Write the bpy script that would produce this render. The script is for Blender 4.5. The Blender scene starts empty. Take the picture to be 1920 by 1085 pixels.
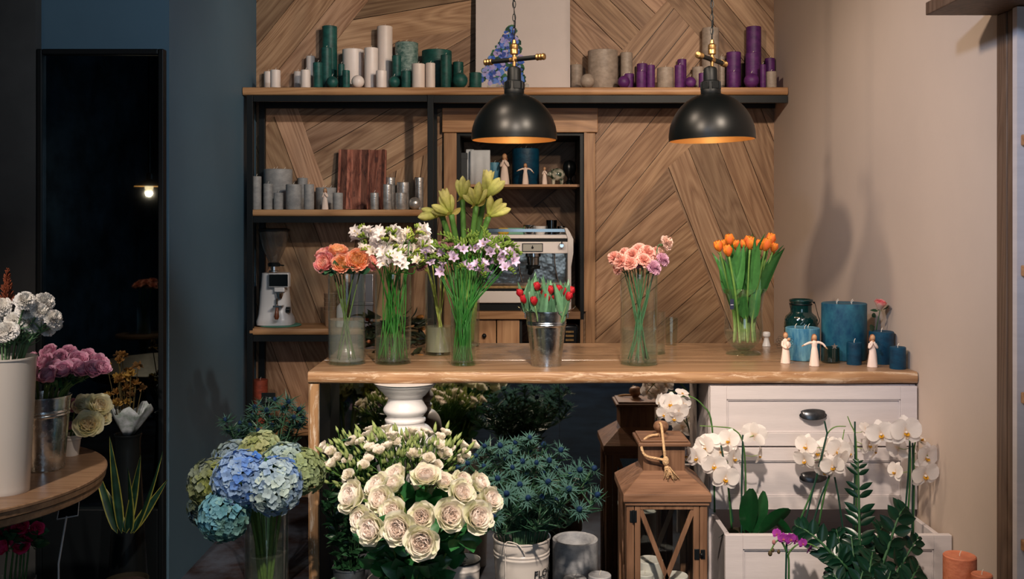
import bpy, math, random
from mathutils import Vector, Matrix, noise
R = math.radians
PI = math.pi
random.seed(7)
scn = bpy.context.scene
COL = scn.collection

# ------------------------------------------------------------------ camera, world, lights, exposure
F = 1867.0           # focal length in pixels of the 1920 frame
HZ = 415.0           # horizon row
EYE = 1.464
cam_d = bpy.data.cameras.new('camera')
cam = bpy.data.objects.new('camera', cam_d)
COL.objects.link(cam)
cam_d.sensor_width = 36.0
cam_d.lens = 36.0 * F / 1920.0
cam_d.shift_y = -(542.5 - HZ) / 1920.0
cam_d.clip_start = 0.05
cam.location = (0, 0, EYE)
cam.rotation_euler = (R(90), 0, 0)
scn.camera = cam

vs = scn.view_settings
vs.view_transform = 'Standard'
vs.look = 'None'
vs.gamma = 1.0
vs.use_curve_mapping = False
vs.exposure = 0.0
scn.cycles.use_denoising = True
scn.cycles.max_bounces = 10
scn.cycles.transparent_max_bounces = 40
scn.cycles.diffuse_bounces = 4
scn.cycles.glossy_bounces = 5
scn.cycles.sample_clamp_indirect = 4.0
scn.cycles.caustics_reflective = False
scn.cycles.caustics_refractive = False

world = bpy.data.worlds.new('world')
scn.world = world
world.use_nodes = True
world.node_tree.nodes['Background'].inputs[0].default_value = (0.10, 0.35, 0.5, 1)
world.node_tree.nodes['Background'].inputs[1].default_value = 0.14


def lamp(name, kind, loc, target, energy, color, **kw):
    d = bpy.data.lights.new(name, kind)
    d.energy = energy
    d.color = color
    for k, v in kw.items():
        setattr(d, k, v)
    o = bpy.data.objects.new(name, d)
    COL.objects.link(o)
    o.location = loc
    if target is not None:
        v = Vector(target) - Vector(loc)
        o.rotation_euler = v.to_track_quat('-Z', 'Y').to_euler()
    return o


WARM = (1.0, 0.80, 0.62)
# ceiling spots of the shop, plus two cool fill spots added for the walls
lamp('ceiling_spot_left', 'SPOT', (-0.9, 1.7, 2.95), (1.2, 4.0, 1.3), 210, WARM, spot_size=R(70), spot_blend=0.9, shadow_soft_size=0.10)
lamp('ceiling_spot_right', 'SPOT', (1.15, 1.9, 2.9), (-0.1, 5.2, 1.72), 185, (1.0, 0.83, 0.66), spot_size=R(60), spot_blend=0.5, shadow_soft_size=0.04)
lamp('ceiling_spot_front', 'SPOT', (0.25, 0.9, 2.95), (0.05, 3.1, 0.70), 500, (1.0, 0.84, 0.70), spot_size=R(54), spot_blend=0.8, shadow_soft_size=0.05)
lamp('ceiling_spot_shelf', 'SPOT', (0.9, 2.5, 2.42), (-0.15, 5.3, 2.62), 60, WARM, spot_size=R(60), spot_blend=0.4, shadow_soft_size=0.04)
lamp('ceiling_spot_table', 'SPOT', (-1.5, 1.0, 2.9), (-1.22, 2.85, 0.95), 210, (1.0, 0.85, 0.72), spot_size=R(50), spot_blend=0.9, shadow_soft_size=0.05)
lamp('added_blue_wall_fill', 'SPOT', (0.4, 2.0, 2.9), (-1.36, 4.5, 2.06), 85, (0.88, 0.94, 1.0), spot_size=R(40), spot_blend=0.45, shadow_soft_size=0.06)  # added fill, no such fixture; its cone edge leaves the lower wall dark
lamp('ceiling_spot_wall', 'SPOT', (-0.5, 3.1, 2.95), (1.39, 3.9, 1.2), 60, WARM, spot_size=R(64), spot_blend=0.9, shadow_soft_size=0.09)
lamp('added_cool_fill', 'SPOT', (-0.7, 0.4, 2.7), (1.39, 3.0, 1.75), 230, (0.55, 0.70, 1.0), spot_size=R(34), spot_blend=1.0, shadow_soft_size=0.1)  # added cool fill for the right wall, stands in for window light
# daylight through the shop window behind the camera
lamp('shop_window_daylight', 'AREA', (0.3, -2.5, 1.75), (0.3, 5, 1.45), 26, (0.60, 0.80, 1.0), shape='RECTANGLE', size=1.7, size_y=1.7)


# ------------------------------------------------------------------ helpers
def S(r, g, b, k=1.0):
    def f(c):
        c = c / 255.0
        return (c / 12.92 if c <= 0.04045 else ((c + 0.055) / 1.055) ** 2.4) * k
    return (f(r), f(g), f(b))


def P(px, py, Y):
    """point at depth Y in front of the camera position that the photograph shows at (px, py)"""
    return Vector(((px - 960.0) / F * Y, Y, EYE - (py - HZ) / F * Y))


def pxof(v):
    return 960 + F * v[0] / v[1]


class MB:
    def __init__(s):
        s.v = []; s.f = []; s.m = []; s.c = []; s.uv = []; s.hasc = False; s.hasuv = False

    def add(s, verts, faces, mat=0, col=None, uv=None, M=None):
        n = len(s.v)
        if M is not None:
            verts = [M @ Vector(p) for p in verts]
        s.v.extend([tuple(p) for p in verts])
        for f in faces:
            s.f.append(tuple(i + n for i in f)); s.m.append(mat)
        if col is None:
            s.c.extend([(1, 1, 1)] * len(verts))
        else:
            s.hasc = True
            if isinstance(col, list): s.c.extend(col)
            else: s.c.extend([col] * len(verts))
        if uv is None: s.uv.extend([(0, 0)] * len(verts))
        else:
            s.hasuv = True; s.uv.extend(uv)
        return s

    def box(s, x0, x1, y0, y1, z0, z1, mat=0, col=None, M=None):
        if x0 > x1: x0, x1 = x1, x0
        if y0 > y1: y0, y1 = y1, y0
        if z0 > z1: z0, z1 = z1, z0
        v = [(x0, y0, z0), (x1, y0, z0), (x1, y1, z0), (x0, y1, z0), (x0, y0, z1), (x1, y0, z1), (x1, y1, z1), (x0, y1, z1)]
        return s.add(v, [(0, 3, 2, 1), (4, 5, 6, 7), (0, 1, 5, 4), (1, 2, 6, 5), (2, 3, 7, 6), (3, 0, 4, 7)], mat, col, None, M)

    def lathe(s, prof, c=(0, 0, 0), seg=32, mat=0, col=None, M=None, sx=1.0, sy=1.0, bump=None):
        """prof: list of (r, z) bottom to top; r = 0 closes"""
        v = []; f = []; cc = []
        rings = []
        for k, (r, z) in enumerate(prof):
            if r <= 1e-6:
                rings.append([len(v)]); v.append((c[0], c[1], c[2] + z)); cc.append(col[k] if isinstance(col, list) else col)
            else:
                row = []
                for i in range(seg):
                    a = 2 * PI * i / seg
                    rr = r * (bump(a, z) if bump else 1)
                    row.append(len(v)); v.append((c[0] + rr * math.cos(a) * sx, c[1] + rr * math.sin(a) * sy, c[2] + z))
                    cc.append(col[k] if isinstance(col, list) else col)
                rings.append(row)
        for a, b in zip(rings, rings[1:]):
            if len(a) == 1 and len(b) == 1: continue
            for i in range(seg):
                j = (i + 1) % seg
                if len(a) == 1: f.append((a[0], b[j], b[i]))
                elif len(b) == 1: f.append((a[i], a[j], b[0]))
                else: f.append((a[i], a[j], b[j], b[i]))
        return s.add(v, f, mat, cc if col is not None else None, None, M)

    def tube(s, pts, rad, seg=8, mat=0, col=None, caps=True, M=None, flat=1.0):
        pts = [Vector(p) for p in pts]
        n = len(pts)
        if not isinstance(rad, (list, tuple)): rad = [rad] * n
        v = []; f = []; cc = []
        t0 = (pts[1] - pts[0]).normalized()
        up = Vector((0, 0, 1)) if abs(t0.z) < 0.9 else Vector((1, 0, 0))
        nrm = t0.cross(up).normalized()
        for k in range(n):
            t = (pts[min(k + 1, n - 1)] - pts[max(k - 1, 0)])
            if t.length < 1e-9: t = t0
            t.normalize()
            nrm = (nrm - t * nrm.dot(t))
            if nrm.length < 1e-6: nrm = t.orthogonal()
            nrm.normalize()
            b = t.cross(nrm)
            for i in range(seg):
                a = 2 * PI * i / seg
                v.append(pts[k] + (nrm * math.cos(a) + b * math.sin(a) * flat) * rad[k])
                cc.append(col[k] if isinstance(col, list) else col)
        for k in range(n - 1):
            for i in range(seg):
                j = (i + 1) % seg
                f.append((k * seg + i, k * seg + j, (k + 1) * seg + j, (k + 1) * seg + i))
        if caps:
            f.append(tuple(range(seg - 1, -1, -1))); f.append(tuple((n - 1) * seg + i for i in range(seg)))
        return s.add(v, f, mat, cc if col is not None else None, None, M)

    def ball(s, c, r, seg=16, rings=10, mat=0, col=None, M=None, sx=1, sy=1, sz=1):
        prof = [(r * math.sin(PI * k / rings), -r * sz * math.cos(PI * k / rings)) for k in range(rings + 1)]
        prof[0] = (0, prof[0][1]); prof[-1] = (0, prof[-1][1])
        return s.lathe(prof, c, seg, mat, col, M, sx, sy)

    def grid(s, rows, mat=0, col=None, closed=False):
        """rows: list of rows of points"""
        nv = len(rows); nu = len(rows[0])
        v = [p for r in rows for p in r]
        f = []
        for a in range(nv - 1):
            for b in range(nu if closed else nu - 1):
                c = (b + 1) % nu
                f.append((a * nu + b, a * nu + c, (a + 1) * nu + c, (a + 1) * nu + b))
        return s.add(v, f, mat, col)

    def prism(s, poly, axis, a, b, mat=0, M=None):
        """extrude 2D polygon along axis 'x','y','z' from a to b"""
        def mk(p, t):
            return {'x': (t, p[0], p[1]), 'y': (p[0], t, p[1]), 'z': (p[0], p[1], t)}[axis]
        n = len(poly)
        v = [mk(p, a) for p in poly] + [mk(p, b) for p in poly]
        f = [tuple(range(n)), tuple(range(2 * n - 1, n - 1, -1))] + [(i, i + n, (i + 1) % n + n, (i + 1) % n) for i in range(n)]
        return s.add(v, f, mat, None, None, M)

    def mesh(s, name, mats, smooth=35):
        me = bpy.data.meshes.new(name)
        me.from_pydata(s.v, [], s.f)
        for m in (mats if isinstance(mats, (list, tuple)) else [mats]): me.materials.append(m)
        me.polygons.foreach_set('material_index', s.m)
        if s.hasc:
            ca = me.color_attributes.new('Col', 'FLOAT_COLOR', 'POINT')
            flat = []
            for c in s.c: flat.extend((c[0], c[1], c[2], 1.0))
            ca.data.foreach_set('color', flat)
        if s.hasuv:
            ul = me.uv_layers.new(name='UVMap')
            li = [0] * len(me.loops); me.loops.foreach_get('vertex_index', li)
            flat = []
            for i in li: flat.extend(s.uv[i])
            ul.data.foreach_set('uv', flat)
        if smooth:
            me.polygons.foreach_set('use_smooth', [True] * len(me.polygons))
            if smooth < 180:
                me.set_sharp_from_angle(angle=R(smooth))
        me.update()
        return me

    def build(s, name, mats, parent=None, smooth=35, bevel=0, loc=None, fix=True):
        if fix:
            pass
        o = bpy.data.objects.new(name, s.mesh(name, mats, smooth))
        COL.objects.link(o)
        if parent is not None: o.parent = parent
        if loc is not None: o.location = loc
        if bevel:
            b = o.modifiers.new('bevel', 'BEVEL'); b.width = bevel; b.segments = 2; b.limit_method = 'ANGLE'; b.angle_limit = R(40)
            b.harden_normals = False
        return o


def recalc(o):
    import bmesh
    bm = bmesh.new(); bm.from_mesh(o.data); bmesh.ops.recalc_face_normals(bm, faces=bm.faces); bm.to_mesh(o.data); bm.free()


def thing(name, label, cat, loc=(0, 0, 0), group=None, rz=0):
    o = bpy.data.objects.new(name, None)
    o.empty_display_size = 0.05
    COL.objects.link(o)
    o.location = loc; o.rotation_euler = (0, 0, rz)
    if label: o['label'] = label
    o['category'] = cat
    if group: o['group'] = group
    return o


def tag(o, label, cat, group=None, kind=None):
    if label: o['label'] = label
    if cat: o['category'] = cat
    if group: o['group'] = group
    if kind: o['kind'] = kind
    return o


def struct(o):
    o['kind'] = 'structure'; return o


def link_mesh(me, name, parent=None, M=None):
    o = bpy.data.objects.new(name, me)
    COL.objects.link(o)
    if parent is not None: o.parent = parent
    if M is not None: o.matrix_local = M
    return o


WORDS = ['', 'second', 'third', 'fourth', 'fifth', 'sixth', 'seventh', 'eighth', 'ninth', 'tenth', 'eleventh', 'twelfth',
         'thirteenth', 'fourteenth', 'fifteenth', 'sixteenth', 'seventeenth', 'eighteenth', 'nineteenth', 'twentieth']
LATE = {}


def late(key, o, x):
    """remember an object; finish_labels() names it by its rank from the left in its bunch"""
    LATE.setdefault(key, []).append((x, len(LATE.get(key, [])), o))


def finish_labels():
    for key, lst in LATE.items():
        lst.sort(key=lambda t: (t[0], t[1]))
        n = len(lst)
        for i, (x, _, o) in enumerate(lst):
            if n == 1: w = ''
            elif i == 0: w = 'leftmost'
            elif i == n - 1: w = 'rightmost'
            elif i < (n + 1) // 2: w = WORDS[i] + ' from left'
            else: w = WORDS[n - 1 - i] + ' from right'
            o['label'] = key.format(w).replace('  ', ' ').strip(' ,')


# ------------------------------------------------------------------ materials
def newmat(name):
    m = bpy.data.materials.new(name); m.use_nodes = True
    nt = m.node_tree
    for n in list(nt.nodes): nt.nodes.remove(n)
    out = nt.nodes.new('ShaderNodeOutputMaterial')
    return m, nt, out


def N(nt, typ, **kw):
    n = nt.nodes.new(typ)
    for k, v in kw.items():
        if k.startswith('i_'):
            key = k[2:]
            key = int(key) if key.isdigit() else key.replace('_', ' ')
            n.inputs[key].default_value = v
        else:
            setattr(n, k, v)
    return n


def ramp(nt, stops):
    n = nt.nodes.new('ShaderNodeValToRGB')
    e = n.color_ramp.elements
    while len(e) < len(stops): e.new(0.5)
    for i, (p, c) in enumerate(stops):
        e[i].position = p; e[i].color = (c[0], c[1], c[2], 1)
    return n


def plain(name, col, rough=0.5, metal=0.0, spec=0.5, var=0.0, vscale=8.0, bump=0.0, bscale=40.0, col2=None, sss=0.0, coat=0.0, stretch=(1, 1, 1), detail=4.0, rvar=0.0):
    m, nt, out = newmat(name)
    b = N(nt, 'ShaderNodeBsdfPrincipled')
    b.inputs['Base Color'].default_value = (*col, 1)
    b.inputs['Roughness'].default_value = rough
    b.inputs['Metallic'].default_value = metal
    b.inputs['Specular IOR Level'].default_value = spec
    if coat: b.inputs['Coat Weight'].default_value = coat; b.inputs['Coat Roughness'].default_value = 0.15
    if sss:
        b.inputs['Subsurface Weight'].default_value = sss
        b.inputs['Subsurface Radius'].default_value = (0.6, 0.5, 0.4)
        b.inputs['Subsurface Scale'].default_value = 0.01
    nt.links.new(b.outputs[0], out.inputs[0])
    if var or bump or col2:
        tc = N(nt, 'ShaderNodeTexCoord')
        mp = N(nt, 'ShaderNodeMapping'); mp.inputs['Scale'].default_value = stretch
        oi = N(nt, 'ShaderNodeObjectInfo')
        ad = N(nt, 'ShaderNodeVectorMath', operation='ADD')
        nt.links.new(tc.outputs['Object'], ad.inputs[0])
        mu = N(nt, 'ShaderNodeMath', operation='MULTIPLY', i_1=37.0)
        nt.links.new(oi.outputs['Random'], mu.inputs[0]); nt.links.new(mu.outputs[0], ad.inputs[1])
        nt.links.new(ad.outputs[0], mp.inputs[0])
    if var or col2:
        nz = N(nt, 'ShaderNodeTexNoise', i_Scale=vscale, i_Detail=detail, i_Roughness=0.65)
        nt.links.new(mp.outputs[0], nz.inputs['Vector'])
        c2 = col2 if col2 else tuple(c * (1 - var) for c in col)
        c1 = col if col2 else tuple(min(1, c * (1 + var)) for c in col)
        rp = ramp(nt, [(0.35, c2), (0.65, c1)])
        nt.links.new(nz.outputs[0], rp.inputs[0]); nt.links.new(rp.outputs[0], b.inputs['Base Color'])
        if rvar:
            mr = N(nt, 'ShaderNodeMapRange', i_1=0.3, i_2=0.7, i_3=rough - rvar, i_4=rough + rvar)
            nt.links.new(nz.outputs[0], mr.inputs[0]); nt.links.new(mr.outputs[0], b.inputs['Roughness'])
    if bump:
        nb = N(nt, 'ShaderNodeTexNoise', i_Scale=bscale, i_Detail=3.0)
        nt.links.new(mp.outputs[0], nb.inputs['Vector'])
        bp = N(nt, 'ShaderNodeBump', i_Strength=bump, i_Distance=0.01)
        nt.links.new(nb.outputs[0], bp.inputs['Height']); nt.links.new(bp.outputs[0], b.inputs['Normal'])
    return m


def wood(name, dark, mid, light, coord='Object', axis='x', rough=0.45, use_col=False, ring=5.0, bump=0.25, streak=None, spec=0.35, k=1.0, ringamt=0.24):
    """procedural planked oak: stretched noise contours give the cathedral grain"""
    m, nt, out = newmat(name)
    b = N(nt, 'ShaderNodeBsdfPrincipled'); b.inputs['Roughness'].default_value = rough
    b.inputs['Specular IOR Level'].default_value = spec
    nt.links.new(b.outputs[0], out.inputs[0])
    tc = N(nt, 'ShaderNodeTexCoord')
    src = tc.outputs['UV' if coord == 'UV' else 'Object']
    sc = {'x': (1.6, 11, 11), 'y': (11, 1.6, 11), 'z': (11, 11, 1.6)}[axis]
    sc = tuple(q * k for q in sc)
    mp = N(nt, 'ShaderNodeMapping'); mp.inputs['Scale'].default_value = sc
    nt.links.new(src, mp.inputs[0])
    n1 = N(nt, 'ShaderNodeTexNoise', i_Scale=0.62, i_Detail=1.5, i_Roughness=0.45, i_Distortion=0.3)
    nt.links.new(mp.outputs[0], n1.inputs['Vector'])
    mul = N(nt, 'ShaderNodeMath', operation='MULTIPLY', i_1=ring * 2.6)
    nt.links.new(n1.outputs[0], mul.inputs[0])
    pp = N(nt, 'ShaderNodeMath', operation='PINGPONG', i_1=0.5)
    nt.links.new(mul.outputs[0], pp.inputs[0])
    mul2 = N(nt, 'ShaderNodeMath', operation='MULTIPLY', i_1=2.0)
    nt.links.new(pp.outputs[0], mul2.inputs[0])
    mp2 = N(nt, 'ShaderNodeMapping'); mp2.inputs['Scale'].default_value = tuple(q * 6 if q > 5 else q * 1.2 for q in sc)
    nt.links.new(src, mp2.inputs[0])
    n2 = N(nt, 'ShaderNodeTexNoise', i_Scale=1.4, i_Detail=5.0, i_Roughness=0.7)
    nt.links.new(mp2.outputs[0], n2.inputs['Vector'])
    mix = N(nt, 'ShaderNodeMath', operation='MULTIPLY', i_1=ringamt)
    nt.links.new(mul2.outputs[0], mix.inputs[0])
    mix2 = N(nt, 'ShaderNodeMath', operation='MULTIPLY_ADD', i_1=0.85)
    nt.links.new(n2.outputs[0], mix2.inputs[0]); nt.links.new(mix.outputs[0], mix2.inputs[2])
    n3 = N(nt, 'ShaderNodeTexNoise', i_Scale=0.35, i_Detail=2.0)
    nt.links.new(mp.outputs[0], n3.inputs['Vector'])
    add = N(nt, 'ShaderNodeMath', operation='MULTIPLY_ADD', i_1=0.5)
    nt.links.new(n3.outputs[0], add.inputs[0]); nt.links.new(mix2.outputs[0], add.inputs[2])
    rp = ramp(nt, [(0.36, dark), (0.66, mid), (1.0, light)])
    nt.links.new(add.outputs[0], rp.inputs[0])
    colout = rp.outputs[0]
    if streak:
        mp3 = N(nt, 'ShaderNodeMapping'); mp3.inputs['Scale'].default_value = tuple(q * 1.5 for q in sc)
        nt.links.new(src, mp3.inputs[0])
        n4 = N(nt, 'ShaderNodeTexNoise', i_Scale=1.6, i_Detail=6.0, i_Roughness=0.75, i_Distortion=1.2)
        nt.links.new(mp3.outputs[0], n4.inputs['Vector'])
        r4 = ramp(nt, [(0.52, (0, 0, 0)), (0.60, (0.7, 0.7, 0.7))])
        nt.links.new(n4.outputs[0], r4.inputs[0])
        mx = N(nt, 'ShaderNodeMix', data_type='RGBA')
        nt.links.new(r4.outputs[0], mx.inputs[0]); nt.links.new(colout, mx.inputs[6])
        mx.inputs[7].default_value = (*streak, 1)
        colout = mx.outputs[2]
    if use_col:
        ca = N(nt, 'ShaderNodeVertexColor', layer_name='Col')
        mx = N(nt, 'ShaderNodeMix', data_type='RGBA', blend_type='MULTIPLY'); mx.inputs[0].default_value = 1.0
        nt.links.new(colout, mx.inputs[6]); nt.links.new(ca.outputs[0], mx.inputs[7])
        colout = mx.outputs[2]
    nt.links.new(colout, b.inputs['Base Color'])
    bp = N(nt, 'ShaderNodeBump', i_Strength=bump, i_Distance=0.003)
    nt.links.new(mix2.outputs[0], bp.inputs['Height']); nt.links.new(bp.outputs[0], b.inputs['Normal'])
    return m


def thin_glass(name, tint, edge=1.5, rough=0.0, gl=(1, 1, 1), body=None, body_amt=0.0):
    m, nt, out = newmat(name)
    tr = N(nt, 'ShaderNodeBsdfTransparent'); tr.inputs[0].default_value = (*tint, 1)
    g = N(nt, 'ShaderNodeBsdfGlossy'); g.inputs['Color'].default_value = (*gl, 1); g.inputs['Roughness'].default_value = rough
    fr = N(nt, 'ShaderNodeFresnel')
    ge = N(nt, 'ShaderNodeNewGeometry')
    mr = N(nt, 'ShaderNodeMapRange', i_1=0.0, i_2=1.0, i_3=edge, i_4=1.0 / edge)   # same reflection seen from either side of the wall
    nt.links.new(ge.outputs['Backfacing'], mr.inputs[0]); nt.links.new(mr.outputs[0], fr.inputs[0])
    mx = N(nt, 'ShaderNodeMixShader')
    nt.links.new(fr.outputs[0], mx.inputs[0])
    src = tr.outputs[0]
    if body:
        df = N(nt, 'ShaderNodeBsdfDiffuse'); df.inputs[0].default_value = (*body, 1)
        tl = N(nt, 'ShaderNodeBsdfTranslucent'); tl.inputs[0].default_value = (*body, 1)
        m0 = N(nt, 'ShaderNodeMixShader'); m0.inputs[0].default_value = 0.5
        nt.links.new(df.outputs[0], m0.inputs[1]); nt.links.new(tl.outputs[0], m0.inputs[2])
        m2 = N(nt, 'ShaderNodeMixShader'); m2.inputs[0].default_value = body_amt
        nt.links.new(src, m2.inputs[1]); nt.links.new(m0.outputs[0], m2.inputs[2]); src = m2.outputs[0]
    nt.links.new(src, mx.inputs[1]); nt.links.new(g.outputs[0], mx.inputs[2])
    nt.links.new(mx.outputs[0], out.inputs[0])
    return m


def plant(name, rough=0.5, transl=0.25, spec=0.4, veins=0.0, gain=1.0):
    m, nt, out = newmat(name)
    ca = N(nt, 'ShaderNodeVertexColor', layer_name='Col')
    b = N(nt, 'ShaderNodeBsdfPrincipled'); b.inputs['Roughness'].default_value = rough
    b.inputs['Specular IOR Level'].default_value = spec
    tc = N(nt, 'ShaderNodeTexCoord')
    nz = N(nt, 'ShaderNodeTexNoise', i_Scale=70.0, i_Detail=3.0)
    nt.links.new(tc.outputs['Object'], nz.inputs['Vector'])
    mr = N(nt, 'ShaderNodeMapRange', i_1=0.3, i_2=0.7, i_3=0.86 * gain, i_4=1.1 * gain)
    nt.links.new(nz.outputs[0], mr.inputs[0])
    vm = N(nt, 'ShaderNodeVectorMath', operation='SCALE')
    nt.links.new(ca.outputs[0], vm.inputs[0]); nt.links.new(mr.outputs[0], vm.inputs['Scale'])
    nt.links.new(vm.outputs[0], b.inputs['Base Color'])
    t = N(nt, 'ShaderNodeBsdfTranslucent'); nt.links.new(vm.outputs[0], t.inputs[0])
    mx = N(nt, 'ShaderNodeMixShader'); mx.inputs[0].default_value = transl
    nt.links.new(b.outputs[0], mx.inputs[1]); nt.links.new(t.outputs[0], mx.inputs[2])
    nt.links.new(mx.outputs[0], out.inputs[0])
    return m


M_PETAL = plant('petal', 0.6, 0.38, 0.25, gain=1.04)
M_LEAF = plant('leaf', 0.38, 0.18, 0.5)
M_GLOSS_LEAF = plant('glossy_leaf', 0.30, 0.06, 0.4)
M_STEM = plant('stem', 0.5, 0.1, 0.4)

WOOD_D, WOOD_M, WOOD_L = S(90, 64, 47), S(146, 110, 82), S(186, 150, 118)
M_BOARD = wood('wall_board_oak', WOOD_D, WOOD_M, WOOD_L, 'UV', 'x', 0.55, True, 5.0, 0.35)
M_OAK = wood('oak', S(105, 72, 46), S(160, 116, 78), S(190, 146, 104), 'Object', 'x', 0.4, False, 4.0)
M_OAK_Z = wood('oak_upright', S(105, 74, 50), S(156, 116, 82), S(182, 142, 104), 'Object', 'z', 0.45, False, 4.0)
M_COUNTER = wood('counter_oak', S(100, 74, 54), S(136, 105, 78), S(164, 132, 102), 'Object', 'x', 0.24, False, 4.0, 0.12, spec=0.5, k=0.8)
M_COUNTER_EDGE = wood('counter_live_edge', S(112, 78, 52), S(156, 116, 82), S(186, 148, 110), 'Object', 'x', 0.35, False, 5.0, 0.3, streak=S(225, 200, 172), k=1.6)
M_COUNTER_LEG = wood('counter_leg_oak', S(112, 80, 54), S(156, 118, 82), S(186, 148, 108), 'Object', 'z', 0.4, False, 4.0, 0.3, streak=S(230, 215, 195))
M_TABLE = wood('table_oak', S(96, 72, 54), S(134, 104, 80), S(160, 128, 100), 'Object', 'x', 0.3, False, 4.0, 0.15)
M_LANTERN = wood('lantern_wood', S(56, 38, 28), S(108, 77, 57), S(142, 106, 82), 'Object', 'x', 0.5, False, 3.0, 0.3, k=1.5)
M_REDWOOD = wood('weathered_red_wood', S(40, 22, 18), S(104, 56, 42), S(150, 92, 72), 'Object', 'z', 0.7, False, 3.0, 1.0, k=1.3)
M_WHITEWOOD = plain('white_painted_wood', S(206, 198, 198), 0.38, var=0.05, vscale=3, stretch=(1, 1, 10), bump=0.05, bscale=30)
M_BLACK = plain('black_steel', S(9, 14, 17), 0.5, 0.0, 0.3)
M_BLACKP = plain('black_plastic', S(14, 18, 20), 0.3)
M_SHADE = plain('black_lacquer', S(7, 10, 11), 0.36, 0.0, 0.32)
M_GOLD = plain('gold_lining', S(252, 200, 130), 0.42, 0.7)
M_BRASS = plain('antique_brass', S(176, 140, 92), 0.42, 1.0, var=0.25, vscale=60)
M_STEEL = plain('polished_steel', S(205, 205, 205), 0.12, 1.0)
M_ZINC = plain('galvanised_zinc', S(198, 205, 210), 0.24, 1.0, var=0.12, vscale=45, bump=0.06, bscale=60, rvar=0.08)
M_ENAMEL = plain('cream_enamel', S(214, 206, 198), 0.25, var=0.02, vscale=4)
M_CERAMIC = plain('white_ceramic', S(226, 224, 224), 0.3, var=0.04, vscale=5, stretch=(1, 1, .3))
M_MIRROR = plain('mirror_silver', S(190, 200, 205), 0.02, 1.0)
M_MIRROR_D = plain('smoked_mirror', S(196, 190, 182), 0.03, 1.0, var=0.08, vscale=6)
M_TAUPE = plain('taupe_wall_paint', S(196, 178, 164), 0.75, var=0.025, vscale=2.0, bump=0.03, bscale=60)
M_BLUE = plain('slate_blue_wall_paint', S(74, 102, 120), 0.6, var=0.06, vscale=1.2, bump=0.03, bscale=60)
M_DARKWALL = plain('dark_plaster', S(62, 62, 62), 0.8, var=0.2, vscale=2.5, bump=0.1, bscale=20)
M_WALLBLUE = plain('mottled_blue_plaster', S(70, 96, 116), 0.8, col2=S(24, 40, 50), vscale=2.5, detail=10)
M_DARKOAK = wood('dark_oak', S(50, 38, 30), S(88, 68, 54), S(112, 90, 74), 'Object', 'z', 0.5)
M_CEIL = plain('dark_ceiling', S(60, 60, 62), 0.9)
M_FLOOR = plain('dark_concrete_floor', S(78, 86, 100), 0.8, spec=0.15, col2=S(46, 32, 28), vscale=4.5, detail=10, bump=0.05, bscale=20)
M_GLASS = thin_glass('clear_glass', (0.965, 0.985, 0.975), 1.5)
M_GLASS_TH = thin_glass('thick_glass', (0.80, 0.90, 0.86), 1.55)
M_WATER = thin_glass('vase_water', (0.90, 0.93, 0.90), 1.25, body=(0.75, 0.8, 0.72), body_amt=0.06)
M_WATER_T = thin_glass('cloudy_vase_water', (0.86, 0.88, 0.80), 1.25, body=(0.75, 0.74, 0.6), body_amt=0.45)
M_WATER_M = thin_glass('milky_vase_water', (0.9, 0.92, 0.9), 1.25, body=(0.8, 0.83, 0.82), body_amt=0.20)
M_TEALGLASS = thin_glass('teal_glass', (0.12, 0.40, 0.38), 1.7, 0.05, body=S(40, 100, 98), body_amt=0.35)
M_FIG = plain('cream_resin', S(236, 214, 200), 0.7, var=0.03, vscale=30)
M_FIGSKIN = plain('tan_resin', S(196, 150, 112), 0.7)
M_FIGHAIR = plain('brown_resin', S(140, 88, 56), 0.7)
M_PAPER = plain('white_linen', S(214, 218, 222), 0.8, var=0.06, vscale=12)
M_ROPE = plain('jute_rope', S(206, 170, 128), 0.85, var=0.2, vscale=120, bump=0.6, bscale=220)
M_WICK = plain('candle_wick', S(225, 215, 200), 0.8)
M_SOIL = plain('potting_bark', S(46, 32, 24), 0.9, var=0.4, vscale=60, bump=0.8, bscale=80)
M_SCREEN = plain('black_screen', S(10, 14, 16), 0.12)
M_BULB = None


def candle_mat(name, a, b, rough=0.5, metal=0.0, sss=0.1):
    return plain(name, a, rough, metal, 0.4, vscale=26, col2=b, stretch=(1, 1, 1.6), bump=0.12, bscale=90, detail=8.0)


CM = {
    'white': plain('white_wax', S(232, 216, 206), 0.45, sss=0.15, var=0.03, vscale=14),
    'green': candle_mat('dark_green_wax', S(34, 92, 84), S(18, 62, 58)),
    'mottled green': plain('frosted_green_wax', S(34, 88, 80), 0.55, col2=S(150, 170, 162), vscale=38, stretch=(1, 1, 1.8), detail=10),
    'grey': candle_mat('beige_grey_wax', S(168, 152, 138), S(138, 124, 112)),
    'purple': candle_mat('purple_wax', S(98, 44, 108), S(72, 28, 86)),
    'ash': candle_mat('ash_grey_wax', S(160, 158, 156), S(132, 132, 132)),
    'silver': candle_mat('silver_foil_wax', S(222, 218, 214), S(170, 168, 166), 0.30, 0.7),
    'teal': candle_mat('deep_teal_wax', S(4, 66, 92), S(2, 46, 70)),
    'blue': plain('streaked_blue_wax', S(8, 96, 138), 0.45, col2=S(110, 164, 182), vscale=20, stretch=(2.2, 2.2, .5), detail=8, coat=0.3),
    'orange': candle_mat('peach_orange_wax', S(226, 140, 104), S(200, 112, 80)),
    'stone': candle_mat('pale_stone_wax', S(176, 176, 178), S(140, 142, 146)),
    'ivory': plain('ivory_wax', S(228, 222, 212), 0.5, sss=0.1),
}
CM['red'] = candle_mat('rust_red_wax', S(150, 70, 50), S(110, 50, 38))

# ------------------------------------------------------------------ room shell
XL, XR = -1.357, 1.39        # side walls of the alcove
YB = 5.30                    # back wall
YM = 3.94                    # blue wall with the leaning mirror
CEIL = 3.15


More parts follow.
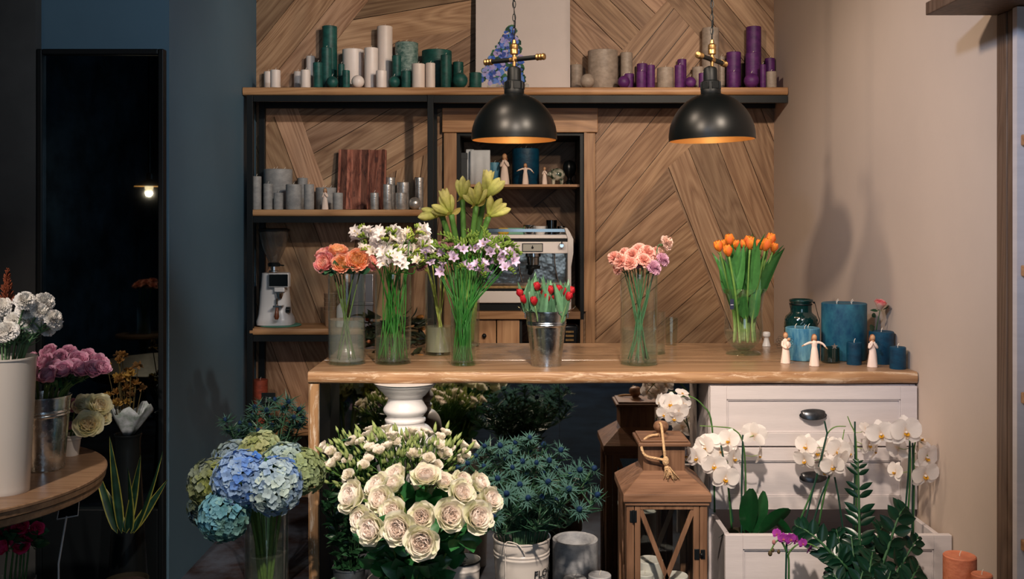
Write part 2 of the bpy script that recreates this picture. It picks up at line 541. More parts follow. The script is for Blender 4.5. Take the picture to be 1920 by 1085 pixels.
def wallbox(name, m, *b):
    o = MB(); o.box(*b); return struct(o.build(name, m, smooth=0))


wallbox('floor', M_FLOOR, -3.7, 1.9, -2.7, 6.0, -0.06, 0)
wallbox('ceiling', M_CEIL, -3.7, 1.9, -2.7, 6.0, CEIL, CEIL + 0.06)
wallbox('wall_right', M_TAUPE, XR, XR + 0.12, 2.85, YB + 0.1, 0, CEIL)
o = MB(); o.box(XL - 0.12, XL, YM, YB + 0.1, 0, CEIL); o.box(-1.862, XL - 0.12, YM, YM + 0.12, 0, CEIL)
struct(o.build('wall_left_alcove', M_BLUE, smooth=0))
wallbox('wall_left_recess', M_DARKWALL, -3.7, -1.862, YM - 0.05, YM + 0.12, 0, CEIL)
wallbox('wall_left', M_WALLBLUE, -3.7, -3.6, -2.7, YM, 0, CEIL)
# wall behind the camera, with the shop window
WX0, WX1, WZ0, WZ1 = -0.6, 1.2, 0.85, 2.65
o = MB()
o.box(-3.6, WX0, -2.7, -2.6, 0, CEIL); o.box(WX1, 1.9, -2.7, -2.6, 0, CEIL)
o.box(WX0, WX1, -2.7, -2.6, 0, WZ0); o.box(WX0, WX1, -2.7, -2.6, WZ1, CEIL)
struct(o.build('wall_front', M_DARKWALL, smooth=0))
o = MB()
for x0, x1, z0, z1 in ((WX0, WX0 + .05, WZ0, WZ1), (WX1 - .05, WX1, WZ0, WZ1), (WX0 + .05, WX1 - .05, WZ0, WZ0 + .05), (WX0 + .05, WX1 - .05, WZ1 - .05, WZ1), (.28, .32, WZ0 + .05, WZ1 - .05)):
    o.box(x0, x1, -2.69, -2.62, z0, z1)
struct(o.build('window_1', M_BLACK, smooth=0))

# niche opening in the back wall
NX0, NX1 = P(856, 0, YB)[0], P(1094, 0, YB)[0]
NZ1 = P(0, 248, YB)[2]
NYB = 5.72
o = MB()
o.box(XL - .1, NX0 - .02, YB, YB + .1, 0, CEIL); o.box(NX1 + .02, XR + .1, YB, YB + .1, 0, CEIL)
o.box(NX0 - .02, NX1 + .02, YB, YB + .1, NZ1 + .02, CEIL)
struct(o.build('wall_back', M_DARKWALL, smooth=0))
wallbox('wall_back_niche', M_BLACK, NX0 - .04, NX1 + .04, NYB, NYB + .04, 0, NZ1 + .04)


# ---- boards of the feature wall: polygons in wall coordinates, cut into strips along a direction
def clip(poly, a, b, c):
    """keep a*x+b*y >= c"""
    out = []
    n = len(poly)
    for i in range(n):
        p, q = poly[i], poly[(i + 1) % n]
        dp = a * p[0] + b * p[1] - c; dq = a * q[0] + b * q[1] - c
        if dp >= 0: out.append(p)
        if (dp >= 0) != (dq >= 0):
            t = dp / (dp - dq)
            out.append((p[0] + t * (q[0] - p[0]), p[1] + t * (q[1] - p[1])))
    return out


def board_wall(name, regions, Yw, holes, wmin=42, wmax=60, shade=1.0, xr=(481, 1457), yr=(-170, 930)):
    mb = MB()
    rnd = random.Random(5)
    for poly, (dx, dy) in regions:
        L = math.hypot(dx, dy); dx /= L; dy /= L
        nx, ny = -dy, dx
        ts = [p[0] * nx + p[1] * ny for p in poly]
        t = min(ts) - rnd.uniform(0, 10)
        while t < max(ts):
            w = rnd.uniform(wmin, wmax)
            s = clip(clip(poly, nx, ny, t + 0.55), -nx, -ny, -(t + w - 0.55))
            t0 = t; t += w
            if len(s) < 3: continue
            s = clip(clip(clip(clip(s, 1, 0, xr[0]), -1, 0, -xr[1]), 0, 1, yr[0]), 0, -1, -yr[1])
            if len(s) < 3: continue
            pieces = [s]
            for (hx0, hx1, hy0) in holes:
                nxt = []
                for q in pieces:
                    nxt.append(clip(q, -1, 0, -hx0)); nxt.append(clip(q, 1, 0, hx1))
                    nxt.append(clip(clip(clip(q, 1, 0, hx0), -1, 0, -hx1), 0, -1, -hy0))
                pieces = [q for q in nxt if len(q) >= 3]
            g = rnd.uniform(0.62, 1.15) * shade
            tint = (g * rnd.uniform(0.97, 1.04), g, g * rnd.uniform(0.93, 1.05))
            ou, ov = rnd.uniform(0, 50), rnd.uniform(0, 50)
            d = rnd.uniform(0, 0.004)
            for q in pieces:
                front = [P(x, y, Yw) for x, y in q]
                k = Yw / F
                uv = [((x * dx + y * dy) * k + ou, (x * nx + y * ny) * k + ov) for x, y in q]
                n = len(q)
                v = [(p.x, Yw - 0.014 - d, p.z) for p in front] + [(p.x, Yw - 0.001, p.z) for p in front]
                fs = [tuple(range(n))] + [(i, i + n, (i + 1) % n + n, (i + 1) % n) for i in range(n)]
                mb.add(v, fs, 0, tint, uv + uv)
    o = mb.build(name, M_BOARD, smooth=0)
    recalc(o)
    return o


regs = [
    ([(470, -200), (856, -200), (479, 264), (470, 264)], (-.812, 1)),
    ([(856, -200), (1000, -200), (1000, 35), (613, 100)], (1, -.17)),
    ([(613, 100), (550, 177), (624, 387), (831, 271), (1000, 176), (1000, 35)], (1, -.58)),
    ([(479, 264), (550, 177), (624, 387), (882, 1100), (470, 1100), (470, 264)], (.37, 1)),
    ([(624, 387), (831, 271), (1000, 176), (1000, 1100), (882, 1100)], (-.14, 1)),
    ([(1000, -200), (1073, -200), (1250, 2), (1000, 277)], (1, 1)),
    ([(1250, 2), (1400, 173), (1249, 317), (1000, 640), (1000, 277)], (1, -1.25)),
    ([(1073, -200), (1500, -200), (1500, 287), (1400, 173), (1250, 2)], (1, 1.22)),
    ([(1400, 173), (1500, 287), (1500, 960), (1249, 317)], (.39, 1)),
    ([(1249, 317), (1500, 960), (1500, 1100), (1000, 1100), (1000, 640)], (1, -.88)),
]
bw = board_wall('trim_oak_boards', regs, YB, [(856, 1094, 248)])
struct(bw)
# herringbone lining on the niche back, the niche's shade darkened into its tint
k = NYB / YB
def up(p):  # same wall point pushed back to the niche's depth keeps its place on the boards
    return p
regn = [([(860, 230), (1002, 392), (860, 560)], (1, 1)), ([(860, 230), (1100, 230), (1100, 310), (1002, 392)], (1, -.8)),
        ([(1002, 392), (1100, 310), (1100, 480)], (1, 1.2)), ([(860, 560), (1002, 392), (1100, 480), (1100, 700), (860, 700)], (1, -.8))]
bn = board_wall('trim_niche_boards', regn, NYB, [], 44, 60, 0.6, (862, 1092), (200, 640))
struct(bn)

# ------------------------------------------------------------------ niche surround (door-like casing)
t = thing('niche_casing', 'oak casing framing the coffee niche in the boarded wall', 'casing', (NX0, YB, 0))
L0 = t.location
def rel(mb_parent_loc):
    return None
def child(mb, name, mats, parent, smooth=35, bevel=0):
    """mesh written in world coordinates, parented to a thing at parent.location (no rotation)"""
    l = parent['_o'] if '_o' in parent else None
    pl = Vector(parent.location) if parent.parent is None else Vector(parent.location) + Vector(parent.parent.location)
    mb.v = [(x - pl.x, y - pl.y, z - pl.z) for x, y, z in mb.v]
    return mb.build(name, mats, parent, smooth, bevel)


YW = YB - 0.02
def pbox(mb, x0, x1, y0, y1, Yf, depth, mat=0):
    a = P(x0, y1, Yf); b = P(x1, y0, Yf)
    mb.box(a.x, b.x, Yf, Yf + depth, a.z, b.z, mat)
m = MB(); pbox(m, 829, 1121, 195, 248, 5.245, .035); child(m, 'header', M_OAK, t, 0, .003)
m = MB(); pbox(m, 832, 856, 249, 700, 5.255, .025); child(m, 'side_casing', M_OAK_Z, t, 0, .003)
m = MB(); pbox(m, 1098, 1116, 249, 700, 5.255, .025); child(m, 'side_casing', M_OAK_Z, t, 0, .003)
# cabinet inside the niche
t = thing('niche_cabinet', 'oak cabinet built into the wall niche behind the counter', 'cabinet', ((NX0 + NX1) / 2, 5.25, 0))
zs = P(0, 584, 5.24)[2]
m = MB()
m.box(NX0 - .001, NX0 + .02, 5.27, NYB - .02, 0, NZ1); m.box(NX1 - .02, NX1, 5.27, NYB - .02, 0, NZ1)
m.box(NX0 + .02, NX1 - .02, 5.27, NYB - .02, NZ1 - .02, NZ1)
child(m, 'lining', M_BLACK, t, 0)
m = MB(); m.box(NX1, NX1 + .013, 5.25, 5.29, zs, NZ1); child(m, 'edge_strip', M_OAK_Z, t, 0)
m = MB(); m.box(NX0 + .02, NX1 - .02, 5.24, NYB - .02, zs - .04, zs); child(m, 'sill', M_OAK, t, 0, .003)
zsh = P(0, 346, 5.32)[2]
m = MB(); m.box(NX0 + .02, NX1 - .02, 5.32, NYB - .02, zsh - .012, zsh + .002); NSH = zsh + .002; child(m, 'inner_shelf', M_OAK, t, 0, .001)
for a, b_ in ((860, 930), (932, 974)):
    m = MB(); pbox(m, a, b_, 599, 700, 5.26, .02)
    d = child(m, 'cabinet_door', M_OAK_Z, t, 0, .002)
    if a < 900:
        m = MB(); c = P(908, 629, 5.25); pl = Vector(t.location)
        m.ball((c.x, c.y - .006, c.z), .012, 16, 10); m.tube([(c.x, c.y + .012, c.z), (c.x, c.y, c.z)], .005)
        m.v = [(x - pl.x, y - pl.y, z - pl.z) for x, y, z in m.v]
        m.build('knob', M_BLACK, d)
m = MB(); pbox(m, 974, 979, 599, 700, 5.27, .3); child(m, 'divider', M_BLACK, t, 0)
m = MB(); pbox(m, 1088, 1094, 599, 700, 5.26, .02); child(m, 'divider', M_OAK_Z, t, 0)
m = MB(); m.box(NX0 + .02, NX1 - .02, 5.30, NYB - .02, 0.55, 0.57); child(m, 'inner_shelf', M_OAK, t, 0)
# metal appliance inside the open bay
t = thing('toaster', 'dark chrome-edged appliance in the open bay behind the tulip bucket', 'appliance', (P(1062, 0, 5.4)[0], 5.4, .57))
m = MB(); m.box(P(1040, 0, 5.4)[0], P(1086, 0, 5.4)[0], 5.33, 5.6, .57, P(0, 606, 5.33)[2]); child(m, 'body', M_BLACKP, t, 35, .02)
m = MB()
x0, x1 = P(1057, 0, 5.33)[0], P(1086, 0, 5.33)[0]; zt = P(0, 606, 5.32)[2]
m.tube([(x0, 5.325, zt - .02), (x0 + .02, 5.325, zt - .005), (x1 - .015, 5.325, zt - .005), (x1 - .004, 5.325, zt - .02), (x1 - .004, 5.325, .6)], .006)
child(m, 'chrome_trim', M_STEEL, t)
m = MB()
for i in range(3): m.box(x0 + .01, x1 - .03, 5.32, 5.326, zt - .05 - i * .022, zt - .04 - i * .022)
child(m, 'vent', M_BRASS, t)

# ------------------------------------------------------------------ right recessed bookcase
t = thing('bookcase', 'tall bookcase with cream back and brown uprights at right edge', 'bookcase', (1.5, 2.3, 0))
m = MB(); m.box(1.386, 1.44, 2.792, 2.849, 0, 2.053); child(m, 'upright', M_DARKOAK, t, 0, .003)
m = MB(); m.box(1.388, 1.75, 2.74, 2.79, 0, 2.053); child(m, 'side_panel', M_DARKOAK, t, 0, .003)
m = MB(); m.box(1.183, 1.75, 1.0, 2.85, 2.053, 2.09); child(m, 'top_board', M_DARKOAK, t, 0, .003)
m = MB(); m.box(1.72, 1.75, 1.0, 2.73, 0, 2.05); child(m, 'back_panel', M_WHITEWOOD, t, 0)
m = MB(); m.box(1.377, 1.72, 2.715, 2.739, 0, 2.05); child(m, 'side_lining', M_WHITEWOOD, t, 0)
for zz in (1.70, 1.345, 1.0, 0.6, 0.2):
    m = MB(); m.box(1.385, 1.72, 1.0, 2.712, zz - .03, zz); child(m, 'shelf', M_OAK, t, 0, .003)
wallbox('wall_right_bookcase', M_DARKWALL, 1.76, 1.86, -2.7, 2.85, 0, CEIL)
wallbox('wall_right_above', M_TAUPE, XR, XR + .12, 1.0, 2.848, 2.095, CEIL)

# ------------------------------------------------------------------ rack with the shelves
TZ = P(0, 163, 5.0)[2]      # top shelf surface
MZ = P(0, 392.5, 5.0)[2]    # middle shelf surface
LZ = P(0, 615.5, 5.0)[2]    # lower shelf surface
SB = 5.272                  # back edge of the shelves
t = thing('shelf_rack', 'black steel frame rack with oak boards across the wall', 'rack', (0, 5.14, 0))
def live_board(x0, x1, y0, y1, z0, z1, amp=.004, n=60, seed=0):
    m = MB(); rows = []
    h = (z1 - z0) / 2; zc = (z0 + z1) / 2
    for i in range(n + 1):
        x = x0 + (x1 - x0) * i / n
        j = amp * (noise.noise(Vector((x * 3 + seed, 1.3, 0))) + .5 * noise.noise(Vector((x * 11 + seed, 4, 0))))
        jz = amp * .4 * noise.noise(Vector((x * 4 + seed, 9, 0)))
        r = h * .55
        sec = [(y1, z0), (y0 + r + j, z0 + jz), (y0 + r * .35 + j, z0 + r * .3 + jz), (y0 + j, zc - h * .3), (y0 + j * .6, zc + h * .3), (y0 + r * .3 + j * .5, z1 - r * .25), (y0 + r + j * .5, z1), (y1, z1)]
        rows.append([(x, y, z) for y, z in sec])
    m.grid(rows, 0, None, True)
    k = len(rows[0])
    m.f.append(tuple(range(k - 1, -1, -1))); m.m.append(0)
    m.f.append(tuple(n * k + i for i in range(k))); m.m.append(0)
    return m
m = live_board(XL + .004, XR - .004, 5.0, SB, TZ - .04, TZ, .003, 60, 3); recalc(child(m, 'top_board', M_OAK, t, 50))
x0, x1 = P(468, 0, 5.0)[0], P(799, 0, 5.0)[0]
for zz in (MZ, LZ, 0.42):
    m = live_board(x0, x1, 5.0, SB, zz - .034, zz, .002, 30, zz); recalc(child(m, 'shelf_board', M_OAK, t, 50))
PX = [(-1.332, 5.0), (-1.332, 5.24), (-.425, 5.0), (-.425, 5.24)]
for px_, py_ in PX:
    m = MB(); m.box(px_, px_ + .03, py_, py_ + .03, 0, TZ - .041); child(m, 'post', M_BLACK, t, 0, .001)
m = MB(); m.box(-1.30, -.427, 5.004, 5.026, TZ - .072, TZ - .042); m.box(-.394, XR - .006, 5.004, 5.03, TZ - .078, TZ - .042)
m.box(-1.30, XR - .006, 5.242, 5.264, TZ - .078, TZ - .042); child(m, 'rail', M_BLACK, t, 0)
for zz in (MZ, LZ):
    for y in (5.004, 5.244):
        m = MB(); m.box(-1.301, -.426, y, y + .022, zz - .066, zz - .035); child(m, 'rail', M_BLACK, t, 0)

# ------------------------------------------------------------------ counter
CX0, CX1, CY0, CY1, CZ = -.6975, XR - .004, 3.4, 4.2, .95
t = thing('counter', 'long oak live-edge shop counter with mirrored front', 'counter', (0, 3.8, 0))
m = live_board(CX0, CX1, CY0, 3.688, CZ - .040, CZ, .006, 160, 11)
for i, f in enumerate(m.f):
    ys = [m.v[j][1] for j in f]; zs_ = [m.v[j][2] for j in f]
    if len(f) == 4 and max(ys) < CY0 + .03 and min(zs_) < CZ - .0005: m.m[i] = 1
recalc(child(m, 'worktop_board', [M_COUNTER, M_COUNTER_EDGE], t, 50))
m = MB(); m.box(CX0, CX1, 3.6905, CY1, CZ - .04, CZ + .0012); child(m, 'worktop_board', M_COUNTER, t, 0, .002)
m = MB(); rows = []
for i in range(41):
    z = (CZ - .0405) * i / 40
    j = .003 * noise.noise(Vector((z * 6, 3, 3)))
    rows.append([(CX0 + j, 3.41, z), (CX0 + .008 + j, 3.402, z), (CX0 + .034 + j, 3.402, z), (CX0 + .038, 3.41, z), (CX0 + .038, CY1, z), (CX0, CY1, z)])
m.grid(rows, 0, None, True); recalc(child(m, 'side_panel', M_COUNTER_LEG, t, 30))
m = MB(); m.box(CX0 + .0385, CX0 + .0405, 3.408, 3.6, .0, .908); child(m, 'inner_lining', M_BLACK, t, 0)
for a, b_ in ((-.6565, -.40), (-.398, .17), (.172, .668)):
    m = MB(); m.box(a, b_, 3.60, 3.606, .03, .908); child(m, 'mirror_panel', M_MIRROR_D, t, 0)
m = MB(); m.box(-.657, .668, 3.607, 3.63, .0, .908); child(m, 'backing_panel', M_BLACK, t, 0)
m = MB(); m.box(-.657, .668, 4.15, 4.18, .0, .908); child(m, 'rear_panel', M_OAK, t, 0)

# ------------------------------------------------------------------ drawer chest under the counter
DX0, DX1 = P(1331, 0, 3.4)[0], P(1721, 0, 3.4)[0]
t = thing('drawer_chest', 'white painted drawer chest under right end of counter', 'chest', ((DX0 + DX1) / 2, 3.8, 0))
m = MB(); m.box(DX0, DX0 + .02, 3.42, 4.1, 0, .905); m.box(DX1 - .02, DX1, 3.42, 4.1, 0, .905); m.box(DX0 + .02, DX1 - .02, 4.08, 4.1, 0, .905)
m.box(DX0 + .02, DX1 - .02, 3.42, 4.08, .885, .905); m.box(DX0 + .02, DX1 - .02, 3.42, 4.08, 0, .06)
m.box(DX0 + .02, DX1 - .02, 3.9, 4.08, .06, .88)
child(m, 'carcass', M_WHITEWOOD, t, 0, .002)
CUPM = plain('pewter', S(84, 86, 90), 0.3, 0.9, var=0.25, vscale=60)
def cup_pull(x, y, z, w=.042):
    m = MB(); rows = []
    for i in range(13):
        a = PI * i / 12
        row = []
        for j in range(9):
            b_ = (PI / 2) * j / 8
            row.append((x + w * math.cos(a) * (1 - .0 * j), y - .022 * math.sin(b_) * math.sin(a) ** .7, z + .012 - (.020 * (1 - math.cos(b_)) + .0) * 1.2 * math.sin(a) ** .5 + .010 * math.sin(a) * math.cos(b_)))
        rows.append(row)
    m.grid(rows)
    m.lathe([(w * 1.12, 0), (w * 1.12, .002), (w * .5, .003)], (0, 0, 0), 24, M=Matrix.Translation((x, y, z)) @ Matrix.Rotation(R(90), 4, 'X') @ Matrix.Diagonal((1, .36, 1, 1)))
    return m
def panel_front(mb, x0, x1, yf, z0, z1):
    """raised frame, stepped moulding and sunk panel"""
    fw = .056
    mb.box(x0, x1, yf + .008, yf + .022, z0, z1)
    mb.box(x0, x0 + fw, yf, yf + .008, z0, z1); mb.box(x1 - fw, x1, yf, yf + .008, z0, z1)
    mb.box(x0 + fw, x1 - fw, yf, yf + .008, z1 - .045, z1); mb.box(x0 + fw, x1 - fw, yf, yf + .008, z0, z0 + .045)
    a, b_, c, d = x0 + fw, x1 - fw, z0 + .045, z1 - .045
    mb.box(a, a + .005, yf + .003, yf + .008, c, d); mb.box(b_ - .005, b_, yf + .003, yf + .008, c, d)
    mb.box(a, b_, yf + .003, yf + .008, d - .005, d); mb.box(a, b_, yf + .003, yf + .008, c, c + .005)
for (y0, y1, hy) in ((724, 836, 778), (839, 955, 895)):
    m = MB(); a = P(1332, y1, 3.4); b_ = P(1720, y0, 3.4)
    panel_front(m, a.x, b_.x, 3.4, a.z, b_.z)
    d = child(m, 'drawer', M_WHITEWOOD, t, 0, .0015)
    c = P(1524, hy, 3.4); m = cup_pull(c.x, 3.398, c.z); pl = Vector(t.location)
    m.v = [(x - pl.x, y - pl.y, z - pl.z) for x, y, z in m.v]; m.build('cup_handle', CUPM, d)
# pulled-out bottom drawer
a = P(1360, 1200, 3.136); b_ = P(1785, 1003, 3.136)
m = MB(); panel_front(m, a.x, b_.x, 3.136, .20, b_.z)
m.box(a.x + .012, a.x + .028, 3.158, 3.9, .21, b_.z - .015); m.box(b_.x - .028, b_.x - .012, 3.158, 3.9, .21, b_.z - .015)
m.box(a.x + .03, b_.x - .03, 3.158, 3.89, .21, .225)
d = child(m, 'open_drawer', M_WHITEWOOD, t, 0, .0015)
c = P(1572, 1075, 3.13); m = cup_pull(c.x, 3.134, c.z); pl = Vector(t.location)
m.v = [(x - pl.x, y - pl.y, z - pl.z) for x, y, z in m.v]; m.build('cup_handle', CUPM, d)

# ------------------------------------------------------------------ big leaning mirror on the blue wall
t = thing('wall_mirror', 'tall dark-framed mirror standing against the blue wall', 'mirror', (-1.62, YM - .03, 0))
a = P(70, 935, YM - .04); b_ = P(308, 92, YM - .04)
m = MB(); fw = .022
m.box(a.x, a.x + fw, YM - .05, YM - .012, .02, b_.z); m.box(b_.x - fw, b_.x, YM - .05, YM - .012, .02, b_.z)
m.box(a.x + fw, b_.x - fw, YM - .05, YM - .012, b_.z - fw, b_.z); m.box(a.x + fw, b_.x - fw, YM - .05, YM - .012, .02, .34)
child(m, 'frame', M_BLACK, t, 0, .004)
m = MB(); m.box(a.x + fw, b_.x - fw, YM - .03, YM - .02, .34, b_.z - fw); child(m, 'mirror_glass', plain('aged_mirror', S(120, 135, 142), 0.02, 1.0, col2=S(76, 92, 100), vscale=4, detail=8), t, 0)

# ------------------------------------------------------------------ pendants
def pendant(px, tilt, yaw, label):
    Yp = 3.6
    X = P(px, 0, Yp)[0]; Zr = P(0, 262, Yp)[2]
    t = thing('pendant_lamp', label, 'lamp', (X, Yp, Zr), 'dome pendant lamps over the counter')
    r = .155
    k = Yp / F
    Mt = Matrix.Rotation(R(tilt), 4, 'Y')
    prof = [(r, 0), (r * .999, .012)]
    H = .168
    for i in range(1, 19):
        a = (PI / 2) * i / 19
        prof.append((r * math.cos(a) ** .92, .01 + (H - .01) * math.sin(a) ** 1.08))
    prof = [p for p in prof if p[0] > .036] + [(.036, H - .002)]
    m = MB(); m.lathe(prof, seg=64, M=Mt)
    m.lathe([(r, 0), (r - .004, -.001)], seg=64, M=Mt)
    m.build('shade', M_SHADE, t, 60)
    m = MB(); m.lathe([(max(q[0] - .004, .001), q[1] - .002) for q in prof], seg=64, M=Mt); m.build('shade_lining', M_GOLD, t, 60)
    m = MB(); m.lathe([(.034, H - .006), (.036, H), (.036, H + .013), (.034, H + .016), (.033, H + .042), (.026, H + .046)], seg=6 * 4, M=Mt)
    for i in range(6):
        a = PI / 3 * i + .3
        m.box(-.0125, .0125, -.0365, -.03, H + .014, H + .040, M=Mt @ Matrix.Rotation(a, 4, 'Z'))
    m.lathe([(.026, H + .044), (.0255, H + .050), (.0245, H + .085), (.021, H + .092), (.008, H + .098)], seg=24, M=Mt); m.build('socket_housing', M_BLACK, t, 35, .001)
    z0 = H + .096
    m = MB(); m.lathe([(.010, z0 - .006), (.017, z0 - .004), (.006, z0), (.0065, z0 + .018), (.010, z0 + .020), (.0105, z0 + .034), (.0065, z0 + .036), (.0065, z0 + .043), (.0145, z0 + .046), (.0145, z0 + .060), (.0135, z0 + .062), (.0145, z0 + .064), (.0145, z0 + .078), (.008, z0 + .084), (.006, z0 + .096), (.003, z0 + .099)], seg=20)
    zc = z0 + .026
    My = Matrix.Translation((0, 0, zc)) @ Matrix.Rotation(R(yaw), 4, 'Z') @ Matrix.Rotation(R(90), 4, 'Y')
    m.lathe([(.009, -.016), (.009, .016)], seg=16, M=My)
    m.build('brass_fitting', M_BRASS, t, 30)
    for sgn in (-1, 1):
        m = MB(); m.lathe([(.0001, sgn * .016), (.0085, sgn * .016), (.0085, sgn * .096), (.0001, sgn * .096)], seg=16, M=My); m.build('pipe_arm', M_BLACK, t)
        m = MB(); pr = [(.0001, .092)]
        for i in range(3): pr += [(.011, .094 + .012 * i), (.0125, .098 + .012 * i), (.011, .103 + .012 * i), (.0085, .104 + .012 * i)]
        pr += [(.0001, .130)]
        m.lathe([(q[0], sgn * q[1]) for q in pr], seg=14, M=My); m.build('brass_cap', M_BRASS, t, 30)
    m = MB(); z = z0 + .094; i = 0
    zt = CEIL - .02 - Zr
    while z < zt - .01:
        hl = .014
        pts = []
        for q in range(13):
            a = 2 * PI * q / 12
            w, h = .0055 * math.cos(a), hl * math.sin(a)
            pts.append((w, 0, z + hl * .8 + h) if i % 2 else (0, w, z + hl * .8 + h))
        m.tube(pts, .0017, 5, caps=False)
        z += hl * 1.72; i += 1
    m.tube([(.004 * math.sin(s * .9), .004 * math.cos(s * .9), z0 + .1 + s * .03) for s in range(int((zt - z0 - .1) / .03) + 1)], .002, 6)
    m.build('chain', M_BLACK, t, 60)
    m = MB(); m.lathe([(.0001, zt), (.05, zt), (.05, zt + .019), (.0001, zt + .019)]); m.build('ceiling_rose', M_BLACK, t)
    m = MB(); m.ball((0, 0, 0), .03, 20, 14); m.lathe([(.013, .02), (.013, .07)], seg=16)
    m.v = [(p[0], p[1], p[2] + .045) for p in m.v]
    global M_BULB
    if M_BULB is None:
        M_BULB, nt, out = newmat('lit_bulb')
        e = N(nt, 'ShaderNodeEmission', i_Strength=6.0); e.inputs[0].default_value = (1, .72, .42, 1)
        nt.links.new(e.outputs[0], out.inputs[0])
    m.build('bulb', M_BULB, t)
    l = lamp('pendant_light', 'SPOT', (0, 0, .06), None, 5, (1, .76, .5), shadow_soft_size=.03, spot_size=R(150), spot_blend=.6)
    l.parent = t; l.location = (0, 0, .035)
    l2 = lamp('pendant_glow', 'POINT', (0, 0, .06), None, .6, (1, .74, .46), shadow_soft_size=.02)
    l2.parent = t; l2.location = (0, 0, .09)
    return t


pendant(964, 0, -32, 'black dome pendant lamp with gold inside hanging before the canvas print')
t = pendant(1335, -1.5, 56, 'black dome pendant lamp with gold inside hanging before the purple candles')
# the arms run slightly towards the viewer on one side

# ------------------------------------------------------------------ candles
def candle_mesh(r, h, wicks=1, dip=.003, seg=40, rnd=None):
    m = MB()
    pr = [(0, 0), (r * .97, 0), (r, r * .03 + .001), (r, h - .0025), (r - .0025, h), (r - .006 if r > .012 else r * .6, h - .0008), (r * .5, h - dip), (0, h - dip)]
    m.lathe(pr, seg=seg)
    return m
def wick(parent, x, y, z, lean=.002):
    m = MB(); m.tube([(x, y, z - .002), (x, y, z + .005), (x + lean, y, z + .010), (x + lean * 2.2, y, z + .014)], .0011, 5)
    m.build('wick', M_WICK, parent)
def candle(key, color, X, Y, Z, r, h, wicks=1, group=None, ball=False, mat=None, name=None):
    t = thing(name or ('ball_candle' if ball else 'pillar_candle'), None, 'candle', (X, Y, Z), group)
    if ball:
        m = MB(); prof = [(r * math.sin(PI * k / 18), r - r * math.cos(PI * k / 18)) for k in range(19)]
        prof[0] = (0, .001); prof[-1] = (0, 2 * r); prof[1] = (prof[1][0], .0)
        m.lathe(prof, seg=32); h = 2 * r
    else:
        m = candle_mesh(r, h)
    m.build('wax_body', mat or CM[color], t, 40)
    if wicks == 1: wick(t, 0, 0, h - .002)
    elif wicks > 1:
        for i in range(wicks):
            a = 2 * PI * i / wicks + .5
            wick(t, r * .45 * math.cos(a), r * .45 * math.sin(a), h - .002, .003)
    late(key, t, pxof(t.location))
    return t
def shelf_candle(xl, xr, yt, row, color, key, Zs, wicks=1, ball=False, group=None, yb=None):
    """xl, xr, yt: outline columns and top row; row 0 front .. 2 back"""
    Yc = {0: 5.03, 1: 5.12, 2: 5.20}[row]
    r = (xr - xl) / 2 / F * Yc
    if row == 0: Yc = 5.008 + r
    if row == 2: Yc = 5.268 - r
    r = (xr - xl) / 2 / F * Yc
    X = P((xl + xr) / 2, 0, Yc)[0]
    h = P(0, yt, Yc - r)[2] - Zs
    candle(key, color, X, Yc, Zs, r, h, wicks, group, ball)

G = 'candles on the top shelf'
K = {c: '%s wax pillar candle on the top shelf, {} of its colour' % c for c in ('white', 'dark green', 'beige grey', 'purple')}
KB = {c: '%s ball candle on the top shelf, {} of its colour' % c for c in ('white', 'dark green', 'beige grey', 'purple')}
for xl, xr, yt, row in ((507, 526, 130, 0), (495, 511, 133, 2), (551, 566, 133, 2), (564, 582, 130, 0), (574, 591, 104, 2), (642, 682, 90, 2), (683, 709, 88, 1), (707, 736, 47, 2), (705, 725, 131, 0), (712, 731, 119, 2), (772, 797, 118, 0), (798, 816, 117, 0)):
    shelf_candle(xl, xr, yt, row, 'white', K['white'], TZ, 1, False, G)
shelf_candle(659, 683, 141, 0, 'white', KB['white'], TZ, 0, True, G)
for xl, xr, yt, row in ((587, 605, 116, 0), (604, 632, 47, 2), (602, 622, 88, 1), (634, 646, 119, 1), (642, 656, 131, 0), (735, 752, 103, 1), (752, 770, 132, 0), (826, 845, 102, 0), (849, 869, 115, 2), (880, 903, 135, 0)):
    shelf_candle(xl, xr, yt, row, 'green', K['dark green'], TZ, 1, False, G)
shelf_candle(741, 784, 77, 2, 'mottled green', 'wide frosted green candle with pale streaks on the top shelf', TZ, 3, False, G)
shelf_candle(791, 847, 91, 2, 'green', 'widest green candle with dark rim on the top shelf', TZ, 3, False, G)
for a, b_ in ((612, 634), (728, 750), (848, 877)):
    shelf_candle(a, b_, 0, 0, 'green', KB['dark green'], TZ, 1, True, G)
for xl, xr, yt, row in ((1102, 1158, 91, 2), (1163, 1186, 97, 2), (1069, 1092, 120, 2), (1232, 1263, 125, 0), (1298, 1321, 124, 2), (1316, 1348, 50, 2), (1346, 1359, 105, 2), (1436, 1456, 133, 0)):
    shelf_candle(xl, xr, yt, row, 'grey', K['beige grey'], TZ, 1, False, G)
shelf_candle(1088, 1115, 0, 0, 'grey', KB['beige grey'], TZ, 0, True, G)
for xl, xr, yt, row in ((1170, 1189, 137, 1), (1193, 1212, 133, 0), (1194, 1214, 118, 2), (1212, 1228, 121, 0), (1265, 1283, 121, 0), (1270, 1287, 110, 2), (1310, 1325, 136, 0), (1362, 1389, 96, 2), (1365, 1386, 134, 0), (1399, 1427, 48, 2), (1398, 1425, 98, 1), (1425, 1436, 120, 0), (1434, 1453, 108, 2)):
    shelf_candle(xl, xr, yt, row, 'purple', K['purple'], TZ, 1, False, G)
for a, b_ in ((1158, 1181), (1284, 1305), (1395, 1423)):
    shelf_candle(a, b_, 0, 0, 'purple', KB['purple'], TZ, 1, True, G)
G = 'candles on the middle shelf'
K1 = 'ash grey pillar candle on the middle shelf, {} of its colour'
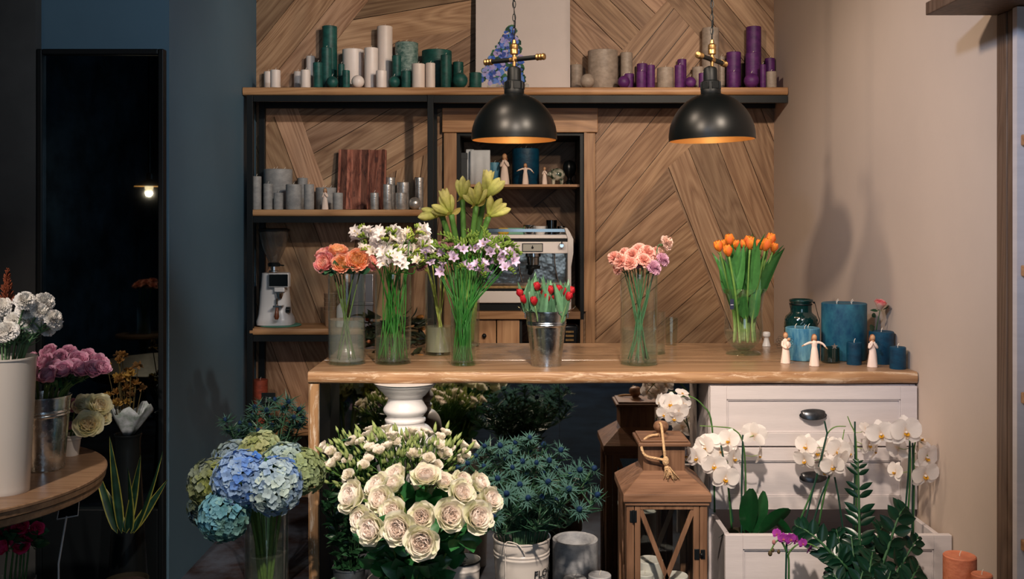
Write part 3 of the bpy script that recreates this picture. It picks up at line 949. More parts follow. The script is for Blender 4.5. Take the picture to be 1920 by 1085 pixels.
for xl, xr, yt, row, w in ((472, 490, 330, 0, 1), (494, 511, 344, 0, 1), (513, 531, 361, 0, 1), (536, 565, 345, 0, 1), (558, 577, 333, 2, 1), (570, 589, 345, 0, 1), (624, 643, 361, 0, 1)):
    shelf_candle(xl, xr, yt, row, 'ash', K1, MZ, w, False, G)
shelf_candle(495, 548, 316, 2, 'ash', 'widest grey candle with three wicks on the middle shelf', MZ, 3, False, G)
shelf_candle(592, 631, 351, 2, 'ash', 'wide low grey candle behind the cream figurine on middle shelf', MZ, 3, False, G)
K1 = 'shiny silver foil pillar candle on the middle shelf, {} of the silver ones'
for xl, xr, yt, row, w in ((694, 710, 361, 0, 1), (718, 735, 345, 0, 1), (722, 741, 332, 2, 0), (744, 768, 341, 2, 1), (740, 763, 361, 0, 0), (777, 794, 332, 2, 0)):
    shelf_candle(xl, xr, yt, row, 'silver', K1, MZ, w, False, G)
shelf_candle(766, 789, 0, 0, 'silver', 'silver ball candle, {} on the middle shelf', MZ, 0, True, G)
shelf_candle(683, 700, 0, 2, 'silver', 'silver ball candle, {} on the middle shelf', MZ, 0, True, G)

# weathered red board leaning on the middle shelf
a = P(630, 391, 5.15); b_ = P(721, 277, 5.15)
t = thing('wooden_board', 'square weathered red-brown wood plank panel leaning on the middle shelf', 'board', ((a.x + b_.x) / 2, 5.19, MZ))
w = (b_.x - a.x) / 2; h = b_.z - MZ
rnd = random.Random(3); x = -w
m = MB(); Mt = Matrix.Rotation(R(-10), 4, 'X')
while x < w - .004:
    ww = min(rnd.choice((.008, .014, .022, .032)), w - x)
    m.box(x, x + ww - .0007, -.012 - rnd.uniform(0, .006), .008, .001, h - rnd.uniform(0, .003), 0, (lambda g: (g, g * .9, g * .9))(rnd.uniform(.35, 1.25)), Mt)
    x += ww
M_RED = wood('weathered_red_board', S(70, 38, 32), S(124, 74, 58), S(166, 112, 92), 'Object', 'z', 0.8, True, 3.0, 1.0, k=1.6, streak=S(48, 30, 34), ringamt=.4)
m.build('planks', M_RED, t, 0)

# ------------------------------------------------------------------ figurines
def smooth_prof(pts, n=4):
    out = []
    for i in range(len(pts) - 1):
        p0 = pts[max(i - 1, 0)]; p1 = pts[i]; p2 = pts[i + 1]; p3 = pts[min(i + 2, len(pts) - 1)]
        for k in range(n):
            s = k / n
            out.append(tuple(.5 * ((2 * p1[j]) + (-p0[j] + p2[j]) * s + (2 * p0[j] - 5 * p1[j] + 4 * p2[j] - p3[j]) * s * s + (-p0[j] + 3 * p1[j] - 3 * p2[j] + p3[j]) * s ** 3) for j in range(len(p1))))
    out.append(tuple(pts[-1]))
    return out
def cr(pts, n=5):
    return [Vector(p) for p in smooth_prof([tuple(p) for p in pts], n)]
def figurine(label, X, Y, Z, h, pose, group=None, hair='long'):
    t = thing('figurine', label, 'figurine', (X, Y, Z), group)
    s = h / .115
    m = MB()
    pr = smooth_prof([(.0001, 0), (.0165, .0), (.0175, .006), (.0150, .03), (.0115, .058), (.0095, .070), (.0105, .080), (.0100, .088), (.0045, .092), (.0038, .096)], 3)
    m.lathe([(max(p[0], 0), p[1]) for p in pr], seg=24, sx=1, sy=.78, bump=lambda a, z: 1 + .05 * math.sin(5 * a + z * 60) * (1 if z < .06 else .2))
    sk = MB(); sk.ball((0, -.001, .104), .0088, 16, 12, sy=.95, sz=1.18); sk.tube([(0, 0, .088), (0, 0, .099)], .0036, 8)
    arm = []
    if pose == 'arms_out':
        for q in (-1, 1):
            m.tube(cr([(q * .006, 0, .084), (q * .016, -.001, .086 - .001 * (q < 0)), (q * .030, -.002, .080), (q * .039, -.003, .076 - .006 * (q > 0))]), [.0055 - .0022 * i / 15 for i in range(16)], 8)
            sk.tube([(q * .038, -.003, .0765 - .0055 * (q > 0)), (q * .043, -.003, .074 - .009 * (q > 0)), (q * .047, -.003, .071 - .010 * (q > 0))], [.0022, .0024, .001], 6)
    elif pose == 'hold_child':
        m.tube(cr([(-.010, 0, .083), (-.013, -.004, .068), (-.004, -.012, .060), (.006, -.014, .060)]), .0045, 8)
        m.tube(cr([(.010, 0, .083), (.014, -.005, .070), (.008, -.013, .062), (-.002, -.014, .060)]), .0045, 8)
        m.ball((.005, -.012, .072), .0085, 14, 10, sx=.9, sz=1.4)
        sk.ball((.009, -.011, .091), .0062, 14, 10)
        sk.ball((.002, -.018, .062), .003, 8, 6)
    else:  # hands raised to the face
        m.tube(cr([(-.010, 0, .083), (-.014, -.006, .069), (-.009, -.011, .076), (-.004, -.012, .090)]), .0042, 8)
        m.tube(cr([(.010, 0, .083), (.014, -.006, .070), (.008, -.012, .076), (0, -.013, .090)]), .0042, 8)
        sk.ball((-.002, -.0125, .093), .0034, 8, 6)
    for k in (m, sk): k.v = [(p[0] * s, p[1] * s, p[2] * s) for p in k.v]
    m.build('dress', M_FIG, t, 180); sk.build('head', M_FIGSKIN, t, 180)
    hm = MB()
    hm.ball((0, .0022, .106), .0094, 16, 12, sy=.9, sz=1.12)
    if hair == 'long': hm.tube([(-.004, .004, .104), (-.005, .006, .094), (-.004, .006, .086)], [.0058, .0055, .003], 8); hm.tube([(.004, .004, .104), (.006, .005, .094), (.005, .006, .084)], [.0058, .0055, .003], 8)
    hm.v = [(p[0] * s, p[1] * s, p[2] * s) for p in hm.v]
    hm.build('hair', M_FIGHAIR, t, 180)
    if pose == 'hold_child':
        for q in (-1, 1):
            w = MB()
            for j in range(4):
                a0 = R(-35 + 28 * j)
                pts = []
                for i in range(15):
                    th = 2 * PI * i / 14
                    rr = .030 * (.5 - .5 * math.cos(th)) ; ww = .009 * math.sin(th)
                    pts.append(Vector((q * (rr * math.cos(a0) - ww * math.sin(a0) + .004), .010, rr * math.sin(a0) + ww * math.cos(a0) + .076)) * s)
                w.tube(pts, .0005, 4, caps=False)
            w.build('wire_wing', M_BLACK, t)
    return t
CZT = CZ + .0012
def onc(px, py):
    """point on the counter seen at (px, py)"""
    Y = (EYE - CZ) * F / (py - HZ)
    return Vector(((px - 960) / F * Y, Y, CZT if Y > 3.689 else CZ))
c = onc(1473, 681); figurine('cream winged figurine holding a small child beside the blue candle', c.x, c.y, c.z, .112, 'hold_child', 'resin figurines on the counter', 'short')
c = onc(1527, 686); figurine('cream figurine with outstretched arms on the counter', c.x, c.y, c.z, .113, 'arms_out', 'resin figurines on the counter')
c = onc(1636, 688); figurine('cream figurine with hands at its face on right end of counter', c.x, c.y, c.z, .115, 'pray', 'resin figurines on the counter')
c = P(609, 392, 5.03); figurine('cream figurine among the grey candles on the middle shelf', c.x, 5.035, MZ, .108, 'pray')
G = 'figurines on the niche shelf'
c = P(946, 0, 5.38); figurine('tall slim cream figurine on the niche shelf beside the linen', c.x, 5.38, NSH, P(0, 288, 5.38)[2] - NSH, 'pray', G)
c = P(985, 0, 5.36); figurine('cream figurine with open arms before the blue candle in niche', c.x, 5.36, NSH, P(0, 306, 5.36)[2] - NSH, 'arms_out', G)
c = P(1021, 0, 5.36); figurine('small white figurine with topknot beside the patterned pig', c.x, 5.36, NSH, P(0, 313, 5.36)[2] - NSH, 'pray', G, 'short')

# ------------------------------------------------------------------ niche shelf things
G = 'blue candles on the niche shelf'
X0, X1 = P(960, 0, 5.5)[0], P(1011, 0, 5.5)[0]
candle('large blue pillar candle on the niche shelf', 'teal', (X0 + X1) / 2, 5.5, NSH, (X1 - X0) / 2, P(0, 277, 5.42)[2] - NSH, 3)
X0, X1 = P(917, 0, 5.45)[0], P(938, 0, 5.45)[0]
candle('small blue pillar candle beside the folded linen in the niche', 'blue', (X0 + X1) / 2, 5.45, NSH, (X1 - X0) / 2, P(0, 304, 5.42)[2] - NSH, 1)
t = thing('folded_towel', 'folded white linen towel hanging over a rack in the niche', 'towel', (P(895, 0, 5.42)[0], 5.42, NSH))
m = MB()
for (xa, xb, dy, top) in ((873, 888, .03, 279), (882, 919, 0, 281)):
    rows = []
    a, b_ = P(xa, 0, 5.42)[0] - t.location.x, P(xb, 0, 5.42)[0] - t.location.x
    zt = P(0, top, 5.42)[2] - NSH
    for i in range(13):
        x = a + (b_ - a) * i / 12
        wv = .004 * math.sin(i * 1.1 + dy * 90)
        rows.append([(x, dy + .018 + wv, .002), (x, dy + .016 + wv, zt * .6), (x, dy + .014, zt - .01), (x, dy + .007, zt), (x, dy, zt - .008), (x, dy - .004 + wv, zt * .6), (x + wv, dy - .006 + wv, .002)])
    m.grid(rows)
o = m.build('cloth', M_PAPER, t, 80); so = o.modifiers.new('thick', 'SOLIDIFY'); so.thickness = .002
t = thing('storage_box', 'dark grey upright box at left end of the niche shelf', 'box', (P(866, 0, 5.45)[0] + .008, 5.45, NSH))
m = MB(); m.box(-.024, .022, -.05, .06, 0, .17); m.box(-.026, .024, -.052, .062, .14, .174); m.build('box_body', plain('grey_card', S(70, 74, 78), .8), t, 35, .002)
# patterned pig
cx = P(1045, 0, 5.42)[0]; t = thing('piggy_bank', 'ceramic pig ornament painted green, white and brown on niche shelf', 'ornament', (cx, 5.42, NSH))
M_PIG = plain('glazed_pottery', S(196, 190, 172), .18, col2=S(34, 62, 42), vscale=38, detail=1.0, coat=.5)
m = MB(); m.ball((.0, 0, .056), .040, 24, 16, sx=1.05, sy=.9, sz=.88); m.ball((-.038, -.006, .058), .016, 14, 10); m.ball((-.05, -.008, .055), .009, 12, 8); m.build('pig_body', M_PIG, t, 180)
for x, y in ((-.022, -.02), (.022, -.02), (-.022, .02), (.022, .02)):
    m = MB(); m.lathe([(.0001, 0), (.008, 0), (.009, .01), (.012, .03)], (x, y, 0), 12); m.build('leg', M_PIG, t)
for y in (-.018, .014):
    m = MB(); m.lathe([(.007, 0), (.005, .008), (.0001, .016)], (-.030, y, .078), 8, sx=.6); m.build('ear', M_PIG, t)
t = thing('dark_ornament', 'dark glossy round ornament at right end of niche shelf', 'ornament', (P(1068, 0, 5.5)[0], 5.5, NSH))
m = MB(); m.lathe(smooth_prof([(.0001, 0), (.022, 0), (.018, .02), (.012, .04), (.03, .07), (.036, .10), (.026, .13), (.0001, .14)], 3), seg=24, bump=lambda a, z: 1 + .08 * math.sin(6 * a))
m.build('ornament_body', M_BLACKP, t, 60)

# ------------------------------------------------------------------ espresso machine
SZ = zs
t = thing('espresso_machine', 'cream and chrome espresso machine standing in the niche', 'coffee machine', (P(985, 0, 5.4)[0], 5.4, SZ))
Yf = 5.27
def mp(px, py, Y=Yf): return P(px, py, Y)
M_CREAM = plain('cream_lacquer', S(246, 236, 230), .28)
def wb(name, mats, boxes, bevel=0, par=None, smooth=0):
    m = MB()
    for (xa, xb, ya, yb_, Y0, Y1) in boxes:
        a = mp(xa, yb_, Y0); b_ = mp(xb, ya, Y0); m.box(a.x, b_.x, Y0, Y1, a.z, b_.z)
    return child(m, name, mats, t, smooth, bevel)
wb('top_panel', M_CREAM, [(880, 1066, 440, 447, 5.28, 5.66)], .004)
wb('front_panel', M_CREAM, [(880, 1066, 453, 475, 5.272, 5.36), ], .004)
wb('dark_strip', M_BLACK, [(881, 1065, 446, 454, 5.29, 5.66)])  # black strip set back between the top and front panels
m = MB()
for s_ in (0,):
    pts = [mp(1062, 427, 5.28), mp(1066, 430, 5.28), mp(1070, 445, 5.28), mp(1071, 475, 5.28), mp(1070, 568, 5.30)]
    for i in range(len(pts) - 1):
        pass
    prof = [(1058, 427), (1063, 427), (1068, 434), (1075, 448), (1075, 474), (1071, 500), (1071, 582), (1064, 582), (1064, 447)]
    poly = [(mp(x, y, 5.28).x, mp(x, y, 5.28).z) for x, y in prof]
    m.prism(poly, 'y', 5.268, 5.66)
recalc(child(m, 'side_panel', M_CREAM, t, 0, .003))
wb('chrome_body', plain('machine_chrome', S(120, 112, 104), .12, 1.0, bump=.25, bscale=9), [(882, 1064, 475, 536, 5.40, 5.66)], 0)
wb('drip_tray', M_BLACK, [(882, 1068, 541, 545, 5.27, 5.42)], 0)
wb('drip_tray_edge', M_BRASS, [(882, 1068, 536, 541, 5.27, 5.42)], .002)
wb('lower_panel', M_CREAM, [(880, 1066, 545, 568, 5.272, 5.64)], .006)
wb('base', M_BLACK, [(884, 1064, 568, 582, 5.29, 5.62)], 0)
for a, b_ in ((912, 965), (979, 1018)):
    o = wb('gauge_panel', M_BLACK, [(a, b_, 456, 472, 5.268, 5.272)])
    m = MB(); c0 = mp(a + 1.5, 470.5, 5.266); c1 = mp(b_ - 1.5, 457.5, 5.266); pl = t.location
    m.box(c0.x, c1.x, 5.264, 5.268, c0.z, c1.z); m.v = [(x - pl.x, y - pl.y, z - pl.z) for x, y, z in m.v]
    m.build('gauge_face', plain('gauge_grey', S(176, 172, 160), .35), o, 0)
    m = MB(); c = mp((a + b_) / 2, 464, 5.26); m.ball(c, .006, 12, 8); m.tube([c, c + Vector((0, 0, .012))], .002, 6)
    m.v = [(x - pl.x, y - pl.y, z - pl.z) for x, y, z in m.v]; m.build('gauge_button', M_BLACK, o)
for px_ in (917, 1053):
    c = mp(px_, 460, 5.26); m = MB(); m.lathe([(.0001, -.022), (.010, -.022), (.014, -.014), (.015, 0), (.012, .006)], seg=16, M=Matrix.Translation(c) @ Matrix.Rotation(R(-90), 4, 'X'))
    m.tube([c + Vector((0, -.02, .006)), c + Vector((0, -.02, .02))], .004, 6); child(m, 'steam_knob', M_STEEL, t)
for px_ in (938, 1000):
    c = mp(px_, 482, 5.33); m = MB()
    m.lathe([(.0001, -.04), (.030, -.04), (.032, 0), (.040, .004), (.040, .03), (.0001, .03)], (c.x, c.y, c.z), 20)
    child(m, 'group_head', M_STEEL, t)
    m = MB(); m.lathe([(.0001, 0), (.036, 0), (.038, .018), (.0001, .018)], (c.x, c.y, c.z - .062), 20); m.tube([(c.x, c.y, c.z - .054), (c.x - .015, c.y - .06, c.z - .070), (c.x - .02, c.y - .085, c.z - .080)], [.010, .016, .013], 10)
    child(m, 'portafilter', M_BLACKP, t)
for px_ in (972, 1040):
    c = mp(px_, 476, 5.3); m = MB(); m.tube(cr([(c.x, c.y, c.z), (c.x, c.y - .01, c.z - .05), (c.x + .012, c.y - .012, c.z - .12), (c.x + .02, c.y - .01, c.z - .15)]), .0035, 8); child(m, 'steam_wand', M_STEEL, t)
m = MB(); a = mp(900, 440, 5.30); b_ = mp(1062, 429, 5.30)
for y in (5.30, 5.64):
    m.box(a.x, b_.x, y, y + .003, b_.z - .016, b_.z); m.box(a.x, b_.x, y, y + .003, a.z, a.z + .001)
m.box(a.x, b_.x, 5.64, 5.643, a.z, b_.z)
child(m, 'cup_rail', plain('dim_chrome', S(130, 130, 128), .15, 1.0), t, 0)
ztop = mp(0, 440, 5.28)[2]
def cup(name, label, px, Y, r, h, mt, cat='cup', group=None, flare=1.15, cyl=False):
    X = P(px, 0, Y)[0]
    t2 = thing(name, label, cat, (X, Y, ztop), group)
    m = MB(); m.lathe([(.0001, 0), (r * (.95 if cyl else .7), 0), (r * .95, h * .4), (r, h), (r - .002, h), (r * .9, h * .4), (r * .6, .004), (.0001, .004)], seg=24)
    m.build('cup_body', mt, t2, 50); return t2
cup('metal_jug', 'small shiny steel jug on top of the espresso machine', 992, 5.4, .032, .052, M_STEEL, 'jug')
cup('cup', 'white ceramic cup on top of the espresso machine', 1013, 5.42, .034, .045, M_CERAMIC)
cup('steel_tumbler', 'dark steel tumbler, tallest on the espresso machine', 1034, 5.4, .030, .078, plain('dark_chrome', S(80, 80, 80), .12, 1.0), 'cup', cyl=True)
cup('metal_cup', 'small steel cup at right end of the espresso machine', 1052, 5.42, .022, .045, M_STEEL)
t2 = thing('yellow_reflection', 'yellow reflection on the espresso machine top, made as a block', 'cloth', (P(944, 0, 5.42)[0], 5.42, ztop)); m = MB(); m.box(-.03, .03, -.03, .03, 0, .036); m.build('yellow_reflection_body', plain('yellow_reflection', S(214, 178, 62), .8, bump=.4), t2, 35, .012)  # yellow reflection in the chrome top, built as a coloured block
t2 = thing('teal_reflection', 'pale green reflection on the espresso machine top, made as a block', 'box', (P(966, 0, 5.44)[0], 5.44, ztop)); m = MB(); m.box(-.05, .05, -.03, .03, 0, .036); m.build('teal_reflection_body', plain('teal_reflection_colour', S(120, 176, 152), .4), t2, 35, .004)  # teal reflection in the chrome top, likewise a coloured block

# ------------------------------------------------------------------ coffee grinder
GY = 5.13
gx = P(514, 0, GY)[0]; k = GY / F
t = thing('coffee_grinder', 'white coffee grinder with glass hopper on the lower shelf', 'coffee grinder', (gx, GY, LZ))
def gz(py): return EYE - (py - HZ) / F * GY - LZ
def gp(px): return (px - 514) * k
M_GW = plain('grinder_white', S(206, 204, 204), .3)
prof = [((484, 551), 610), ((483, 551), 604), ((486, 549), 597), ((487, 545), 590), ((489, 543), 570), ((490, 541), 550), ((492, 540), 538), ((494, 541), 514)]
rows = []
zb = gz(610)
for (xa, xb), py in prof:
    a, b_ = gp(xa), gp(xb); z = gz(py) - zb
    dd = .085 if py > 595 else (.07 if py > 540 else .075)
    row = []
    for i in range(24):
        an = 2 * PI * i / 24
        cx, sy = math.cos(an), math.sin(an)
        sq = lambda v: math.copysign(abs(v) ** .55, v)
        row.append(((a + b_) / 2 + (b_ - a) / 2 * sq(cx), sq(sy) * dd, z))
    rows.append(row)
m = MB(); m.grid(rows, 0, None, True); m.f.append(tuple(range(7 * 24, 8 * 24))); m.m.append(0); m.f.append(tuple(range(23, -1, -1))); m.m.append(0)
recalc(m.build('body', M_GW, t, 40))
m = MB(); a, b_ = gp(512), gp(549); m.box(a, b_, -.10, -.05, gz(539) - zb, gz(513) - zb); o = m.build('display_housing', M_GW, t, 35, .004)
m = MB(); m.box(a + .004, b_ - .003, -.102, -.0995, gz(537) - zb, gz(515) - zb); m.build('display', M_SCREEN, o, 0)
m = MB(); m.box(gp(522), gp(541), -.095, -.05, gz(548) - zb, gz(539) - zb); m.build('spout_housing', M_GW, t, 35, .004)
m = MB(); m.lathe([(.012, -.03), (.018, -.012), (.018, 0)], (gp(531), -.08, gz(549) - zb), 16); m.tube([(gp(526), -.085, gz(578) - zb), (gp(526), -.085, gz(560) - zb)], .006, 8); m.box(gp(522), gp(538), -.12, -.065, gz(575) - zb, gz(572) - zb)
m.build('grinding_spout', M_STEEL, t, 40)
m = MB(); x = gp(529); m.tube([(x, -.105, gz(572) - zb), (x, -.115, gz(580) - zb), (x, -.12, gz(592) - zb), (x, -.12, gz(597) - zb)], [.006, .008, .013, .009], 10); m.build('wooden_handle', plain('dark_wood_handle', S(110, 60, 36), .35), t, 60)
m = MB(); m.tube([(gp(541), -.05, gz(582) - zb), (gp(548), -.05, gz(582) - zb)], .016, 14); m.build('side_knob', M_BLACKP, t)
m = MB(); m.lathe([(.028, gz(512) - zb), (.028, gz(510) - zb), (.016, gz(509) - zb), (.014, gz(498) - zb)], seg=24); m.build('collar', M_STEEL, t, 30)
m = MB(); r1 = gp(543) - gp(514)
zz = lambda p_: gz(p_) - zb
m.lathe(smooth_prof([(.018, zz(498)), (.03, zz(490)), (.055, zz(470)), (.072, zz(445)), (r1 - .004, zz(434))], 4), seg=32); m.lathe(smooth_prof([(.016, zz(498)), (.028, zz(490)), (.053, zz(470)), (.070, zz(445)), (r1 - .006, zz(434))], 4), seg=32)
m.build('glass_hopper', thin_glass('smoky_glass', (.86, .86, .86), 1.6, .02, body=S(170, 164, 158), body_amt=.10), t, 60)
m = MB(); m.lathe([(.0001, zz(431)), (r1 * .7, zz(430.5)), (r1 + .002, zz(433)), (r1, zz(436)), (.0001, zz(436))], seg=32); m.build('hopper_lid', M_BLACKP, t, 40)
m = MB(); m.lathe([(.0001, zz(502)), (.030, zz(502)), (.032, zz(497)), (.026, zz(495)), (.0001, zz(495))], seg=24); m.tube([(.02, -.01, zz(499)), (.055, -.02, zz(500))], .004, 6); m.build('hopper_neck', M_BLACKP, t, 40)
t.location.z = LZ + .009
t2 = thing('green_mat', 'round green tray mat under the white coffee grinder', 'mat', (gx + .03, GY - .0, LZ))
m = MB(); m.lathe([(.0001, 0), (.105, .0), (.11, .004), (.105, .008), (.0001, .008)], seg=40); m.build('mat_body', plain('green_felt', S(86, 140, 120), .7), t2, 30)
# cup stack, steel box and white bottle behind the vases
c = P(620, 0, 5.1)
for i in range(5):
    t2 = thing('paper_cup', 'kraft paper cup in the stack beside the coffee grinder', 'cup', (c.x, 5.1, LZ + i * .022), 'stacked kraft paper cups on the lower shelf')
    m = MB(); m.lathe([(.0001, .002), (.026, .0), (.034, .078), (.036, .080), (.034, .082), (.0325, .078), (.025, .005), (.0001, .005)], seg=24); m.build('cup_body', plain('kraft', S(168, 134, 104), .75) if i == 0 else bpy.data.materials['kraft'], t2, 40)
a, b_ = P(660, 0, 5.1), P(703, 0, 5.1)
t2 = thing('steel_canister', 'brushed grey metal dispenser on the lower shelf behind the roses', 'dispenser', ((a.x + b_.x) / 2, 5.1, LZ))
m = MB(); w = (b_.x - a.x) / 2; m.box(-w, w, -.06, .08, 0, P(0, 513, 5.04)[2] - LZ); m.box(-w - .002, w + .002, -.062, -.04, .11, .13); m.build('case', plain('brushed_steel', S(150, 150, 156), .38, .9), t2, 35, .004)
t2 = thing('water_bottle', 'white plastic bottle on the lower shelf behind the rose vase', 'bottle', (P(652, 0, 5.08)[0] - .03, 5.08, LZ))
m = MB(); m.lathe(smooth_prof([(.0001, 0), (.026, 0), (.027, .02), (.027, .09), (.020, .11), (.010, .12), (.010, .13)], 3), seg=24); m.build('bottle_body', M_CERAMIC, t2, 50)
m = MB(); m.lathe([(.012, .128), (.012, .142), (.0001, .143)], seg=16); m.build('cap', M_CERAMIC, t2, 40)
c = P(488, 741, 5.1)
candle('rust red pillar candle on the dark bottom shelf', 'red', c.x, 5.1, .42, .038, P(0, 711, 5.1)[2] - .42, 1)

# ------------------------------------------------------------------ canvas print with the blue hydrangea tree
a = P(892, 163, 5.2); b_ = P(1069, -60, 5.2)
t = thing('canvas_print', 'pale canvas print of a blue hydrangea tree leaning on top shelf', 'picture', ((a.x + b_.x) / 2, 5.2, TZ))
w = (b_.x - a.x) / 2; h = b_.z - TZ
m = MB(); Mt = Matrix.Rotation(R(-3), 4, 'X')
m.box(-w, w, -.009, .010, 0.001, h, M=Mt); m.build('canvas', plain('canvas_cloth', S(206, 194, 190), .8, var=.03, vscale=3, bump=.1, bscale=300), t, 0)
m = MB(); rnd = random.Random(4); k2 = 5.2 / F
def cpt(px, py): return ((px - 960) * k2 - t.location.x, (163 - py) * k2)
def blob(px, py, r, col, lay):
    x, z = cpt(px, py); n = 9
    v = [(x, -.0102 - lay * .00012, z)]; cc = [col]
    for i in range(n):
        an = 2 * PI * i / n; rr = r * k2 * rnd.uniform(.75, 1.15)
        v.append((x + rr * math.cos(an), -.0102 - lay * .00012, z + rr * math.sin(an))); cc.append(tuple(min(1, q * rnd.uniform(.8, 1.25)) for q in col))
    m.add(v, [(0, 1 + i, 1 + (i + 1) % n) for i in range(n)], 0, cc, None, Mt)
def tree_x(py):  # half-width of the painted tree
    q = (py - 35) / 110.0
    return max(0, min(1, q)) ** .8 * 48
for i in range(230):
    py = 38 + 108 * rnd.random() ** .75; hw = tree_x(py); px = 950 + rnd.uniform(-1, 1) * hw + (150 - py) * .08 - (py - 40) * .10
    blob(px, py, rnd.uniform(2.5, 5.5), rnd.choice([S(30, 70, 56), S(44, 92, 66), S(60, 112, 84)]), i % 3)
for i in range(190):
    py = 42 + 106 * rnd.random() ** .7; hw = tree_x(py) * .95; px = 950 + rnd.uniform(-1, 1) * hw + (150 - py) * .08 - (py - 40) * .10
    blob(px, py, rnd.uniform(2.0, 5.5) * (.6 + py / 240), rnd.choice([S(54, 96, 190), S(96, 132, 210), S(140, 150, 214), S(168, 160, 210), S(60, 80, 160)]), 3 + i % 7)
for i in range(60):
    blob(940 + rnd.uniform(-30, 48), 155 + rnd.uniform(-5, 5), 5, rnd.choice([S(168, 158, 158), S(150, 144, 146), S(184, 176, 172)]), i % 3)
M_PAINT = plain('painted_flowers', (1, 1, 1), .8)
nt = M_PAINT.node_tree; ca = N(nt, 'ShaderNodeVertexColor', layer_name='Col'); nt.links.new(ca.outputs[0], [n for n in nt.nodes if n.type == 'BSDF_PRINCIPLED'][0].inputs[0])
m.build('painted_tree', M_PAINT, t, 0)

# ------------------------------------------------------------------ glass vases and buckets on the counter
def glass_cyl(name, label, X, Y, Z, r, h, water, group=None, cat='vase', wm=None, base=.012):
    t = thing(name, label, cat, (X, Y, Z), group)
    m = MB()
    m.lathe([(r * .96, .0005), (r, .003), (r, h), (r - .0015, h + .0012), (r - .003, h), (r - .0032, base + .002)], seg=56)
    m.build('glass_wall', M_GLASS, t, 50)
    m = MB(); m.lathe([(.0001, .0005), (r * .955, .0005), (r * .99, .004), (r - .0034, base), (.0001, base - .001)], seg=48)
    m.build('glass_base', M_GLASS_TH, t, 50)
    if water:
        m = MB(); rr = r - .0042
        m.lathe([(.0001, base + .001), (rr, base + .001), (rr, water - .001), (rr + .0008, water), (.0001, water)], seg=48)
        m.build('water', wm or M_WATER, t, 40)
    return t
def vase_px(name, label, xl, xr, yb, yt, yw, wm=None, **kw):
    Yf = (EYE - CZ) * F / (yb - HZ)
    r = (xr - xl) / 2 / F * Yf; r = (xr - xl) / 2 / F * (Yf + r)
    Y = Yf + r
    X = P((xl + xr) / 2, 0, Y)[0]; Z = CZT if Y > 3.689 else CZ
    if Yf < 3.70: Z = CZT if Y + r > 3.69 else CZ
    h = P(0, yt, Y)[2] - Z
    return glass_cyl(name, label, X, Y, Z, r, h, P(0, yw, Y)[2] - Z if yw else 0, wm=wm, **kw), Vector((X, Y, Z)), r, h
V1 = vase_px('glass_vase', 'tall glass cylinder vase with peach roses, leftmost on the counter', 615.5, 685, 686, 515, 598, M_WATER_M)
V2 = vase_px('glass_vase', 'tall glass cylinder vase full of white freesias', 703, 771, 685, 513, 629)
V3 = vase_px('glass_vase', 'short clear glass vase holding the lilac freesias', 844, 893, 687, 577, 648)
VA = vase_px('glass_vase', 'glass vase of cloudy water behind the lilac freesias', 797, 852, 668, 512, 611, M_WATER_T)
VB = vase_px('glass_vase', 'tall glass vase with the yellow-green amaryllis stems', 846, 899, 652, 499, 600)
V5 = vase_px('glass_vase', 'tall glass cylinder vase with pink carnations', 1163, 1233, 687, 513, 616)
vase_px('glass_tumbler', 'clear glass cylinder behind the pink carnation vase', 1207, 1248, 666, 584, 646, cat='glass')
# patterned glass at the back
Y = 4.12; X = P(1259, 0, Y)[0]
t = thing('cut_glass_tumbler', 'cut glass tumbler with leaf pattern at back of the counter', 'glass', (X, Y, CZT))
m = MB(); h = P(0, 595, Y)[2] - CZT; r = .026
m.lathe([(.0001, .001), (r * .8, .001), (r * .85, .01), (r * 1.1, h), (r * 1.1 - .003, h), (r * .8, .012), (.0001, .012)], seg=64, bump=lambda a, z: 1 + .05 * abs(math.sin(4 * a + z * 60)))
m.build('glass_body', thin_glass('cut_glass', (.90, .92, .88), 1.5), t, 20)

# tulip vase with foot
Yv = 3.86; k = Yv / F; X = P(1394, 0, Yv)[0]
def tz(py): return P(0, py, Yv)[2] - CZT
t = thing('glass_vase', 'footed glass urn vase with orange tulips', 'vase', (X, Yv, CZT))
op = [(41.5, 541), (40.5, 544), (37, 556), (35.2, 575), (34.8, 595), (36, 610), (36, 620), (34, 632), (29, 643), (20, 652), (13, 655)]
pr = smooth_prof([(a * k, tz(b_) ) for a, b_ in op[::-1]], 4)
m = MB(); m.lathe(pr, seg=64); m.lathe([(max(a - .0028, .002), b_ + .003) for a, b_ in pr], seg=64); m.lathe([pr[-1], (pr[-1][0] - .0014, pr[-1][1] + .002), (pr[-1][0] - .0028, pr[-1][1] + .003)], seg=64)
m.build('glass_bowl', M_GLASS, t, 60)
z0 = tz(655)
m = MB(); m.lathe(smooth_prof([(.0001, .001), (.062, .001), (.066, .004), (.060, .009), (.04, .016), (.026, z0 * .75), (.022, z0 * .9), (.027, z0 + .004), (.0001, z0 + .008)], 3), seg=48); m.build('glass_foot', M_GLASS_TH, t, 60)
zw = tz(619)
m = MB(); wp = [(max(a - .004, .0001), b_ + .004) for a, b_ in pr if b_ + .004 < zw]; m.lathe([(.0001, wp[0][1])] + wp + [(36 * k - .004, zw), (.0001, zw)], seg=48); m.build('water', M_WATER, t, 40)
m = MB(); x0, x1, zt, zb_ = -32 * k, -26 * k, tz(558), tz(577); m.box(x0 - .0005, x1 + .002, -.066, -.0645, zb_, zt); m.tube([(x0 + .006, -.065, zt), (x0 + .004, -.07, tz(550)), (x0 - .004, -.073, tz(542))], .0005, 4)
o = m.build('price_tag', plain('navy_card', S(28, 34, 62), .5), t, 0)
m = MB(); m.box(x0 + .002, x1, -.0665, -.066, zb_ + .016, zb_ + .0185); m.build('tag_print', plain('tag_white', S(190, 190, 200), .5), o, 0)
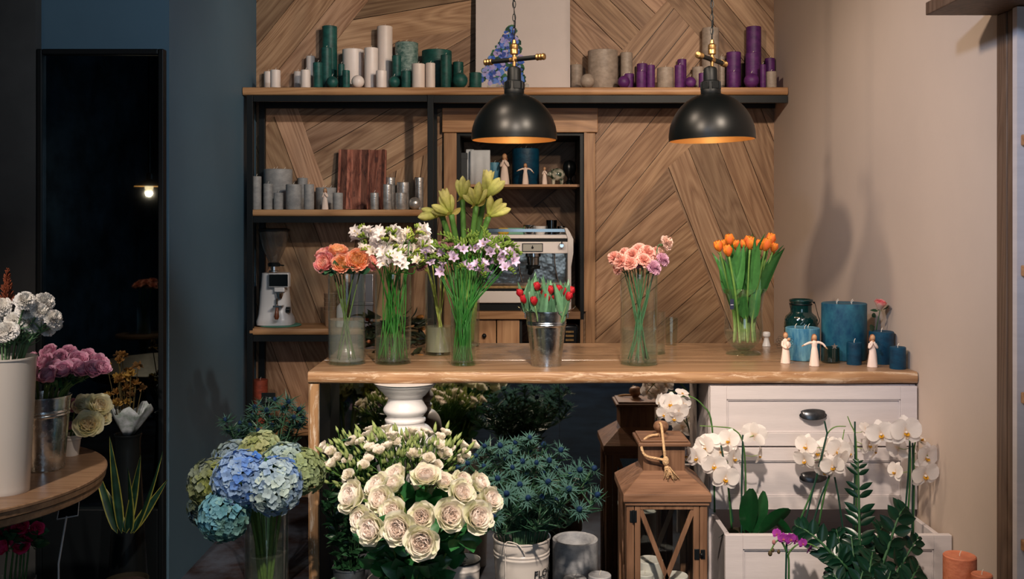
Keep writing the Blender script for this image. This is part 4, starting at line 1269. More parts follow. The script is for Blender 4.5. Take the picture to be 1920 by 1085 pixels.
VT = (None, Vector((X, Yv, CZT)), 36 * k, tz(541))

# galvanised tulip bucket
def bucket(name, label, X, Y, Z, r0, r1, h, mt, ribs, cat='bucket', handle='side', group=None, rim=.0025, hollow=True):
    t = thing(name, label, cat, (X, Y, Z), group)
    def rr(z): return r0 + (r1 - r0) * z / h
    pr = [(.0001, .004), (r0 * .97, .004), (r0, 0), (r0 + .001, .003)]
    zs_ = [i * h / 30 for i in range(1, 31)]
    for z in zs_: pr.append((rr(z), z))
    for q in ribs:
        z = q * h
        pr = [p for p in pr if not (z - .004 < p[1] < z + .004)] + [(rr(z) , z - .004), (rr(z) + .0018, z - .0015), (rr(z) + .0018, z + .0015), (rr(z), z + .004)]
    pr[4:] = sorted(pr[4:], key=lambda p: p[1])
    pr += [(r1 + rim, h - .001), (r1 + rim, h + .003), (r1 - .001, h + .0035), (rr(h * .8) - .002, h * .8), (rr(h * .5) - .002, h * .5), (.0001, h * .5 - .005)]
    m = MB(); m.lathe(pr, seg=56); m.build('bucket_body', mt, t, 50)
    if handle == 'side':
        for s_ in (-1, 1):
            m = MB(); m.tube(cr([(s_ * (r1 - .001), -.012, h - .010), (s_ * (r1 + .018), -.013, h + .008), (s_ * (r1 + .028), 0, h + .017), (s_ * (r1 + .018), .013, h + .008), (s_ * (r1 - .001), .012, h - .010)]), .0016, 6)
            m.box(s_ * (r1 - .0005), s_ * (r1 + .003), -.014, .014, h - .024, h - .004); m.build('side_handle', M_STEEL if mt == M_ZINC else mt, t, 40)
    return t
Yb_ = 3.555; X = P(1024.5, 0, Yb_)[0]; hb = P(0, 583, Yb_)[2] - CZ
VR = (bucket('tin_bucket', 'galvanised tin bucket of red tulips on the counter', X, Yb_, CZ, .0525, .0745, hb, M_ZINC, (.795, .76)), Vector((X, Yb_, CZ)), .0745, hb)

# ------------------------------------------------------------------ right end of the counter
Y = 3.90; X = P(1502, 0, Y)[0]; k = Y / F
t = thing('glass_jar', 'dark teal glass jar with diamond pattern and wire handle', 'jar', (X, Y, CZT))
def jz(py): return P(0, py, Y)[2] - CZT
pr = smooth_prof([(.0001, .002), (27 * k, .002), (29.5 * k, .012), (30 * k, jz(625)), (30 * k, jz(608)), (28 * k, jz(594)), (21 * k, jz(586)), (19.5 * k, jz(582)), (19.5 * k, jz(568)), (21.5 * k, jz(565)), (21.5 * k, jz(561)), (18.5 * k, jz(561))], 4)
m = MB(); m.lathe(pr, seg=96, bump=lambda a, z: 1 + (.045 * max(0, abs(math.sin(9 * a + z * 110)) * abs(math.sin(9 * a - z * 110)) - .15) if .012 < z < jz(590) else 0)); m.build('jar_body', M_TEALGLASS, t, 60)
m = MB(); m.lathe([(max(a - .003, .0001), b_ + .001) for a, b_ in pr], seg=48); m.build('jar_lining', thin_glass('teal_glass_inner', (.25, .45, .45), 1.3, body=S(34, 96, 94), body_amt=.35), t, 60)
m = MB(); m.lathe([(20.3 * k, jz(571)), (20.6 * k, jz(570)), (20.3 * k, jz(569))], seg=40)
zr = jz(567)
m.tube(cr([(22 * k, 0, zr), (25 * k, -.004, zr), (30 * k, -.01, jz(590)), (32.5 * k, -.014, jz(600)), (27 * k, -.016, jz(611))]), .0014, 6); m.ball((24 * k, -.003, zr), .004, 8, 6)
m.tube(cr([(-22 * k, 0, zr), (-21.5 * k, -.01, jz(575)), (-21 * k, -.016, jz(581))]), .0014, 6)
m.build('wire_handle', M_BLACK, t)
G = 'blue and teal candles on right end of the counter'
def cnt_candle(key, color, xl, xr, yb, yt, wicks=1, mat=None, zoff=0):
    Yf = (EYE - CZ) * F / (yb - HZ); r = (xr - xl) / 2 / F * Yf; r = (xr - xl) / 2 / F * (Yf + r); Y = Yf + r
    Z = CZT if Y + r > 3.69 else CZ
    return candle(key, color, P((xl + xr) / 2, 0, Y)[0], Y, Z, r, P(0, yt, Y - r * .2)[2] - Z, wicks, G, mat=mat)
cnt_candle('streaked bright blue candle with three wicks before the teal jar', 'blue', 1473.5, 1536, 678, 614, 3)
cnt_candle('largest deep teal candle, standing beside the glass jar', 'teal', 1541.5, 1623.5, 678, 568, 4, plain('scuffed_teal_wax', S(4, 58, 92), .5, col2=S(48, 112, 130), vscale=12, stretch=(1.6, 1.6, 1), detail=10))
cnt_candle('small bright teal candle in front of the largest candle', 'teal', 1588, 1615, 685, 641)
cnt_candle('medium dark teal candle behind the praying figurine', 'teal', 1630, 1675, 684, 621)
cnt_candle('small dark teal candle, nearest the right end of the counter', 'teal', 1668.5, 1698, 693, 650)
Yc = 3.63; X = P(1557, 0, Yc)[0]
t = thing('votive_glass', 'small dark cut glass votive holder beside the open-armed figurine', 'candle holder', (X, Yc, CZ))
m = MB(); r = 16.5 / F * Yc; h = .056; m.lathe([(.0001, .001), (r * .9, .001), (r, .006), (r, h), (r - .003, h), (r - .004, .008), (.0001, .008)], seg=72, bump=lambda a, z: 1 + .05 * abs(math.sin(8 * a)) * abs(math.sin(z * 170)))
m.build('glass_body', thin_glass('dark_green_glass', (.40, .52, .48), 1.8, .02, body=S(60, 90, 84), body_amt=.25), t, 20)
m = MB(); sv = []
for i in range(10):
    a = PI / 2 + PI * i / 5; rr = .013 if i % 2 == 0 else .0052
    sv.append((rr * math.cos(a) + .004, rr * math.sin(a) * .9 + h + .007))
m.prism(sv, 'y', -.0335, -.0315); m.build('silver_star', M_STEEL, t, 0)
t = thing('ceramic_finial', 'small cream ceramic ornament with round top behind tulip vase', 'ornament', (P(1437, 0, 4.1)[0], 4.1, CZT))
m = MB(); m.lathe(smooth_prof([(.0001, 0), (.016, 0), (.0165, .004), (.012, .02), (.0095, .034), (.015, .04), (.016, .048), (.013, .058), (.0001, .060)], 3), seg=24); m.build('ornament_body', M_CERAMIC, t, 50)

# ------------------------------------------------------------------ white turned pedestal under the counter
Y = 3.462; k = Y / F; X = P(760, 0, Y)[0]
t = thing('turned_pedestal', 'thick white turned wooden pedestal under the counter top', 'pedestal', (X, Y, 0))
def bz(py): return P(0, py, Y)[2]
bp_ = [(40, 1085), (44, 1040), (46, 1000), (40, 960), (44, 920), (52, 880), (57.5, 845), (57.5, 828), (54, 812), (46, 801), (40, 797), (36, 795), (36, 789), (38, 788), (38, 784), (35, 782), (35, 777), (38, 774), (41, 769), (40.5, 764), (36, 757), (33, 750), (33, 744), (38, 740), (42, 735), (46, 731), (50, 727), (54, 722), (57, 719.5), (57.5, 716.5)]
pr = [(.0001, 0), (.1, 0), (.1, .03), (.08, .05), (.07, .12)] + [(a * k, bz(b_)) for a, b_ in bp_ if b_ < 1080]
pr = [p for p in pr if p[1] < .908]
pr = [p for p in pr] + [(57.5 * k, .909), (.0001, .9095)]
m = MB(); m.lathe(smooth_prof(pr, 3), seg=56); recalc(m.build('turned_column', M_CERAMIC, t, 40))

# ------------------------------------------------------------------ lanterns
def lantern(name, label, Xc, Yc, Z0, s, candles=True):
    t = thing(name, label, 'lantern', (Xc, Yc, Z0))
    W = .277 / 2 * s; ze = (.583 - 0) * s; zt = .608 * s
    b = .1274 * s
    m = MB()
    for sx in (-1, 1):
        for sy in (-1, 1):
            m.box(sx * b, sx * (b - .024 * s), sy * b, sy * (b - .024 * s), .03 * s, ze)
    m.build('corner_post', M_LANTERN_Z, t, 0, .002)
    m = MB(); m.box(-W, W, -W, W, 0, .03 * s); m.build('base_board', M_LANTERN, t, 0, .004)
    m = MB(); m.box(-W, W, -W, W, ze, zt); m.box(-W * .96, W * .96, -W * .96, W * .96, ze - .012, ze)
    a = .067 * s; zn = .665 * s
    v = [(-W, -W, zt), (W, -W, zt), (W, W, zt), (-W, W, zt), (-a, -a, zn), (a, -a, zn), (a, a, zn), (-a, a, zn)]
    m.add(v, [(0, 1, 5, 4), (1, 2, 6, 5), (2, 3, 7, 6), (3, 0, 4, 7), (4, 5, 6, 7)])
    m.build('roof', M_LANTERN, t, 0, .002)
    m = MB(); m.box(-a, a, -a, a, zn - .012, .745 * s); o = m.build('chimney', M_LANTERN_Z, t, 0, .0015)
    m = MB(); m.lathe([(.0001, 0), (.016 * s, 0), (.016 * s, .0015), (.0001, .0015)], seg=24, M=Matrix.Translation((0, -a + .0005, .70 * s)) @ Matrix.Rotation(R(90), 4, 'X')); m.build('vent_hole', M_BLACKP, o, 0)
    c = .084 * s
    m = MB(); m.box(-c, c, -c, c, .745 * s, .757 * s); m.box(-c * .9, c * .9, -c * .9, c * .9, .757 * s, .764 * s); m.build('cap', M_LANTERN, t, 0, .003)
    m = MB(); m.lathe(smooth_prof([(.0001, .762 * s), (.024 * s, .763 * s), (.013 * s, .772 * s), (.022 * s, .784 * s), (.025 * s, .795 * s), (.018 * s, .808 * s), (.0001, .813 * s)], 3), seg=24); m.build('finial', M_LANTERN, t, 60)
    # doors and panes
    dz0, dz1 = .035 * s, ze - .004
    for side in range(4):
        Mr = Matrix.Rotation(R(90 * side), 4, 'Z')
        m = MB(); q = b - .026 * s; y = -b
        st = .018 * s
        for x0, x1, z0, z1 in ((-q, -q + st, dz0, dz1), (q - st, q, dz0, dz1), (-q + st, q - st, dz0, dz0 + st), (-q + st, q - st, dz1 - .022 * s, dz1)):
            m.box(x0, x1, y, y + .014, z0, z1, M=Mr)
        x0, x1, z0, z1 = -q + st, q - st, dz0 + st, dz1 - .022 * s
        zmid = dz1 - .022 * s - .238 * s
        for (pa, pb) in (((x0, z1), (x1, zmid - .19 * s)), ((x1, z1), (x0, zmid - .19 * s))):
            dx, dz = pb[0] - pa[0], pb[1] - pa[1]; L = math.hypot(dx, dz); nx, nz = -dz / L * .0075 * s, dx / L * .0075 * s
            m.add([(Mr @ Vector(p)) for p in [(pa[0] + nx, y + .002, pa[1] + nz), (pa[0] - nx, y + .002, pa[1] - nz), (pb[0] - nx, y + .002, pb[1] - nz), (pb[0] + nx, y + .002, pb[1] + nz),
                   (pa[0] + nx, y + .010, pa[1] + nz), (pa[0] - nx, y + .010, pa[1] - nz), (pb[0] - nx, y + .010, pb[1] - nz), (pb[0] + nx, y + .010, pb[1] + nz)]],
                  [(0, 1, 2, 3), (7, 6, 5, 4), (0, 4, 5, 1), (1, 5, 6, 2), (2, 6, 7, 3), (3, 7, 4, 0)])
        d = m.build('door' if side == 0 else 'side_frame', M_LANTERN_Z, t, 0, .0015); recalc(d)
        m = MB(); m.box(x0, x1, y + .011, y + .013, z0, z1, M=Mr); m.build('glass_pane', M_PANE, d, 0)
        if side == 0:
            m = MB(); m.box(-b + .010, -b + .032, -b - .003, -b, ze - .065, ze - .028); m.tube([(-b + .021, -b - .004, ze - .067), (-b + .021, -b - .004, ze - .026)], .0035, 8); m.build('hinge', M_BLACK, d, 35, .001)
            m = MB(); zl = ze - .165; m.box(b - .042, b - .026, -b - .004, -b, zl - .016, zl + .016); m.box(b - .022, b - .008, -b - .004, -b, zl - .014, zl + .014); m.ball((b - .02, -b - .008, zl), .006, 10, 8); m.build('latch', M_BLACK, d, 35, .001)
    return t
M_LANTERN_Z = wood('lantern_wood_upright', S(56, 38, 28), S(104, 74, 54), S(136, 102, 78), 'Object', 'z', 0.5, False, 3.0, 0.3, k=1.5)
M_PANE = thin_glass('lantern_pane', (.93, .95, .95), 1.4)
LX, LY = .488, 3.262
t = lantern('wooden_lantern', 'brown wooden lantern with crossed front door and rope tassel', LX, LY, 0, 1.0)
m = MB()
ropep = cr([(-.012, -.026, .772), (-.05, -.045, .768), (-.074, -.078, .748), (-.062, -.088, .718), (-.02, -.090, .708), (.0, -.092, .704)], 5)
m.tube(ropep, .0045, 7)
m.tube(cr([(-.006, -.018, .808), (-.004, -.040, .800), (-.004, -.088, .745), (.0, -.092, .704)], 5), .0045, 7)
m.ball((.001, -.094, .702), .011, 12, 8, sz=1.5); m.ball((.004, -.094, .680), .008, 10, 8, sz=1.3)
rnd = random.Random(2)
for i in range(22):
    x = .006 + rnd.uniform(-.007, .007); a = rnd.uniform(-1, 1)
    m.tube([(x, -.095 + rnd.uniform(-.006, .006), .684), (x + a * .010 + .008, -.097 + rnd.uniform(-.008, .008), .662), (x + a * .020 + .013, -.098 + rnd.uniform(-.010, .008), .640 + abs(a) * .008)], .0016, 4)
m.build('rope_tassel', M_ROPE, t, 180)
for i, (dx, dy, r, h) in enumerate(((-.035, .01, .043, .325), (.045, -.02, .040, .285), (-.06, -.05, .028, .30))):
    candle('ivory pillar candle inside the brown lantern, {}', 'ivory', LX + dx, LY + dy, .03, r, h, 1, 'ivory candles inside the lantern')
# small grey candles on the floor display
def fcandle(label, color, xl, xr, yt, Y, z0=0, hollow=False, mat=None):
    r = (xr - xl) / 2 / F * Y; X = P((xl + xr) / 2, 0, Y)[0]; h = P(0, yt, Y)[2] - z0
    if not hollow: return candle(label, color, X, Y, z0, r, h, 1, mat=mat)
    t = thing('pillar_candle', None, 'candle', (X, Y, z0)); m = MB()
    pr = [(.0001, 0), (r * .98, 0), (r, .004), (r, h - .003), (r - .004, h), (r - .012, h - .003), (r - .018, h - .03), (r * .55, h - .055), (.0001, h - .058)]
    m.lathe(pr, seg=56, bump=lambda a, z: 1 - (.10 * max(0, math.sin(2 * a + 1.0)) if (h - .05 < z < h - .004) else 0)); m.build('wax_body', mat or CM[color], t, 50); wick(t, 0, 0, h - .058)
    late(label, t, pxof(t.location)); return t
# low display riser that carries the small candles
t = thing('display_riser', 'low dark riser carrying the pale grey candles beside the lantern', 'riser', (P(1078, 0, 3.25)[0], 3.25, 0))
x0, x1 = P(1036, 0, 3.1)[0], P(1128, 0, 3.1)[0]
m = MB(); m.box(x0 - t.location.x, x1 - t.location.x - .006, -.16, .1, 0, .24); m.build('riser_body', M_BLACKP, t, 0, .003)
fcandle('wide pale grey candle with melted hollow top beside the lantern', 'stone', 1036, 1121, 1008, 3.24, .24, True)
fcandle('small pale candle, nearest the lantern foot', 'stone', 1103, 1146, 1076, 3.105, .24)
fcandle('short pale candle in front of the wide melted candle', 'stone', 1056, 1100, 1083, 3.12, .24)
fcandle('upright peach orange candle on the floor display by right wall', 'orange', 1770, 1829, 1040, 2.75, 0)
fcandle('lower peach orange candle beside the taller one', 'orange', 1822, 1860, 1075, 2.66, 0)

# ------------------------------------------------------------------ floor buckets
def text_bent(txt, size, r, zc, ang, mt, parent, name, rz_taper=0.0, font_bold=False):
    cu = bpy.data.curves.new('txt', 'FONT'); cu.body = txt; cu.size = size; cu.align_x = 'CENTER'; cu.align_y = 'CENTER'; cu.offset = .0006 if font_bold else 0
    ob = bpy.data.objects.new('txt', cu); COL.objects.link(ob)
    dg = bpy.context.evaluated_depsgraph_get(); dg.update()
    me = bpy.data.meshes.new_from_object(ob.evaluated_get(dg))
    bpy.data.objects.remove(ob)
    for v in me.vertices:
        a = ang + v.co.x / r; z = v.co.y
        rr = r + rz_taper * z + .0007
        v.co = (rr * math.sin(a), -rr * math.cos(a), zc + z)
    me.materials.clear(); me.materials.append(mt)
    o = bpy.data.objects.new(name, me); COL.objects.link(o); o.parent = parent
    return o
M_INK = plain('black_print', S(30, 32, 34), .6)
Y = 3.0; X = P(978, 0, Y)[0]; r1 = 53 / F * Y; ht = P(0, 1006, Y)[2]
WB = (bucket('enamel_bucket', 'cream enamel bucket printed FLOWERS holding the blue thistles', X, Y, 0, r1 * .72, r1, ht, M_ENAMEL, (.925, .905), handle=None), Vector((X, Y, 0)), r1, ht)
m = MB(); m.tube(cr([(-.048, -r1 * .80, ht - .002), (-.04, -r1 * .84, ht + .008), (-.01, -r1 * 1.05, ht + .004), (.008, -r1 * 1.06, ht - .022)]), .0018, 6); m.build('wire_handle', M_ENAMEL, WB[0])
m = MB(); m.box(-.0495, -.047, -r1 * .88, -r1 * .865, .05, ht - .01); m.build('seam', M_ENAMEL, WB[0], 0)
text_bent('FLOWERS', .030, r1 * .985, P(0, 1081, Y - r1)[2], R(70), M_INK, WB[0], 'printed_word', (r1 - r1 * .72) / ht, True)
text_bent('& GARDEN', .017, r1 * .955, P(0, 1071, Y - r1)[2] - .036, R(70), M_INK, WB[0], 'printed_word', (r1 - r1 * .72) / ht)
Y = 2.95; X = P(868, 0, Y)[0]; r1 = 32 / F * Y; ht = P(0, 1049, Y)[2]
t = bucket('enamel_bucket', 'small white bucket with black garden print behind the roses', X, Y, 0, r1 * .7, r1, ht, M_ENAMEL, (.95,), handle=None)
m = MB(); m.lathe([(r1 + .003, ht - .002), (r1 + .004, ht + .002), (r1 + .002, ht + .004)], seg=40); m.build('dark_rim', M_BLACK, t)
zt_ = P(0, 1083, Y - r1)[2]
text_bent('HOME & GARDEN', .0155, r1 * .97, zt_ + .018, R(5), M_INK, t, 'printed_word', .05)
m = MB(); rr = r1 * .985 + .002
for (x, z, w, h) in ((0, .045, .010, .007), (-.004, .0515, .0015, .004), (0, .052, .0015, .005), (.004, .0515, .0015, .004), (0, .060, .012, .0012)):
    m.box(x - w / 2 + rr * .09, x + w / 2 + rr * .09, -rr - .001, -rr + .004, zt_ + z - .012, zt_ + z + h - .012)
m.build('printed_crown', M_INK, t, 0)
Y = 3.2; X = P(655, 0, Y)[0]; r1 = 30 / F * Y; ht = P(0, 1062, Y)[2]
GB = (bucket('tin_bucket', 'grey tin bucket with dark foliage at left of the white roses', X, Y, 0, r1 * .7, r1, ht, plain('dull_zinc', S(150, 158, 164), .4, .9, var=.2, vscale=40), (.9,), handle=None), Vector((X, Y, 0)), r1, ht)
Y = 2.72; X = P(790, 0, Y)[0]; r1 = .115; ht = P(0, 1078, Y + .1)[2]
RB = (bucket('enamel_bucket', 'cream enamel bucket holding the large white roses', X - .04, Y + .06, 0, .09, r1, ht, M_ENAMEL, (.93,), handle=None), Vector((X - .04, Y + .06, 0)), r1, ht)
X = P(745, 0, 3.12)[0]
LB = (bucket('enamel_bucket', 'pale bucket holding the small white lisianthus behind the roses', X, 3.14, 0, .08, .10, .52, M_ENAMEL, (.93,), handle=None), Vector((X, 3.14, 0)), .10, .52)
# hydrangea vase
Y = 2.9; X = P(500, 0, Y)[0]; r = 40 / F * Y
HV = (glass_cyl('glass_vase', 'large glass floor vase holding the blue hydrangeas', X, Y, 0, r, .66, .50, base=.02), Vector((X, Y, 0)), r, .66)

# ------------------------------------------------------------------ round table at the left
TX, TY, TR, TT = -1.64, 2.77, .477, .75
t = thing('round_table', 'round oak pedestal table at the left edge', 'table', (TX, TY, 0))
m = MB(); m.lathe([(.0001, TT - .030), (TR - .012, TT - .030), (TR - .004, TT - .026), (TR - .003, TT - .012), (TR, TT - .009), (TR, TT - .003), (TR - .003, TT), (.0001, TT)], seg=96); m.build('table_top', M_TABLE, t, 40)
m = MB(); m.lathe([(.0001, TT - .052), (TR - .018, TT - .052), (TR - .012, TT - .048), (TR - .012, TT - .031), (.0001, TT - .031)], seg=96); m.build('apron', M_TABLE, t, 40)
m = MB(); m.lathe(smooth_prof([(.22, 0), (.22, .03), (.08, .05), (.05, .1), (.06, .35), (.045, .6), (.12, TT - .053)], 3), seg=40); m.build('pedestal', M_TABLE, t, 50)
def ont(px, py):
    Y = (EYE - TT) * F / (py - HZ); return Vector(((px - 960) / F * Y, Y, TT))
c = ont(-5, 935); r1 = 52 / F * 2.62
V6 = (None, Vector((c.x, 2.635, TT)), r1, P(0, 672, 2.62)[2] - TT)
V6 = (bucket('tall_vase', 'tall white tapered metal vase of white carnations at left edge', c.x - .012, 2.635, TT, r1 * .76, r1, V6[3], M_ENAMEL, (), 'vase', None), Vector((c.x - .012, 2.635, TT)), r1, V6[3])
c = ont(80, 889)
V7 = (bucket('tin_bucket', 'galvanised bucket of mauve roses on the round table', P(82, 0, 2.88)[0], 2.88, TT, .056, .073, P(0, 742, 2.88)[2] - TT, M_ZINC, (.80, .76), handle=None), Vector((P(82, 0, 2.88)[0], 2.88, TT)), .073, P(0, 742, 2.88)[2] - TT)
c = P(131, 0, 3.04); h7 = P(0, 816, 3.04)[2] - TT
V8 = (bucket('small_bucket', 'small white tin bucket of cream roses on the round table', c.x, 3.045, TT, .023, .031, h7, M_ENAMEL, (.85,), handle=None), Vector((c.x, 3.045, TT)), .031, h7)
# vase of crimson roses under the table
X = P(25, 0, 2.80)[0]
V9 = (glass_cyl('glass_vase', 'glass vase of crimson roses under the round table', X, 2.80, 0, .06, .46, .3), Vector((X, 2.80, 0)), .06, .46)
# price tag on its stick
c = P(128, 955, 3.1)
t = thing('price_stick', 'small blank dark price card on a white stick below the round table', 'sign', (c.x, 3.1, 0))
m = MB(); m.tube([(-.03, 0, .40), (-.005, 0, c.z - .02)], .003, 6); pts = [(-.035, .0, c.z - .03), (.030, 0, c.z - .018), (.034, 0, c.z + .026), (-.028, 0, c.z + .006), (-.035, 0, c.z - .03)]
m.tube([(-.03, 0, .0), (-.03, 0, .40)], .003, 6)
m.tube(pts, .0022, 5); m.build('stick', M_CERAMIC, t)
m = MB(); m.add(pts[:4] + [(p[0], .003, p[2]) for p in pts[:4]], [(0, 1, 2, 3), (7, 6, 5, 4), (0, 4, 5, 1), (1, 5, 6, 2), (2, 6, 7, 3), (3, 7, 4, 0)]); m.build('card', M_BLACKP, t, 0)

# ------------------------------------------------------------------ flowers: petals, blooms, stems
rf = random.Random(11)
def lerp(a, b, t): return a + (b - a) * t
def mixc(a, b, t): return tuple(lerp(a[i], b[i], t) for i in range(3))
def mul(c, k): return tuple(min(1.0, q * k) for q in c)
def Mdir(pos, d, roll=0.0, s=1.0):
    q = Vector((0, 0, 1)).rotation_difference(Vector(d).normalized())
    return Matrix.Translation(Vector(pos)) @ q.to_matrix().to_4x4() @ Matrix.Rotation(roll, 4, 'Z') @ Matrix.Scale(s, 4)

SH = {
    'round': lambda v: (math.sin(PI * min(1, .12 + .80 * v)) ** .75 if v < .999 else .22),
    'rose': lambda v: (.25 + .95 * math.sin(PI * (.05 + .62 * v)) ** 1.1) * (1 - max(0, v - .82) ** 1.5 * 4.2),
    'leaf': lambda v: math.sin(PI * v ** .85) ** .9 + .02,
    'lance': lambda v: (math.sin(PI * v ** .6) ** .8) * (1 - .15 * v) + .02,
    'tulip': lambda v: (.35 + .75 * math.sin(PI * (.08 + .62 * v))) * (1 - max(0, v - .6) ** 2 * 5.2),
    'fan': lambda v: .30 + .85 * v ** 1.2,
    'spike': lambda v: max(.03, (1 - v) ** .8),
    'oval': lambda v: max(.04, math.sin(PI * v ** .9)) ** .55 * (.75 + .25 * v),
    'orb': lambda v: math.sin(PI * min(1, .10 + .86 * v)) ** .55,
    'paddle': lambda v: math.sin(PI * (.1 + .8 * v)) ** .6 * (.6 + .4 * v),
}
def petal(mb, M, L, W, shape='round', cup=.3, a0=0., a1=0., nu=4, nv=5, ruf=0., rk=3., ph=0., col=None, fold=0., tipc=0.):
    sh = SH[shape]; rows = []; cols = []
    y = z = 0.0
    for j in range(nv + 1):
        v = j / nv; a = lerp(a0, a1, v)
        if j: am = lerp(a0, a1, (j - .5) / nv); y += math.sin(am) * L / nv; z += math.cos(am) * L / nv
        w = sh(v) * W / 2
        n = (0, -math.cos(a), math.sin(a))
        row = []
        for i in range(nu + 1):
            u = 2 * i / nu - 1
            off = cup * w * u * u + fold * w * abs(u) + (ruf * W * v * v * math.sin(rk * u * 3 + ph) if ruf else 0)
            dz = -tipc * L * u * u * v * v
            row.append(M @ Vector((u * w, y + n[1] * off + dz * math.sin(a), z + n[2] * off + dz * math.cos(a))))
            cols.append(col(u, v) if callable(col) else col)
        rows.append(row)
    vv = [p for r in rows for p in r]; f = []
    for a in range(nv):
        for b in range(nu):
            f.append((a * (nu + 1) + b, a * (nu + 1) + b + 1, (a + 1) * (nu + 1) + b + 1, (a + 1) * (nu + 1) + b))
    mb.add(vv, f, 0, cols)

def rz(a): return Matrix.Rotation(a, 4, 'Z')
def T(x, y, z): return Matrix.Translation((x, y, z))

def rose_mesh(name, inner, mid, outer, edge, openness=1.0, seed=0, npet=30, frill=0.0):
    """unit radius rose, opening towards +Z, centre at origin"""
    r = random.Random(seed); mb = MB()
    for i in range(npet):
        t = i / (npet - 1)
        phi = i * 2.39996 + r.uniform(-.12, .12)
        base = lerp(.03, .30, t)
        L = lerp(.92, 1.16, t ** .8) * r.uniform(.96, 1.04)
        W = lerp(.55, 1.42, t ** .8) * r.uniform(.94, 1.06)
        a0 = lerp(R(4), R(38), t) * openness + R(r.uniform(-2, 2))
        a1 = lerp(R(-6), R(76), t ** 1.5) * openness + R(r.uniform(-5, 8))
        cup = lerp(1.15, .62, t)
        z0 = lerp(-.46, -.60, t)
        c1 = mixc(inner, mid, min(1, t * 2)) if t < .5 else mixc(mid, outer, (t - .5) * 2)
        c1 = mul(c1, r.uniform(.95, 1.04))
        def cf(u, v, c1=c1, t=t):
            c = mixc(mixc(c1, outer, .5), c1, min(1, v * 1.3))
            k = max(0, (v - .72) / .28) ** 1.5
            return mixc(c, edge, k * .8)
        petal(mb, rz(phi) @ T(0, base, z0), L, W, 'rose', cup, a0, a1, 8, 8, .012 + .02 * t + frill * r.uniform(.6, 1.3), 1.6 + frill * 30, r.uniform(0, 6), cf, 0, -.10 + .05 * t)
    for i in range(5):
        petal(mb, rz(i * 2 * PI / 5) @ T(0, .05, -.66), .55, .22, 'spike', .2, R(80), R(150 if i % 2 else 110), 2, 4, col=S(70, 104, 50))
    mb.ball((0, 0, -.66), .14, 10, 6, col=S(78, 112, 54))
    return mb.mesh(name, M_PETAL, 180)

def carnation_mesh(name, c_in, c_out, seed=0, n=60, edge=None, tooth=.06):
    r = random.Random(seed); mb = MB()
    for i in range(n):
        t = (i + .5) / n
        phi = i * 2.39996 + r.uniform(-.3, .3)
        a = lerp(R(0), R(96), t ** .62)
        L = lerp(1.28, 1.0, t ** .7) * r.uniform(.86, 1.1)
        W = lerp(.62, .95, t) * r.uniform(.85, 1.15)
        c = mul(mixc(c_in, c_out, min(1, max(0, t + r.uniform(-.3, .3)))), r.uniform(.9, 1.08))
        e = edge or mixc(c, (1, .93, .9), .22)
        M = rz(phi) @ T(0, .04, -.38) @ rz(r.uniform(-.5, .5))
        petal(mb, M, L, W, 'fan', r.uniform(-.15, .3), a * .62, a * 1.2 + R(r.uniform(-14, 14)), 9, 6, .20 * r.uniform(.6, 1.3), r.uniform(2.6, 4.6), r.uniform(0, 6), lambda u, v, c=c, e=e: mixc(mul(c, .9), e, v ** 2), 0, .06)
    mb.lathe([(.0001, -.95), (.13, -.92), (.16, -.6), (.2, -.35), (.17, -.3)], seg=10, col=S(96, 132, 84))
    return mb.mesh(name, M_PETAL, 180)

def tulip_mesh(name, c_mid, c_edge, c_base, seed=0, openv=0.0):
    """unit: height 1, base at origin"""
    r = random.Random(seed); mb = MB()
    for i in range(6):
        out = i < 3
        phi = i * 2 * PI / 3 + (PI / 3 if not out else 0) + r.uniform(-.08, .08)
        def cf(u, v):
            c = mixc(c_base, c_mid, min(1, v * 3)); e = abs(u) ** 2.2
            return mixc(c, c_edge, min(1, e * .9 + max(0, v - .85) * 3))
        petal(mb, rz(phi) @ T(0, .02, 0), 1.12, .72 if out else .62, 'tulip', .85, R(62 if out else 56), R(-36 + openv * 30 - (0 if out else 4)), 6, 9, .0, 2, 0, cf)
    return mb.mesh(name, M_PETAL, 180)

